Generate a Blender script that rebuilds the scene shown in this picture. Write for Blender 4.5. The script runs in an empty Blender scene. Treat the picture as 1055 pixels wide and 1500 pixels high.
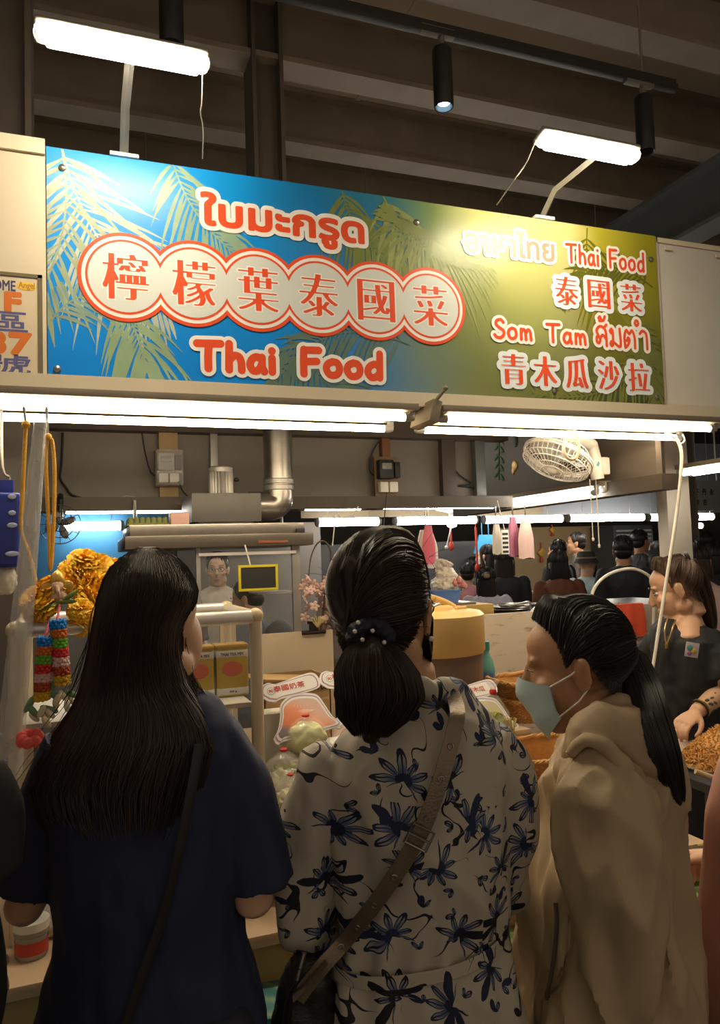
import bpy, bmesh, math, random
import numpy as np
from mathutils import Vector, Matrix, noise
V = Vector; PI = math.pi
RN = random.Random(11)
SC = bpy.context.scene
COL = SC.collection

# ------------------------------------------------------------------ camera
FPX, CX, CY = 1102.0, 527.5, 750.0
YAW, PIT, ROL = math.radians(20.5), math.radians(3.4), 0.033
CAM = V((0, 0, 1.60))
FH = V((math.sin(YAW), math.cos(YAW), 0)); RH = V((math.cos(YAW), -math.sin(YAW), 0)); UP = V((0, 0, 1))
FW = FH * math.cos(PIT) + UP * math.sin(PIT)
U1 = UP * math.cos(PIT) - FH * math.sin(PIT)
CR = RH * math.cos(ROL) - U1 * math.sin(ROL)
CU = U1 * math.cos(ROL) + RH * math.sin(ROL)
cd = bpy.data.cameras.new('camera'); cam = bpy.data.objects.new('camera', cd); COL.objects.link(cam)
cd.sensor_fit = 'HORIZONTAL'; cd.sensor_width = 36; cd.lens = 36 * FPX / 1055
cd.clip_start = 0.02
m3 = Matrix((CR, CU, -FW)).transposed().to_4x4(); m3.translation = CAM
cam.matrix_world = m3
SC.camera = cam

# ------------------------------------------------------------------ world, exposure
SC.view_settings.view_transform = 'Standard'; SC.view_settings.look = 'None'
SC.view_settings.gamma = 1.0; SC.view_settings.use_curve_mapping = False
SC.view_settings.exposure = 1.3
SC.cycles.use_denoising = True
SC.cycles.max_bounces = 8; SC.cycles.transparent_max_bounces = 24
SC.cycles.sample_clamp_indirect = 4.0
W = bpy.data.worlds.new('night_hall'); SC.world = W; W.use_nodes = True
W.node_tree.nodes['Background'].inputs[0].default_value = (1.0, 0.82, 0.62, 1)
W.node_tree.nodes['Background'].inputs[1].default_value = 0.13
TUBE_E, FAR_E, FLOOD_E = 13.0, 13.0, 74.0
TUBE_C = (1.0, 0.80, 0.54)

def ray(px, py): return FW + CR * ((px - CX) / FPX) - CU * ((py - CY) / FPX)
def at(px, py, Y): r = ray(px, py); return CAM + r * ((Y - CAM.y) / r.y)
def atz(px, py, Z): r = ray(px, py); return CAM + r * ((Z - CAM.z) / r.z)
def atx(px, py, X): r = ray(px, py); return CAM + r * ((X - CAM.x) / r.x)
def ad(px, py, d, off=0.0): return CAM + ray(px, py) * (d + off)

# ------------------------------------------------------------------ materials
MATS = {}
def mat(name, col, rough=0.55, metal=0.0, var=0.12, vs=14.0, bump=0.0, bs=60.0, emit=None, es=0.0,
        trans=0.0, alpha=1.0, spec=0.5, sss=0.0, ior=1.45, coat=0.0):
    """principled material with procedural colour variation and optional bump"""
    if name in MATS: return MATS[name]
    m = bpy.data.materials.new(name); m.use_nodes = True; MATS[name] = m
    nt = m.node_tree; b = nt.nodes['Principled BSDF']
    b.inputs['Roughness'].default_value = rough; b.inputs['Metallic'].default_value = metal
    b.inputs['Specular IOR Level'].default_value = spec; b.inputs['IOR'].default_value = ior
    b.inputs['Transmission Weight'].default_value = trans; b.inputs['Alpha'].default_value = alpha
    b.inputs['Coat Weight'].default_value = coat
    if sss:
        b.inputs['Subsurface Weight'].default_value = sss; b.inputs['Subsurface Scale'].default_value = 0.012
    c = (*col, 1)
    tc = nt.nodes.new('ShaderNodeTexCoord')
    if var > 0:
        n = nt.nodes.new('ShaderNodeTexNoise'); n.inputs['Scale'].default_value = vs; n.inputs['Detail'].default_value = 5
        nt.links.new(tc.outputs['Object'], n.inputs['Vector'])
        mx = nt.nodes.new('ShaderNodeMix'); mx.data_type = 'RGBA'
        mx.inputs['A'].default_value = tuple(min(1, x * (1 - var)) for x in col) + (1,)
        mx.inputs['B'].default_value = tuple(min(1, x * (1 + var)) for x in col) + (1,)
        nt.links.new(n.outputs['Fac'], mx.inputs['Factor']); nt.links.new(mx.outputs['Result'], b.inputs['Base Color'])
    else:
        b.inputs['Base Color'].default_value = c
    if bump:
        n2 = nt.nodes.new('ShaderNodeTexNoise'); n2.inputs['Scale'].default_value = bs; n2.inputs['Detail'].default_value = 4
        nt.links.new(tc.outputs['Object'], n2.inputs['Vector'])
        bp = nt.nodes.new('ShaderNodeBump'); bp.inputs['Strength'].default_value = bump; bp.inputs['Distance'].default_value = 0.01
        nt.links.new(n2.outputs['Fac'], bp.inputs['Height']); nt.links.new(bp.outputs['Normal'], b.inputs['Normal'])
    if emit:
        b.inputs['Emission Color'].default_value = (*emit, 1); b.inputs['Emission Strength'].default_value = es
    return m

def NT(m): return m.node_tree, m.node_tree.nodes['Principled BSDF']
def nd(nt, typ, **kw):
    n = nt.nodes.new(typ)
    for k, v in kw.items():
        if k.startswith('i_'): n.inputs[int(k[2:])].default_value = v
        else: setattr(n, k, v)
    return n
def mth(nt, op, a, b=None, c=None):
    n = nt.nodes.new('ShaderNodeMath'); n.operation = op
    for i, x in enumerate((a, b, c)):
        if x is None: continue
        if isinstance(x, (int, float)): n.inputs[i].default_value = x
        else: nt.links.new(x, n.inputs[i])
    return n.outputs[0]
def mixc(nt, f, a, b):
    n = nt.nodes.new('ShaderNodeMix'); n.data_type = 'RGBA'
    for k, x in (('Factor', f), ('A', a), ('B', b)):
        if isinstance(x, (int, float)): n.inputs[k].default_value = x
        elif isinstance(x, tuple): n.inputs[k].default_value = (*x[:3], 1)
        else: nt.links.new(x, n.inputs[k])
    return n.outputs['Result']
def ramp(nt, fac, stops, interp='LINEAR'):
    r = nt.nodes.new('ShaderNodeValToRGB'); cr = r.color_ramp; cr.interpolation = interp
    while len(cr.elements) < len(stops): cr.elements.new(0.5)
    for e, (p, c) in zip(cr.elements, stops): e.position = p; e.color = (*c, 1)
    nt.links.new(fac, r.inputs[0]); return r.outputs[0]

# ------------------------------------------------------------------ mesh builder
def crom(pts, k=6):
    """Catmull-Rom through points (any dimension)"""
    pts = [np.array(p, float) for p in pts]
    if len(pts) < 3: return [tuple(p) for p in pts]
    P = [2 * pts[0] - pts[1]] + pts + [2 * pts[-1] - pts[-2]]
    out = []
    for i in range(1, len(P) - 2):
        for j in range(k):
            t = j / k
            a, b, c, d = P[i-1], P[i], P[i+1], P[i+2]
            out.append(tuple(0.5 * (2*b + (c-a)*t + (2*a-5*b+4*c-d)*t*t + (3*b-a-3*c+d)*t**3)))
    out.append(tuple(pts[-1])); return out
def lut(tab, x):
    """piecewise linear table lookup: tab = [(x, v or tuple)]"""
    if x <= tab[0][0]: return tab[0][1:]
    for (a, *va), (b, *vb) in zip(tab, tab[1:]):
        if x <= b:
            t = (x - a) / (b - a); t = t * t * (3 - 2 * t) * 0.4 + t * 0.6
            return [p + (q - p) * t for p, q in zip(va, vb)]
    return tab[-1][1:]
class MB:
    def __init__(s): s.v = []; s.f = []; s.m = []; s.mi = 0; s.uv = None
    def add(s, vs, fs):
        n = len(s.v); s.v += [tuple(v) for v in vs]; s.f += [tuple(i + n for i in f) for f in fs]; s.m += [s.mi] * len(fs); return s
    def merge(s, o, M=None):
        return s.add([M @ V(v) for v in o.v] if M is not None else o.v, o.f)
    def xf(s, M): s.v = [tuple(M @ V(v)) for v in s.v]; return s
    def box(s, c, sz, rot=None, bev=0.0, seg=2):
        bm = bmesh.new(); bmesh.ops.create_cube(bm, size=1.0, matrix=Matrix.Diagonal((*sz, 1)))
        if bev > 0: bmesh.ops.bevel(bm, geom=bm.edges[:], offset=min(bev, min(sz) * 0.45), segments=seg, affect='EDGES', profile=0.6)
        M = Matrix.Translation(V(c)) @ (rot.to_4x4() if rot is not None else Matrix())
        bm.verts.index_update()
        s.add([M @ v.co for v in bm.verts], [[v.index for v in f.verts] for f in bm.faces]); bm.free(); return s
    def b2(s, a, b, bev=0.0):
        a, b = V(a), V(b); return s.box((a + b) / 2, [abs(x) for x in (b - a)], None, bev)
    def tube(s, pts, r, n=8, cap=True, fl=1.0, upv=None):
        pts = [V(p) for p in pts]; N = len(pts)
        rs = [r] * N if isinstance(r, (int, float)) else list(r)
        if len(rs) != N: rs = list(np.interp(np.linspace(0, 1, N), np.linspace(0, 1, len(rs)), rs))
        T = [(pts[min(i+1, N-1)] - pts[max(i-1, 0)]).normalized() for i in range(N)]
        u = upv.copy() if upv is not None else (V((0, 0, 1)) if abs(T[0].z) < 0.9 else V((0, 1, 0)))
        vs = []
        for i in range(N):
            u = u - T[i] * u.dot(T[i])
            if u.length < 1e-6: u = T[i].orthogonal()
            u.normalize(); w = T[i].cross(u)
            for k in range(n):
                a = 2 * PI * k / n
                vs.append(pts[i] + (u * math.cos(a) * fl + w * math.sin(a)) * rs[i])
        fs = [(i*n+k, i*n+(k+1) % n, (i+1)*n+(k+1) % n, (i+1)*n+k) for i in range(N-1) for k in range(n)]
        if cap: fs += [tuple(range(n))[::-1], tuple((N-1)*n+k for k in range(n))]
        return s.add(vs, fs)
    def loft(s, rings, cap=True):
        n = len(rings[0]); vs = [p for r in rings for p in r]; N = len(rings)
        fs = [(i*n+k, i*n+(k+1) % n, (i+1)*n+(k+1) % n, (i+1)*n+k) for i in range(N-1) for k in range(n)]
        if cap: fs += [tuple(range(n))[::-1], tuple((N-1)*n+k for k in range(n))]
        return s.add(vs, fs)
    def grid(s, rows, closeu=False):
        n = len(rows[0]); N = len(rows); vs = [p for r in rows for p in r]
        kk = n if closeu else n - 1
        return s.add(vs, [(i*n+k, i*n+(k+1) % n, (i+1)*n+(k+1) % n, (i+1)*n+k) for i in range(N-1) for k in range(kk)])
    def lathe(s, prof, c=(0, 0, 0), n=24, M=None, cap=True):
        M = M or Matrix(); c = V(c)
        return s.loft([[c + M @ V((r*math.cos(2*PI*k/n), r*math.sin(2*PI*k/n), z)) for k in range(n)] for r, z in prof], cap)
    def ell(s, c, r, rot=None, nu=16, nv=10):
        c = V(c); r = (r, r, r) if isinstance(r, (int, float)) else r
        Rm = rot.to_3x3() if rot is not None else Matrix.Identity(3)
        rings = []
        for j in range(1, nv):
            a = PI * j / nv
            rings.append([c + Rm @ V((r[0]*math.sin(a)*math.cos(2*PI*k/nu), r[1]*math.sin(a)*math.sin(2*PI*k/nu), -r[2]*math.cos(a))) for k in range(nu)])
        n0 = len(s.v); s.loft(rings, False); t0 = len(s.v)
        s.v += [tuple(c + Rm @ V((0, 0, -r[2]))), tuple(c + Rm @ V((0, 0, r[2])))]
        for k in range(nu):
            s.f.append((t0, n0+(k+1) % nu, n0+k)); s.f.append((t0+1, n0+(nv-2)*nu+k, n0+(nv-2)*nu+(k+1) % nu)); s.m += [s.mi] * 2
        return s
    def prism(s, poly, M, th):
        """polygon in local xy extruded th along local z"""
        n = len(poly); vs = [M @ V((x, y, 0)) for x, y in poly] + [M @ V((x, y, th)) for x, y in poly]
        return s.add(vs, [tuple(range(n))[::-1], tuple(range(n, 2*n))] + [(k, (k+1) % n, n+(k+1) % n, n+k) for k in range(n)])
    def disc(s, c, r, M, n=32):
        return s.add([M @ V((c[0]+r*math.cos(2*PI*k/n), c[1]+r*math.sin(2*PI*k/n), 0)) for k in range(n)], [tuple(range(n))])

OFF = {}
def finish(me, sharp=40, smooth=True):
    if smooth:
        me.polygons.foreach_set('use_smooth', [True] * len(me.polygons))
        me.set_sharp_from_angle(angle=math.radians(sharp))
    me.update()
def props(o, label=None, cat=None, group=None, kind=None):
    if label: o['label'] = label
    if cat: o['category'] = cat
    if group: o['group'] = group
    if kind: o['kind'] = kind
    return o
def thing(name, label, cat, loc, group=None):
    o = bpy.data.objects.new(name, None); COL.objects.link(o); o.location = loc; o.empty_display_size = 0.05
    OFF[o.name] = V(loc); return props(o, label, cat, group)
def obj(name, g, m, parent=None, label=None, cat=None, group=None, kind=None, sharp=40, smooth=True, base=True):
    """link builder geometry (world coordinates) or a mesh as ONE object"""
    ms = m if isinstance(m, (list, tuple)) else [m]
    if isinstance(g, MB):
        vs = np.array(g.v, float)
        off = OFF[parent.name] if parent is not None else V(((vs[:, 0].min()+vs[:, 0].max())/2, (vs[:, 1].min()+vs[:, 1].max())/2, vs[:, 2].min()))
        me = bpy.data.meshes.new(name); me.from_pydata([tuple(p) for p in (vs - np.array(off))], [], g.f)
        if len(ms) > 1: me.polygons.foreach_set('material_index', g.m)
    else:
        me = g; n = len(me.vertices); a = np.empty(n*3); me.vertices.foreach_get('co', a); a = a.reshape(-1, 3)
        off = OFF[parent.name] if parent is not None else V(((a[:, 0].min()+a[:, 0].max())/2, (a[:, 1].min()+a[:, 1].max())/2, a[:, 2].min()))
        me.vertices.foreach_set('co', (a - np.array(off)).ravel()); me.materials.clear()
    for x in ms: me.materials.append(x)
    finish(me, sharp, smooth)
    o = bpy.data.objects.new(name, me); COL.objects.link(o)
    if parent is not None: o.parent = parent
    else: o.location = off
    OFF[o.name] = V(off)
    return props(o, label, cat, group, kind)
def struct(name, g, m, **k): return obj(name, g, m, kind='structure', **k)
def dup(root, loc, rotz=None, label=None, group=None, scale=None):
    r = root.copy(); COL.objects.link(r); r.location = loc; OFF[r.name] = V(loc)
    if rotz is not None: r.rotation_euler = (r.rotation_euler[0], r.rotation_euler[1], rotz)
    if scale: r.scale = scale
    if label: r['label'] = label
    if group: r['group'] = group
    for ch in list(root.children):
        c = ch.copy(); COL.objects.link(c); c.parent = r
        for g in list(ch.children):
            d = g.copy(); COL.objects.link(d); d.parent = c
    return r
def organic(mb, vox, smooth=3, fn=None, sub=0):
    """union of overlapping closed shapes -> one continuous surface"""
    me = bpy.data.meshes.new('tmp'); me.from_pydata(mb.v, [], mb.f)
    bm = bmesh.new(); bm.from_mesh(me); bmesh.ops.recalc_face_normals(bm, faces=bm.faces); bm.to_mesh(me); bm.free()
    o = bpy.data.objects.new('tmp', me); COL.objects.link(o)
    r = o.modifiers.new('r', 'REMESH'); r.mode = 'VOXEL'; r.voxel_size = vox; r.use_smooth_shade = True
    if smooth:
        q = o.modifiers.new('s', 'SMOOTH'); q.factor = 0.5; q.iterations = smooth
    dg = bpy.context.evaluated_depsgraph_get(); ev = o.evaluated_get(dg)
    out = bpy.data.meshes.new_from_object(ev)
    bpy.data.objects.remove(o); bpy.data.meshes.remove(me)
    if fn:
        out.update(); co = [v.co.copy() for v in out.vertices]; no = [v.normal.copy() for v in out.vertices]
        for v, c, n in zip(out.vertices, co, no): v.co = c + n * fn(c, n)
    return out
def fold(sc=(14, 14, 4), amp=0.006, seed=0.0):
    def f(c, n): return amp * noise.noise(V((c.x*sc[0]+seed, c.y*sc[1], c.z*sc[2]))) + amp * 0.5 * noise.noise(V((c.x*sc[0]*2.3, c.y*sc[1]*2.3+seed, c.z*sc[2]*2.5 + c.x*8)))
    return f

# ------------------------------------------------------------------ flat lettering
_TX = {}
def glyphs(s):
    """vertices, faces, boundary edges of a text set in Blender's own font, unit size"""
    if s in _TX: return _TX[s]
    c = bpy.data.curves.new('t', 'FONT'); c.body = s; c.size = 1; c.resolution_u = 4
    o = bpy.data.objects.new('t', c); COL.objects.link(o)
    dg = bpy.context.evaluated_depsgraph_get(); me = bpy.data.meshes.new_from_object(o.evaluated_get(dg))
    vs = [(v.co.x, v.co.y) for v in me.vertices]; fs = [tuple(p.vertices) for p in me.polygons]
    cnt = {}
    for f in fs:
        for a, b in zip(f, f[1:] + f[:1]): k = (min(a, b), max(a, b)); cnt[k] = cnt.get(k, 0) + 1
    es = [k for k, n in cnt.items() if n == 1]
    bpy.data.objects.remove(o); bpy.data.curves.remove(c); bpy.data.meshes.remove(me)
    _TX[s] = (vs, fs, es); return _TX[s]
LAT = {'T': (.78, [[(0, .96), (.38, .98), (.78, 1)], [(.39, .98), (.36, .5), (.36, 0)]]),
 'h': (.48, [[(.05, 1.02), (.04, .5), (.03, 0)], [(.04, .36), (.2, .56), (.38, .52), (.45, .3), (.46, 0)]]),
 'a': (.52, [[(.44, .46), (.28, .57), (.1, .46), (.03, .22), (.14, .01), (.32, .05), (.44, .28)], [(.45, .56), (.45, .2), (.52, 0)]]),
 'i': (.08, [[(.04, .55), (.04, 0)], [(.04, .84), (.045, .85)]]),
 'F': (.6, [[(.07, 1), (.05, .5), (.05, 0)], [(.07, .97), (.35, .99), (.6, 1)], [(.06, .5), (.52, .54)]]),
 'o': (.52, [[(.26, .57), (.08, .46), (.02, .25), (.12, .04), (.28, 0), (.45, .1), (.5, .32), (.42, .52), (.26, .57)]]),
 'd': (.52, [[(.5, 1.02), (.49, .5), (.48, 0)], [(.48, .45), (.3, .57), (.1, .45), (.03, .22), (.15, .01), (.33, .03), (.48, .2)]]),
 'S': (.56, [[(.54, .85), (.4, .98), (.16, .92), (.09, .72), (.3, .54), (.52, .4), (.54, .18), (.35, 0), (.1, .02), (0, .13)]]),
 'm': (.66, [[(.05, .56), (.04, 0)], [(.04, .33), (.17, .55), (.3, .46), (.33, 0)], [(.33, .33), (.46, .55), (.6, .46), (.65, 0)]]),
 '~': (2.62, [[(.17, .30), (.06, .28), (.05, .12), (.15, .08), (.22, .2), (.12, .36), (.06, .5), (.2, .64), (.4, .62), (.52, .45), (.53, 0)], [(.24, .26), (.36, .36), (.5, .24)], [(.42, .6), (.56, .72)],
   [(.22, .84), (.30, .90), (.26, .98), (.19, .93)], [(.28, .84), (.42, .87), (.50, 1.0)],
   [(.80, .60), (.73, .52), (.80, .45), (.86, .54), (.86, .10), (.78, .02), (.73, .10), (.84, .17), (1.22, .02), (1.22, .62)],
   [(1.47, 0), (1.45, .36), (1.56, .60), (1.70, .48), (1.85, .60), (1.97, .36), (1.97, 0)], [(1.48, .0), (1.62, .10), (1.70, .27), (1.63, .34), (1.57, .24)],
   [(2.02, .88), (2.08, .96), (2.17, .94), (2.18, .84), (2.09, .79), (2.02, .86)], [(2.25, .52), (2.38, .62), (2.55, .56), (2.6, .4), (2.6, 0)]]),
 ' ': (.3, [])}
def strokes(s, gap=.24):
    x = 0; segs = []
    for ch in s:
        w, ls = LAT[ch]
        for l in ls:
            p = crom(l, 5); segs += [((a[0]+x, a[1]), (b[0]+x, b[1])) for a, b in zip(p, p[1:])]
        x += w + gap
    return segs
def write(mb, s, box, M, wx=0.0, wy=None, hand=False, grow=0.0, res=None, ming=None):
    """lettering fitted into box (x0,y0,x1,y1), strokes swollen by an ellipse wx, wy (+grow outline); one clean flat outline by marching squares"""
    wy = wx if wy is None else wy
    if hand:
        segs = strokes(s); xs = [p[0] for q in segs for p in q]; ys = [p[1] for q in segs for p in q]; x0, x1, y0, y1 = min(xs), max(xs), 0.0, 1.0
    else:
        vs, fs, es = glyphs(s); xs = [v[0] for v in vs]; ys = [v[1] for v in vs]
        x0, x1, y0, y1 = min(xs), max(xs), min(ys), max(ys); segs = [(vs[a], vs[b]) for a, b in es]
    X0, Y0, X1, Y1 = box[0]+wx, box[1]+wy, box[2]-wx, box[3]-wy
    sg = np.array(segs, float)
    sg[..., 0] = X0 + (sg[..., 0]-x0)*(X1-X0)/max(x1-x0, 1e-6); sg[..., 1] = Y0 + (sg[..., 1]-y0)*(Y1-Y0)/max(y1-y0, 1e-6)
    gx, gy = max(wx+grow, 1e-5), max(wy+grow, 1e-5)
    h = res or max(.0009, min(.0018, (box[3]-box[1]) / 70))
    ax = np.arange(box[0]-gx-2*h, box[2]+gx+3*h, h); ay = np.arange(box[1]-gy-grow-2*h, box[3]+gy+grow+3*h, h)
    px, py = np.meshgrid(ax, ay); D = np.full(px.shape, 1e9); ins = np.zeros(px.shape, bool)
    for (ax_, ay_), (bx_, by_) in sg:
        ux, uy, vx, vy = (px-ax_)/gx, (py-ay_)/gy, (bx_-ax_)/gx, (by_-ay_)/gy
        t = np.clip((ux*vx+uy*vy)/max(vx*vx+vy*vy, 1e-12), 0, 1); D = np.minimum(D, (ux-vx*t)**2+(uy-vy*t)**2)
        if not hand and ay_ != by_: ins ^= ((ay_ > py) != (by_ > py)) & (px < (bx_-ax_)*(py-ay_)/(by_-ay_)+ax_)
    D = np.sqrt(D); F = np.where(ins, -D-1, D-1) if not hand else D-1
    if ming:   # thin horizontals, heavy verticals
        e, gq = int(round(ming[0]/h)), int(round(ming[1]/h)); m = ins.copy(); q = m.copy()
        for k in range(1, e+1): q &= np.roll(m, k, 0) & np.roll(m, -k, 0)
        m = q.copy()
        for k in range(1, gq+1): q |= np.roll(m, k, 1) | np.roll(m, -k, 1)
        f = q.astype(float)
        for _ in range(2): f = (f*2 + np.roll(f, 1, 0) + np.roll(f, -1, 0) + np.roll(f, 1, 1) + np.roll(f, -1, 1))/6
        if grow > 0:
            r = int(round(grow/h)); q2 = q.copy()
            for dy in range(-r, r+1):
                w = int((r*r-dy*dy)**.5); row = np.roll(q, dy, 0); cs_ = row.copy()
                for k in range(1, w+1): cs_ |= np.roll(row, k, 1) | np.roll(row, -k, 1)
                q2 |= cs_
            f = q2.astype(float)
            for _ in range(3): f = (f*2 + np.roll(f, 1, 0) + np.roll(f, -1, 0) + np.roll(f, 1, 1) + np.roll(f, -1, 1))/6
        F = .5 - f + 1e-6
    return contour(mb, F, ax, ay, M)
def contour(mb, F, ax, ay, M):
    """marching squares: region F < 0 as flat faces"""
    ny, nx = F.shape; IN = F < 0; vid = {}; vl = []; fl = []
    def vert(k, x, y):
        if k not in vid: vid[k] = len(vl); vl.append((x, y))
        return vid[k]
    def corner(i, j): return vert((i, j), ax[j], ay[i])
    def edge(i, j, k, l):
        t = F[i, j]/(F[i, j]-F[k, l]); key = (i, j, k, l) if (i, j) < (k, l) else (k, l, i, j)
        return vert(key, ax[j]+(ax[l]-ax[j])*t, ay[i]+(ay[k]-ay[i])*t)
    for i in range(ny-1):
        j = 0
        while j < nx-1:
            c = [(i, j), (i, j+1), (i+1, j+1), (i+1, j)]; b = [IN[q] for q in c]
            if all(b):
                e = j
                while e < nx-1 and IN[i, e] and IN[i+1, e] and IN[i, e+1] and IN[i+1, e+1]: e += 1
                fl.append((corner(i, j), corner(i, e), corner(i+1, e), corner(i+1, j))); j = e; continue
            if any(b):
                f = []
                for q in range(4):
                    if b[q]: f.append(corner(*c[q]))
                    if b[q] != b[(q+1) % 4]: f.append(edge(*c[q], *c[(q+1) % 4]))
                if len(f) > 2: fl.append(tuple(f))
            j += 1
    return mb.add([M @ V((x, y, 0)) for x, y in vl], fl)
def facing(o, y=0.0):
    """matrix of a plane facing the camera side (-Y): local x -> +X, local y -> +Z, local z -> -Y"""
    return Matrix(((1, 0, 0, o[0]), (0, 0, -1, o[1]), (0, 1, 0, o[2]), (0, 0, 0, 1)))
# ------------------------------------------------------------------ common materials
CREAM = mat('cream_painted_steel', (.62, .54, .40), .45, var=.08, vs=5, bump=.05, bs=8)
STEEL = mat('brushed_steel', (.30, .28, .25), .32, .9, var=.15, vs=30)
DSTEEL = mat('dull_galvanised', (.36, .35, .33), .42, .7, var=.2, vs=12)
DARK = mat('dark_brown_steel', (.30, .245, .19), .55, .1, var=.25, vs=6)
BLACK = mat('black_plastic', (.012, .012, .013), .4)
WHITEP = mat('white_plastic', (.78, .75, .68), .35, var=.04)
GREYP = mat('grey_plastic', (.35, .34, .32), .45)
TUBE = mat('fluorescent_glow', (1, 1, 1), var=0, emit=TUBE_C, es=TUBE_E)
TUBEF = mat('far_fluorescent_glow', (1, 1, 1), var=0, emit=(1, .93, .8), es=FAR_E)
FLOODM = mat('floodlight_glow', (1, 1, 1), var=0, emit=(1.0, .86, .62), es=FLOOD_E)
CLEAR = mat('clear_plastic', (.9, .9, .88), .12, var=0, alpha=.22, spec=.6)
GLASS = mat('clear_glass', (.8, .85, .83), .04, var=0, alpha=.035, spec=.6)
WOODL = mat('pale_counter_wood', (.58, .42, .27), .42, var=.16, vs=9)
WOODP = mat('raw_plank_wood', (.36, .24, .12), .6, var=.25, vs=16)
ROPE = mat('yellow_rope', (.62, .33, .03), .7, var=.2, vs=80, bump=.5, bs=300)
SIGNRED = mat('sign_red', (.72, .075, .02), .35, var=.04)
SIGNWHITE = mat('sign_white', (.80, .78, .74), .35, var=.03)
SIGNPALE = mat('sign_pale_grey', (.62, .65, .62), .35, var=.03)
CORDW = mat('white_cable', (.70, .66, .58), .45, var=.06)
CORDB = mat('black_cable', (.02, .02, .02), .5)

# ------------------------------------------------------------------ the hall
fl = MB(); fl.b2((-7, -4, -.05), (13, 15, 0)); struct('floor', fl, mat('concrete_floor', (.16, .14, .12), .6, var=.25, vs=3, bump=.1))
ZC = 4.55
g = MB()
g.b2((-7, -1, ZC), (13, 15, ZC + .06))
for i in range(14): g.b2((-7 + i * 1.45, -1, ZC - .012), (-6.975 + i * 1.45, 15, ZC))
struct('ceiling', g, mat('grey_roof_sheet', (.70, .63, .55), .7, var=.12, vs=1.5))
def beam(name, a, b, w, h, m=DARK, lip=.03):
    """I-shaped beam from a to b (top centre line), height h"""
    a, b = V(a), V(b); d = (b - a).normalized(); s = V((0, 0, 1)).cross(d).normalized(); u = d.cross(s); g = MB()
    prof = [(-w/2, 0), (w/2, 0), (w/2, -lip), (.012, -lip), (.012, -h+lip), (w/2, -h+lip), (w/2, -h), (-w/2, -h), (-w/2, -h+lip), (-.012, -h+lip), (-.012, -lip), (-w/2, -lip)]
    g.loft([[p + s*x + u*z for x, z in prof] for p in (a, b)]); return struct(name, g, m, smooth=False)
for i, y in enumerate((2.95, 3.72, 4.45, 5.2, 6.0, 6.9, 8.0)):
    beam('trim_%d' % (i + 1), (-7, y, ZC), (13, y, ZC), .16, .36)
for i, x in enumerate((-2.6, 4.1, 8.4)):
    beam('trim_%d' % (i + 11), (x, -1, ZC - .36), (x, 15, ZC - .36), .22, .42, mat('blue_grey_steel', (.17, .18, .18), .5, .2, var=.2, vs=4))
COLM = mat('dark_column', (.13, .105, .085), .6, var=.2, vs=5)
for i, (px0, px1, y) in enumerate(((372, 418, 3.62), (-30, 46, 2.75), (957, 990, 5.0))):
    x0, x1 = at(px0, 200, y).x, at(px1, 200, y).x; zb = (2.9, 2.25, 0)[i]
    g = MB()
    g.b2((x0, y, zb), (x0 + .02, y + .2, ZC)); g.b2((x1 - .02, y, zb), (x1, y + .2, ZC)); g.b2((x0 + .02, y + .08, zb), (x1 - .02, y + .11, ZC))
    struct('trim_%d' % (i + 21), g, COLM)
g = MB(); g.b2((-7, 14.9, 0), (13, 15, ZC)); struct('wall_back', g, mat('dim_back_wall', (.10, .085, .07), .8, var=.3, vs=2))
g = MB(); g.b2((-7.1, -1, 0), (-7, 15, ZC)); struct('wall_left', g, mat('dim_side_wall', (.12, .10, .08), .8, var=.3, vs=2))
g = MB(); g.b2((13, -1, 0), (13.1, 15, ZC)); struct('wall_right', g, mat('dim_side_wall', (.12, .10, .08), .8))

# ------------------------------------------------------------------ stall frame
YS = 2.33
SX0, SX1 = at(69, 380, YS).x, at(967, 470, YS).x
SZ1 = (at(67, 214, YS).z + at(962, 346, YS).z) / 2
SZ0 = (at(72, 559, YS).z + at(974, 601, YS).z) / 2
g = MB(); g.b2((SX0 - 1.2, 2.29, SZ0 - .036), (SX1 + .9, 2.47, SZ0 - .002), .004)
g.b2((SX0 - 1.2, 2.285, SZ0 - .036), (SX1 + .9, 2.30, SZ0 + .012))
struct('trim_31', g, CREAM)
# plain steel panel left of the sign, riveted edge strip above
g = MB(); g.b2((SX0 - 1.2, YS, SZ0), (SX0 - .003, YS + .03, SZ1 + .01)); g.b2((SX0 - 1.2, YS - .012, SZ1 - .03), (SX0 - .003, YS, SZ1 + .015))
struct('wall_front', g, CREAM)
# stall back: panels between posts, header and lower rail
YB = 3.55
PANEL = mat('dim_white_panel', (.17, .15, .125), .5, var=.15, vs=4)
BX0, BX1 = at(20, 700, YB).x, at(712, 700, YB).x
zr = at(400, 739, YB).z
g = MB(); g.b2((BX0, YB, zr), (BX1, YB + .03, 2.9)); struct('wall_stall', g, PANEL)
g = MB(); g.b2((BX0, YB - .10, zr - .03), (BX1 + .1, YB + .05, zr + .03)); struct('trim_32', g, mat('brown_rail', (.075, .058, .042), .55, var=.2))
zh = at(400, 640, YB).z
g = MB(); g.b2((BX0, YB - .08, zh), (BX1 + .1, YB, zh + .1)); struct('trim_33', g, mat('brown_rail', (.075, .058, .042)))
k = 34
for px, w, m in ((247, 28, WOODP), (314, 11, DSTEEL), (566, 12, mat('red_oxide_post', (.17, .07, .035), .6)), (657, 20, mat('brown_rail', (.075, .058, .042))), (703, 14, mat('blue_grey_steel', (.1, .11, .12)))):
    a, b = at(px - w/2, 700, YB - .03).x, at(px + w/2, 700, YB - .03).x
    g = MB(); g.b2((a, YB - .045, zr), (b, YB - .001, zh + .02), .004); struct('trim_%d' % k, g, m); k += 1
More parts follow.
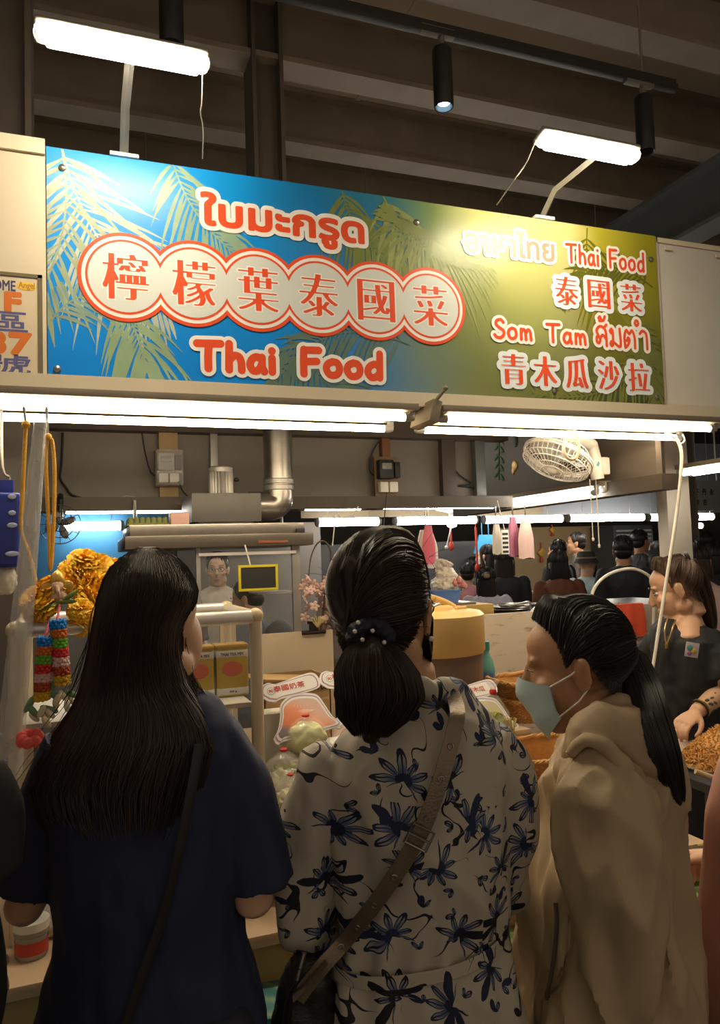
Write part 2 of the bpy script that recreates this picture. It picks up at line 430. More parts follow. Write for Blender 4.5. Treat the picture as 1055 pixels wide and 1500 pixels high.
# right side of the stall: upper panel, rail and the white front post
XR = at(1000, 750, 2.40).x
g = MB(); g.b2((XR - .01, 2.52, zr + .02), (XR + .02, 4.3, 2.9)); struct('wall_side', g, mat('brown_side_panel', (.13, .105, .08), .6, var=.15, vs=3))
g = MB(); g.b2((XR - .05, 2.45, zr - .03), (XR + .04, 4.3, zr + .035)); struct('trim_41', g, mat('brown_rail', (.075, .058, .042)))
a, b = at(979, 760, 2.80).x, at(1013, 760, 2.80).x
g = MB(); g.b2((a, 2.80, 0), (b, 2.80 + .07, SZ0 - .03), .006); struct('trim_42', g, mat('scuffed_white_post', (.42, .37, .30), .5, var=.2, vs=9, bump=.08))

# ------------------------------------------------------------------ the signboard
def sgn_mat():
    m = mat('sign_print_with_glare', (.1, .3, .6), .33, var=0, spec=.45)
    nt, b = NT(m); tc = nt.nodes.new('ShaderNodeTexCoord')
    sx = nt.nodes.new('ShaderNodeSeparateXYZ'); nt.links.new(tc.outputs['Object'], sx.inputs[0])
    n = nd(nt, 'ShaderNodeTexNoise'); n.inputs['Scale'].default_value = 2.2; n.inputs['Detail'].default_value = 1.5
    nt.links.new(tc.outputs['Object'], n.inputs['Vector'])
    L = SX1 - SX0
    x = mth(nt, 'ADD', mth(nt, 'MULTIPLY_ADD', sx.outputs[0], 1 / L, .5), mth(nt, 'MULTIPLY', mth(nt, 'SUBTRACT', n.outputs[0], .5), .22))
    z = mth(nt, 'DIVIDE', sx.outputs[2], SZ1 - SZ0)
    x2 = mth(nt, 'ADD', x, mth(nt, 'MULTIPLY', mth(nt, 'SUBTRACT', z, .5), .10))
    top = ramp(nt, x2, [(0, (0, .27, .72)), (.30, (0, .25, .66)), (.42, (.0, .17, .44)), (.50, (.03, .19, .24)), (.58, (.15, .23, .06)), (.70, (.50, .50, .16)), (.82, (.55, .52, .22)), (.90, (.42, .38, .03)), (1, (.30, .28, .01))])  # paler stops right of centre paint the floodlight's glare into the print
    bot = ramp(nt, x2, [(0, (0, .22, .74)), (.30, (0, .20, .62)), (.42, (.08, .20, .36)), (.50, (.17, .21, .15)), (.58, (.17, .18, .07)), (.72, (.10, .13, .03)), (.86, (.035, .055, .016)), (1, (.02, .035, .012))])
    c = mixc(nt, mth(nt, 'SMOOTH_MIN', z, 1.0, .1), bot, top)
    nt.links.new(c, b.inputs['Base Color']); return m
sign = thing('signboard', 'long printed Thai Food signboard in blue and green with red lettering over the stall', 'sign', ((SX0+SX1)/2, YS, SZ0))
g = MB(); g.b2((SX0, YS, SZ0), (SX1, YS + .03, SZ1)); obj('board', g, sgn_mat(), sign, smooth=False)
def frond(mb, base, tip, bend, n, ln, droop, y, wid=.0062, seed=1):
    """printed palm frond: feathered leaflets along a curved rib, drawn as one flat outline inside the board"""
    r = random.Random(seed); base, tip = np.array(base, float), np.array(tip, float); d = tip - base; nrm = np.array((-d[1], d[0])); h = .0016
    P = lambda t: base + d * t + nrm * bend * 4 * t * (1 - t)
    ax = np.arange(SX0, SX1 + h, h); ay = np.arange(SZ0, SZ1 + h, h); ax = ax[ax <= SX1 - .002]; ay = ay[ay <= SZ1 - .002]; D = np.full((len(ay), len(ax)), 9.0)
    def seg(p, q, w0, w1):
        x0, x1 = np.searchsorted(ax, (min(p[0], q[0]) - .02, max(p[0], q[0]) + .02)); y0, y1 = np.searchsorted(ay, (min(p[1], q[1]) - .02, max(p[1], q[1]) + .02))
        if x1 <= x0 or y1 <= y0: return
        gx, gy = np.meshgrid(ax[x0:x1], ay[y0:y1]); v = q - p; t = np.clip(((gx-p[0])*v[0] + (gy-p[1])*v[1])/max(v @ v, 1e-9), 0, 1)
        D[y0:y1, x0:x1] = np.minimum(D[y0:y1, x0:x1], np.hypot(gx-p[0]-v[0]*t, gy-p[1]-v[1]*t) - (w0 + (w1-w0)*t))
    for i in range(16): seg(P(i/16), P((i+1)/16), .003, .0025)
    n = int(n*1.15)
    for i in range(n):
        t = .06 + .94 * i / n; p = P(t); tg = P(min(1, t + .02)) - P(t - .02); tg = tg / np.linalg.norm(tg)
        for s in (1, -1):
            l = ln * (math.sin(PI * min(1, t * .8 + .18)) ** .7) * r.uniform(.75, 1.15); a = s * (1.15 - .65 * t) * r.uniform(.8, 1.15); dp = droop * r.uniform(.6, 1.5)
            dr = np.array((tg[0]*math.cos(a) - tg[1]*math.sin(a), tg[0]*math.sin(a) + tg[1]*math.cos(a)))
            q = [p + dr * l * k + np.array((0, -dp)) * l * k * k for k in (0, .25, .5, .75, 1)]
            for k, (w0, w1) in enumerate(((.3, .85), (.85, 1), (1, .6), (.6, .06))): seg(q[k], q[k+1], wid*w0, wid*w1)
    contour(mb, np.where(D == 0, 1e-9, D), ax, ay, facing((0, y, 0)))
def sp(px, py): p = at(px, py, YS); return (p.x, p.z)
LEAVES = [((90, 212), (255, 470), -.10, 26, .26, .15, (.42, .47, .38), 3), ((90, 215), (30, 470), .1, 18, .22, .3, (.30, .36, .24), 5), ((250, 225), (395, 400), -.14, 22, .17, .5, (.24, .36, .25), 7),
  ((75, 470), (190, 440), .2, 12, .13, .4, (.22, .32, .25), 9), ((175, 440), (215, 545), .05, 14, .17, .7, (.25, .36, .22), 11), ((500, 275), (600, 400), -.15, 24, .16, .5, (.16, .20, .05), 13),
  ((560, 285), (720, 395), -.18, 24, .18, .6, (.26, .30, .10), 15), ((420, 490), (560, 590), -.15, 24, .17, .35, (.09, .16, .13), 17), ((600, 505), (400, 565), -.2, 24, .16, .35, (.10, .17, .14), 19),
  ((860, 335), (955, 520), -.2, 28, .13, .3, (.16, .15, .01), 21), ((955, 420), (820, 450), -.25, 24, .12, .3, (.10, .11, .012), 23), ((965, 500), (780, 575), .15, 26, .15, .3, (.16, .18, .04), 25), ((930, 470), (960, 600), .1, 22, .12, .2, (.13, .15, .035), 27),
  ((640, 350), (560, 300), .2, 16, .12, .4, (.20, .24, .07), 29)]
for i, (a, b, bend, n, ln, dr, c, sd) in enumerate(LEAVES):
    g = MB(); frond(g, sp(*a), sp(*b), bend, n, ln, dr, YS - .0003 - .00015 * i, seed=sd)
    obj('printed_palm_frond', g, mat('frond_ink_%d' % i, c, .35, var=.3, vs=12), sign, smooth=False)
# cartouche of six linked discs
c0, c5 = sp(184, 405), sp(630, 450)
cz = (c0[1] + c5[1]) / 2; cs = [(c0[0] + (c5[0] - c0[0]) * i / 5, cz) for i in range(6)]
rr = (sp(184, 340)[1] - sp(184, 470)[1]) / 2
for nm, r_, m, y in (('cartouche_band', rr, SIGNRED, .0030), ('cartouche_band', rr - .011, SIGNWHITE, .0034), ('cartouche_line', rr - .022, SIGNRED, .0038), ('cartouche_field', rr - .029, SIGNPALE, .0042)):
    g = MB()
    for q, c in enumerate(cs): g.disc(c, r_, facing((0, YS - y - .00005 * q, 0)), 48)
    obj(nm, g, m, sign, smooth=False)
for ch, c in zip('檸檬葉泰國菜', cs):
    bx = (c[0] - .068, c[1] - .073, c[0] + .068, c[1] + .073); g = MB(); gw = MB()
    write(gw, ch, bx, facing((0, YS - .0046, 0)), .004, 0, grow=.0045, res=.0009, ming=(.0027, .0042)); write(g, ch, bx, facing((0, YS - .0050, 0)), .004, 0, res=.0007, ming=(.0027, .0042))
    o = obj('character_outline', gw, SIGNWHITE, sign, smooth=False); obj('character', g, SIGNRED, o, smooth=False)
def sbox(x0, x1, t, b): return (at(x0, (t[1]+b[1])/2, YS).x, sp(*b)[1], at(x1, (t[1]+b[1])/2, YS).x, sp(*t)[1])
def signtext(s, bx, w, grow, hand=False, red=SIGNRED, wy=None, wh=SIGNWHITE):
    if hand and ' ' in s:   # one part per word
        f = .413, .538
        if s[0] == 'S': f = .408, .551
        w0, w1 = s.split(' '); L = bx[2] - bx[0]
        signtext(w0, (bx[0], bx[1], bx[0] + L*f[0], bx[3]), w, grow, True, red); signtext(w1, (bx[0] + L*f[1], bx[1], bx[2], bx[3]), w, grow, True, red); return
    gw = MB(); write(gw, s, bx, facing((0, YS - .0030, 0)), w, wy, hand, grow); obj('lettering_outline', gw, wh, sign, smooth=False)
    g = MB(); write(g, s, bx, facing((0, YS - .0036, 0)), w, wy, hand); obj('lettering', g, red, sign, smooth=False)
FADED = mat('faded_pink_print', (.60, .27, .19), .35, var=.05)
signtext('ใบมะกรูด', sbox(294, 533, (310, 282), (482, 366)), .0052, .0145)
signtext('Thai Food', sbox(283, 561, (420, 505), (420, 552)), .0125, .012, True)
signtext('อาหาไทย', sbox(681, 811, (745, 337), (745, 377)), .0025, .011, red=FADED)
signtext('Thai Food', sbox(828, 943, (885, 363), (885, 393)), .0055, .010, True)
for s, xs, ym, h, w in (('泰國菜', (832, 879, 926), 0, .112, .0034), ('青木瓜沙拉', (749, 795, 841, 887, 931), 0, .115, .0042)):
    zc = sp(879, 432)[1] if len(s) == 3 else sp(841, 547)[1]
    for ch, px in zip(s, xs):
        gw = MB(); g = MB(); x = at(px, 480, YS).x; bx = (x - .052, zc - h/2, x + .052, zc + h/2)
        write(gw, ch, bx, facing((0, YS - .0030 - .00002 * (px - 740) / 9, 0)), w, 0, grow=.018, res=.0011, ming=(.002, w)); write(g, ch, bx, facing((0, YS - .0050, 0)), w, 0, res=.0007, ming=(.002, w))
        o = obj('character_outline', gw, mat('sign_ice_white', (.70, .76, .80), .35, var=.03), sign, smooth=False); obj('character', g, SIGNRED, o, smooth=False)
signtext('Som Tam', sbox(722, 858, (790, 471), (790, 502)), .0062, .011, True)
signtext('ก้มตำ'[:0] + '~', sbox(871, 948, (885, 462), (910, 511)), .0058, .0115, True)
for px, py in ((91, 246), (84, 541), (610, 326), (953, 380), (962, 582), (812, 573), (408, 577)):
    p = at(px, py, YS); g = MB(); g.lathe([(.0, -.001), (.011, 0), (.010, .004), (.004, .007), (0, .0075)], (p.x, YS - .001, p.z), 12, Matrix(((1, 0, 0), (0, 0, -1), (0, 1, 0))), False)
    obj('screw', g, STEEL, sign)
# a bolt sticks out where the tube brackets meet
# ------------------------------------------------------------------ plate with the stall number
NY = YS - .004
nx0, nx1, nz0, nz1 = at(-32, 480, NY).x, at(57, 480, NY).x, at(30, 549, NY).z, at(30, 405, NY).z
pl = thing('stall_number_plate', 'cream stall number plate reading F 37 left of the signboard', 'sign', ((nx0+nx1)/2, NY, nz0))
g = MB(); g.b2((nx0, NY - .003, nz0), (nx1, NY + .003, nz1)); obj('plate', g, mat('aged_cream_plate', (.62, .52, .36), .5, var=.15, vs=12), pl)
g = MB(); g.b2((nx1 - .002, NY - .006, nz0 - .005), (nx1 + .010, NY + .003, nz1 + .008)); g.b2((nx0 - .01, NY - .006, nz1 - .002), (nx1 + .010, NY + .003, nz1 + .008)); obj('edge_frame', g, mat('dark_olive_frame', (.14, .11, .06), .6), pl)
def np_(s, x0, x1, y0, y1, m, w, dy=.0035, nm='lettering', wy=None):
    p0, p1 = at(x0, y1, NY), at(x1, y0, NY); g = MB(); write(g, s, (p0.x, p0.z, p1.x, p1.z), facing((0, NY - dy, 0)), w, wy); obj(nm, g, m, pl, smooth=False)
PLR, PLB = mat('plate_orange', (.62, .16, .025), .5), mat('plate_violet_blue', (.10, .10, .25), .5)
np_('OME', -10, 23, 412, 425, mat('logo_navy', (.05, .05, .13), .5), .0008)
p = at(39, 420, NY); g = MB(); g.ell((p.x, NY - .0034, p.z), (.027, .0006, .013)); obj('logo_patch', g, mat('logo_yellow', (.80, .50, .06), .5), pl)
np_('Angel', 27, 51, 415, 425, mat('logo_gold', (.45, .22, .02), .5), .0006, .0042)
np_('F', 6, 32, 429, 457, PLR, .005); np_('區', -16, 41, 459, 484, PLB, .0012); np_('37', -20, 47, 488, 519, PLR, .005); np_('號', -24, 45, 521, 547, PLB, .0012)
# ------------------------------------------------------------------ blank whiteboard right of the sign
wy_ = YS + .02
wx0, wx1, wz0, wz1 = SX1 + .012, SX1 + .62, at(1000, 594, wy_).z, at(1000, 362, wy_).z
wb = thing('whiteboard', 'blank grey-white board in a cream frame right of the signboard', 'board', ((wx0+wx1)/2, wy_, wz0))
g = MB(); g.b2((wx0, wy_ - .004, wz0), (wx1, wy_ + .012, wz1)); obj('board', g, mat('grey_white_board', (.60, .57, .51), .4, var=.06), wb)
g = MB(); g.b2((wx0 - .012, wy_ - .012, wz0 - .012), (wx0 + .006, wy_ + .014, wz1 + .02)); g.b2((wx0, wy_ - .012, wz1), (wx1, wy_ + .014, wz1 + .02)); g.b2((wx0, wy_ - .012, wz0 - .014), (wx1, wy_ + .014, wz0 + .002)); obj('frame', g, CREAM, wb)
for px, py in ((975, 366), (1049, 377)):
    p = at(px, py, wy_); g = MB(); g.box((p.x, wy_ - .014, p.z), (.03, .006, .014)); obj('clip', g, CREAM, wb)

# ------------------------------------------------------------------ fluorescent tubes
def tube_light(name, label, a, b, tubes=((0, 0),), m=TUBE, r=.0125, group=None, batten=True, bm=None):
    """batten with parallel tubes from a to b; tubes = list of (sideways, down) offsets"""
    a, b = V(a), V(b); d = (b - a).normalized(); s = V((0, 0, 1)).cross(d).normalized()
    t = thing(name, label, 'light', (a + b) / 2, group)
    for o, dz in tubes:
        q = s * o + V((0, 0, -dz))
        g = MB(); g.tube([a + q + d * .02, b + q - d * .02], r, 12); obj('tube', g, m, t)
        for e, f in ((a, d), (b, -d)):
            g = MB(); g.tube([e + q, e + q + f * .012, e + q + f * .034], [r * .8, r * 1.12, r * 1.12], 12); g.box(e + q + f * .008 + V((0, 0, .018)), (.018, .018, .03)); obj('end_cap', g, GREYP, t)
    if batten:
        w = max(abs(o) for o, _ in tubes) + .02
        g = MB(); rot = Matrix((d, s, V((0, 0, 1)))).transposed()
        g.box((a + b) / 2 + V((0, 0, .028)), ((b - a).length, w * 2, .022), rot, .003); obj('batten', g, bm or mat('brown_grey_batten', (.20, .165, .12), .6, var=.2), t)  # batten base is brown-grey so the gap between the tubes shows
    return t
za = at(300, 601, 2.27).z
xe = at(606, 620, 2.27).x
tube_light('tube_light', 'twin fluorescent tube light under the blue left end of the signboard', (xe - 1.52, 2.345, za), (xe, 2.345, za), ((.105, .006), (-.078, 0)))
xs = at(641, 622, 2.27).x
tube_light('tube_light', 'twin fluorescent tube light under the green right end of the signboard', (xs, 2.345, za), (xs + 1.22, 2.345, za), ((.105, .006), (-.078, 0)))
g = MB(); p = at(624, 608, 2.30)
g.box(p, (.035, .16, .075), Matrix.Rotation(.25, 3, 'Y'), .004); g.tube([p + V((.0, -.07, .03)), p + V((.03, -.09, .07))], .006, 8); g.ell(p + V((.032, -.092, .074)), .009)
obj('tube_bracket', g, mat('dirty_bracket', (.22, .18, .12), .6), None, 'dirty metal bracket with bolt between the two front tube lights', 'bracket')
HANG = []
def rear(x0, x1, y0, y1, Y, lab, nm='tube_light', m=TUBEF, group=None, r=.013, batten=True, tubes=((0, 0),)):
    a, b = at(x0, y0, Y), at(x1, y1, Y); z = (a.z + b.z) / 2; a.z = b.z = z
    t = tube_light(nm, lab, a, b, tubes, m, r, group, batten)
    if group == FAR:
        for k in (.2, .8):
            p = a.lerp(b, k); g = MB(); g.tube([p + V((0, 0, .03)), V((p.x, p.y, ZC))], .004, 5); obj('hanger_wire', g, DSTEEL, t)
    return t
FAR = 'far tube lights of the stalls behind'
rear(84, 282, 749, 747, YB - .06, 'single fluorescent tube on the back rail left of the range hood')
rear(436, 537, 745, 743, YB - .06, 'short fluorescent tube on the back rail right of the steel duct')
rear(552, 730, 743, 741, YB - .06, 'fluorescent tube on the back rail right of the lower meter')
a = atx(741, 735, XR - .07); b = atx(884, 720, XR - .07); z = (a.z + b.z) / 2; a.z = b.z = z
tube_light('tube_light', 'twin fluorescent tube slanting along the right side rail below the fan', a, b, ((.02, 0), (-.03, .012)), TUBEF, .013)
a = atx(1001, 693, XR + .32); b = atx(1075, 684, XR + .32); z = (a.z + b.z) / 2; a.z = b.z = z
tube_light('tube_light', 'twin fluorescent tube at the right edge beyond the white post', a, b, ((.03, 0), (-.03, 0)), TUBEF, .013)
FAR = 'far tube lights of the stalls behind'
for i, (x0, x1, y) in enumerate(((88, 182, 771), (462, 558, 765), (576, 700, 763), (706, 826, 761), (830, 945, 759), (948, 978, 758), (1018, 1046, 757), (966, 1030, 771))):
    labs = ('far tube light glowing on the blue wall at left', 'far tube light seen right of the range hood', 'far tube light behind the round bulb', 'far tube light above the hanging bags', 'far tube light left of the white post', 'far short tube light touching the white post', 'far short tube light right of the white post', 'far lower tube light behind the white post')
    rear(x0, x1, y, y - (x1-x0)*.01, 7.4 if i < 7 else 9.0, labs[i], 'far_tube_light', TUBEF, FAR, .042)
p = at(662, 765, 7.0)
t = thing('bulb_lamp', 'round bare bulb with pull cord hanging among far tube lights', 'light', p)
g = MB(); g.lathe([(0, -.06), (.045, -.045), (.06, 0), (.04, .04), (.025, .07), (0, .075)], p, 14); obj('bulb', g, mat('cool_bulb_glow', (1, 1, 1), var=0, emit=(.75, .88, 1), es=9), t)
g = MB(); g.lathe([(.03, .06), (.03, .1), (.16, .13), (.17, .17), (.05, .19)], p, 14); obj('shade', g, WHITEP, t)
g = MB(); q = at(654, 802, 7.0); g.tube([p + V((.0, 0, -.02)), q], .006, 6); g.ell(q, .02); obj('pull_cord', g, CORDW, t)
g = MB(); g.tube([p + V((0, 0, .18)), (p.x, p.y, ZC)], .006, 6); obj('cord', g, CORDB, t)

# ------------------------------------------------------------------ floodlights on arms in front of the sign
def floodlight(label, pl, pr, foot, wire, Y=1.95, tl=-.5):
    a, b = at(*pl, Y), at(*pr, Y); z = (a.z + b.z) / 2; c = (a + b) / 2; c.z = z; L = b.x - a.x
    f = at(*foot, YS); f.z = SZ1
    t = thing('floodlight', label, 'light', (f.x, YS + .015, f.z))
    rot = Matrix.Rotation(tl, 3, 'X')
    g = MB(); g.box(c, (L, .055, .026), rot, .012, 3); obj('lens', g, FLOODM, t)
    g = MB(); g.box(c + rot @ V((0, 0, .022)), (L + .05, .066, .018), rot, .008, 3); obj('housing', g, mat('grey_lamp_housing', (.30, .28, .25), .4), t)
    for s in (-1, 1):
        g = MB(); g.ell(c + V((s * (L/2 + .006), 0, .004)), (.022, .032, .022), nu=14); obj('end_cap', g, CLEAR, t)
    g = MB(); q = c + V((f.x - c.x, 0, .03)); g.tube([q + V((0, -.005, 0)), V((f.x, YS - .08, q.z - .005)), V((f.x, YS + .015, f.z + .012))], .013, 4); obj('arm', g, DSTEEL, t)
    g = MB(); g.box((f.x, YS + .015, f.z + .006), (.085, .05, .012), None, .003); obj('foot_plate', g, WHITEP, t)
    g = MB(); g.tube(crom([V(p) for p in wire], 6), .0022, 6); obj('wire', g, mat('thin_grey_wire', (.4, .38, .34), .5), t)
    return c
la = at(297, 95, 1.95); lw = [la, at(296, 150, 2.0), at(294, 165, 2.05), at(298, 190, 2.1), at(297, 232, 2.2)]
floodlight('bright floodlight bar on an upright arm above the blue end of the signboard', (66, 50), (292, 96), (182, 225), lw)
ra = at(785, 205, 1.95); rw = [ra, at(770, 240, 2.05), at(750, 268, 2.1), at(735, 290, 2.2), at(728, 300, 2.3)]
floodlight('bright floodlight bar on a slanting arm above the green end of the signboard', (800, 207), (925, 231), (797, 317), rw, tl=-.35)
# ------------------------------------------------------------------ track with spotlights
YT = 2.75
zt = at(620, 48, YT).z
tr = MB(); x0, x1 = at(400, 0, YT).x, at(990, 130, YT).x
tr.b2((x0 - .4, YT - .018, zt), (x1, YT + .018, zt + .03), .003); tr.b2((x0 - .4, YT - .006, zt + .03), (x1, YT + .006, zt + .06))
obj('light_track', tr, mat('black_track', (.03, .027, .024), .4), None, 'black lighting track with thin wire running under the roof beams', 'light track')
g = MB(); 
for x in (x0 + .1, x1 - .2): g.tube([(x, YT, zt + .06), (x, YT, ZC)], .006, 6)
obj('track_hanger', g, DARK, None, 'thin hanger rods holding the black lighting track', 'hanger')
def spot(px, py0, py1, Yp, label, lit, tilt=0.0, rad=.042):
    a, b = at(px, py0, Yp), at(px, py1, Yp); b.x = a.x
    t = thing('spotlight', label, 'light', (a.x, Yp, a.z))
    g = MB(); g.lathe([(0, a.z), (rad*.9, a.z), (rad, a.z - .01), (rad, b.z + .004), (rad * .93, b.z), (rad * .85, b.z + .002), (rad*.8, b.z + .03), (0, b.z + .03)][::-1], (a.x, Yp, 0), 24, cap=False); obj('barrel', g, mat('black_spot_barrel', (.018, .017, .017), .38), t)
    if lit:
        g = MB(); g.lathe([(0, b.z + .02), (rad * .62, b.z + .02), (rad * .62, b.z + .028), (0, b.z + .028)], (a.x, Yp, 0), 20); obj('lens', g, mat('cool_spot_glow', (1, 1, 1), var=0, emit=(.45, .75, 1), es=6), t)
    g = MB(); g.tube([(a.x, Yp, a.z - .02), (a.x, Yp, a.z + .06)], .014, 10); g.box((a.x - .02, Yp, a.z + .07), (.16, .035, .035), None, .004); obj('adapter', g, mat('grey_adapter', (.20, .17, .14), .5), t)
spot(647, 72, 157, YT, 'lit black cylinder spotlight hanging from the roof track', True)
spot(250, -30, 66, 2.55, 'unlit black cylinder spotlight above the left floodlight', False)
spot(942, 142, 222, YT, 'unlit black cylinder spotlight behind the right floodlight', False)

for x0_, x1_, y_ in ((-.6, .62, 4.8), (.9, 2.12, 4.8), (2.7, 3.92, 4.6), (2.6, 3.8, 6.2)):  # unseen tube lights, added to brighten the crowd and the ceiling
    tl_ = tube_light('added_tube_light', 'unseen tube light added behind the back panels to brighten the crowd', (x0_, y_, 2.3), (x1_, y_, 2.3), ((0, 0),), TUBEF, .02, 'added unseen tube lights')
    g = MB()
    for x in (x0_ + .2, x1_ - .2): g.tube([(x, y_, 2.33), (x, y_, ZC)], .004, 5)
    obj('hanger_wire', g, DSTEEL, tl_)

g = MB(); x_ = at(52, 700, 2.95).x; g.b2((x_ - 1.6, 2.95, .0), (x_, 3.0, 2.25)); struct('wall_7', g, mat('dark_left_panel', (.05, .042, .035), .6, var=.3, vs=4))
# ------------------------------------------------------------------ counter, risers, cloth
ZT = .72; YF = 1.80
CX0, CX1 = -1.3, at(1034, 1190, YF).x
ct = thing('counter', 'long pale wooden counter with ochre front board across the stall', 'counter', ((CX0+CX1)/2, 2.2, 0))
g = MB(); g.b2((CX0, YF, ZT - .03), (CX1, 2.78, ZT), .006); obj('worktop', g, WOODL, ct)
g = MB(); g.b2((CX0 + .02, YF + .02, ZT - .16), (CX1 - .01, YF + .045, ZT - .03)); obj('front_board', g, mat('ochre_board', (.42, .29, .11), .5, var=.15, vs=8), ct)
for x in (CX0 + .1, .5, CX1 - .12):
    for y in (YF + .08, 2.68):
        g = MB(); g.b2((x - .025, y - .025, 0), (x + .025, y + .025, ZT - .03)); obj('leg', g, WOODP, ct)
def cloth_mat():
    m = mat('tropical_cloth', (.1, .3, .3), .6, var=0); nt, b = NT(m); tc = nt.nodes.new('ShaderNodeTexCoord')
    sx = nt.nodes.new('ShaderNodeSeparateXYZ'); nt.links.new(tc.outputs['Object'], sx.inputs[0])
    w = nd(nt, 'ShaderNodeTexWave', bands_direction='DIAGONAL'); w.inputs['Scale'].default_value = 9; w.inputs['Distortion'].default_value = 5; w.inputs['Detail'].default_value = 3
    nt.links.new(tc.outputs['Object'], w.inputs['Vector'])
    base = ramp(nt, mth(nt, 'MULTIPLY_ADD', sx.outputs[0], .28, .45), [(0, (.0, .14, .30)), (.42, (.0, .20, .34)), (.55, (.08, .18, .10)), (.75, (.15, .20, .04)), (1, (.09, .13, .03))])
    nt.links.new(mixc(nt, mth(nt, 'MULTIPLY', mth(nt, 'POWER', w.outputs['Fac'], 3.0), .55), base, (.30, .42, .22)), b.inputs['Base Color']); return m
YC = 1.70; ZCL = .60; NXC = 90
rows = []
for j, (y, z) in enumerate(((YF + .06, ZCL), (YF, ZCL), (YC + .02, ZCL), (YC, ZCL - .015), (YC - .004, ZCL - .1), (YC - .008, .35), (YC - .01, .03))):
    rows.append([V((CX0 + (CX1 - CX0) * i / NXC, y + (.012 * math.sin(i * 1.3) * min(1, max(0, j - 3) * .5) + .006 * math.sin(i * .37 + j)) * (j > 3), z + .003 * math.sin(i * .8) * (j < 4))) for i in range(NXC + 1)])
g = MB(); g.grid(rows); obj('table_cloth', g, cloth_mat(), None, 'blue to green tropical print cloth draped below the counter front', 'cloth')
lb = thing('ledge', 'low wooden ledge under the tropical cloth in front of the counter', 'ledge', ((CX0+CX1)/2, YF, 0))
g = MB(); g.b2((CX0, YC + .02, ZCL - .03), (CX1, YF + .015, ZCL - .004)); obj('board', g, WOODP, lb)
for x in (CX0 + .05, .4, CX1 - .1):
    g = MB(); g.b2((x, YC + .03, 0), (x + .03, YF - .01, ZCL - .03)); obj('support', g, WOODP, lb)
ZR = 1.0
rx0, rx1 = at(388, 1060, 2.25).x, at(812, 1090, 2.1).x
rs = thing('display_riser', 'pale wooden riser shelf holding the boxes, cooler and baskets', 'shelf', ((rx0+rx1)/2, 2.45, ZT))
g = MB(); g.b2((rx0, 2.23, ZR - .022), (rx1, 2.72, ZR), .004); obj('board', g, WOODL, rs)
for x in (rx0 + .05, (rx0+rx1)/2, rx1 - .07):
    g = MB(); g.b2((x, 2.25, ZT), (x + .02, 2.70, ZR - .022)); obj('support', g, WOODL, rs)

# ------------------------------------------------------------------ glass showcase with tea tins
KX0, KX1, KY0, KY1 = at(22, 920, 2.0).x, at(374, 905, 2.0).x, 2.0, 2.42
KZ1 = at(384, 896, 2.0).z
case = thing('showcase', 'small glass showcase with cream aluminium frame standing on the counter', 'display case', ((KX0+KX1)/2, 2.2, ZT))
FR = mat('cream_aluminium', (.60, .52, .38), .35, .3, var=.06)
for y in (KY0, KY1):
    for x in (KX0, KX1):
        g = MB(); g.tube([(x, y, ZT), (x, y, KZ1 - .02)], .017, 10); obj('post', g, FR, case)
    for z in (KZ1 - .012, ZT + .02):
        g = MB(); g.tube([(KX0, y, z), (KX1, y, z)], .019, 10); obj('rail', g, FR if z < 1 else mat('bright_aluminium', (.72, .70, .66), .28, .5), case)
for x in (KX0, KX1):
    for z in (KZ1 - .012, ZT + .02):
        g = MB(); g.tube([(x, KY0, z), (x, KY1, z)], .017, 10); obj('rail', g, FR, case)
    for y in (KY0, KY1):
        g = MB(); g.ell((x, y, KZ1 - .010), .0215); obj('corner_cap', g, mat('corner_ivory', (.62, .50, .30), .4), case)
g = MB(); g.b2((KX0, KY0, KZ1 - .012), (KX1, KY1, KZ1 - .006)); obj('top_pane', g, GLASS, case)
g = MB(); g.b2((KX0, KY0 - .002, ZT + .03), (KX1, KY0 + .002, KZ1 - .03)); obj('front_pane', g, GLASS, case)
g = MB(); g.b2((KX1 - .002, KY0, ZT + .03), (KX1 + .002, KY1, KZ1 - .03)); obj('side_pane', g, GLASS, case)
ZS = at(330, 1020, 2.14).z
for z in (ZS, ZS - .22):
    g = MB(); g.b2((KX0 + .01, KY0 + .015, z - .012), (KX1 - .012, KY1 - .01, z)); obj('shelf', g, mat('shelf_grey', (.45, .42, .36), .4), case)
g = MB(); g.b2((at(322, 940, KY1).x, KY1 - .012, ZT + .02), (at(345, 940, KY1).x, KY1 + .004, KZ1 - .02)); obj('mullion', g, FR, case)
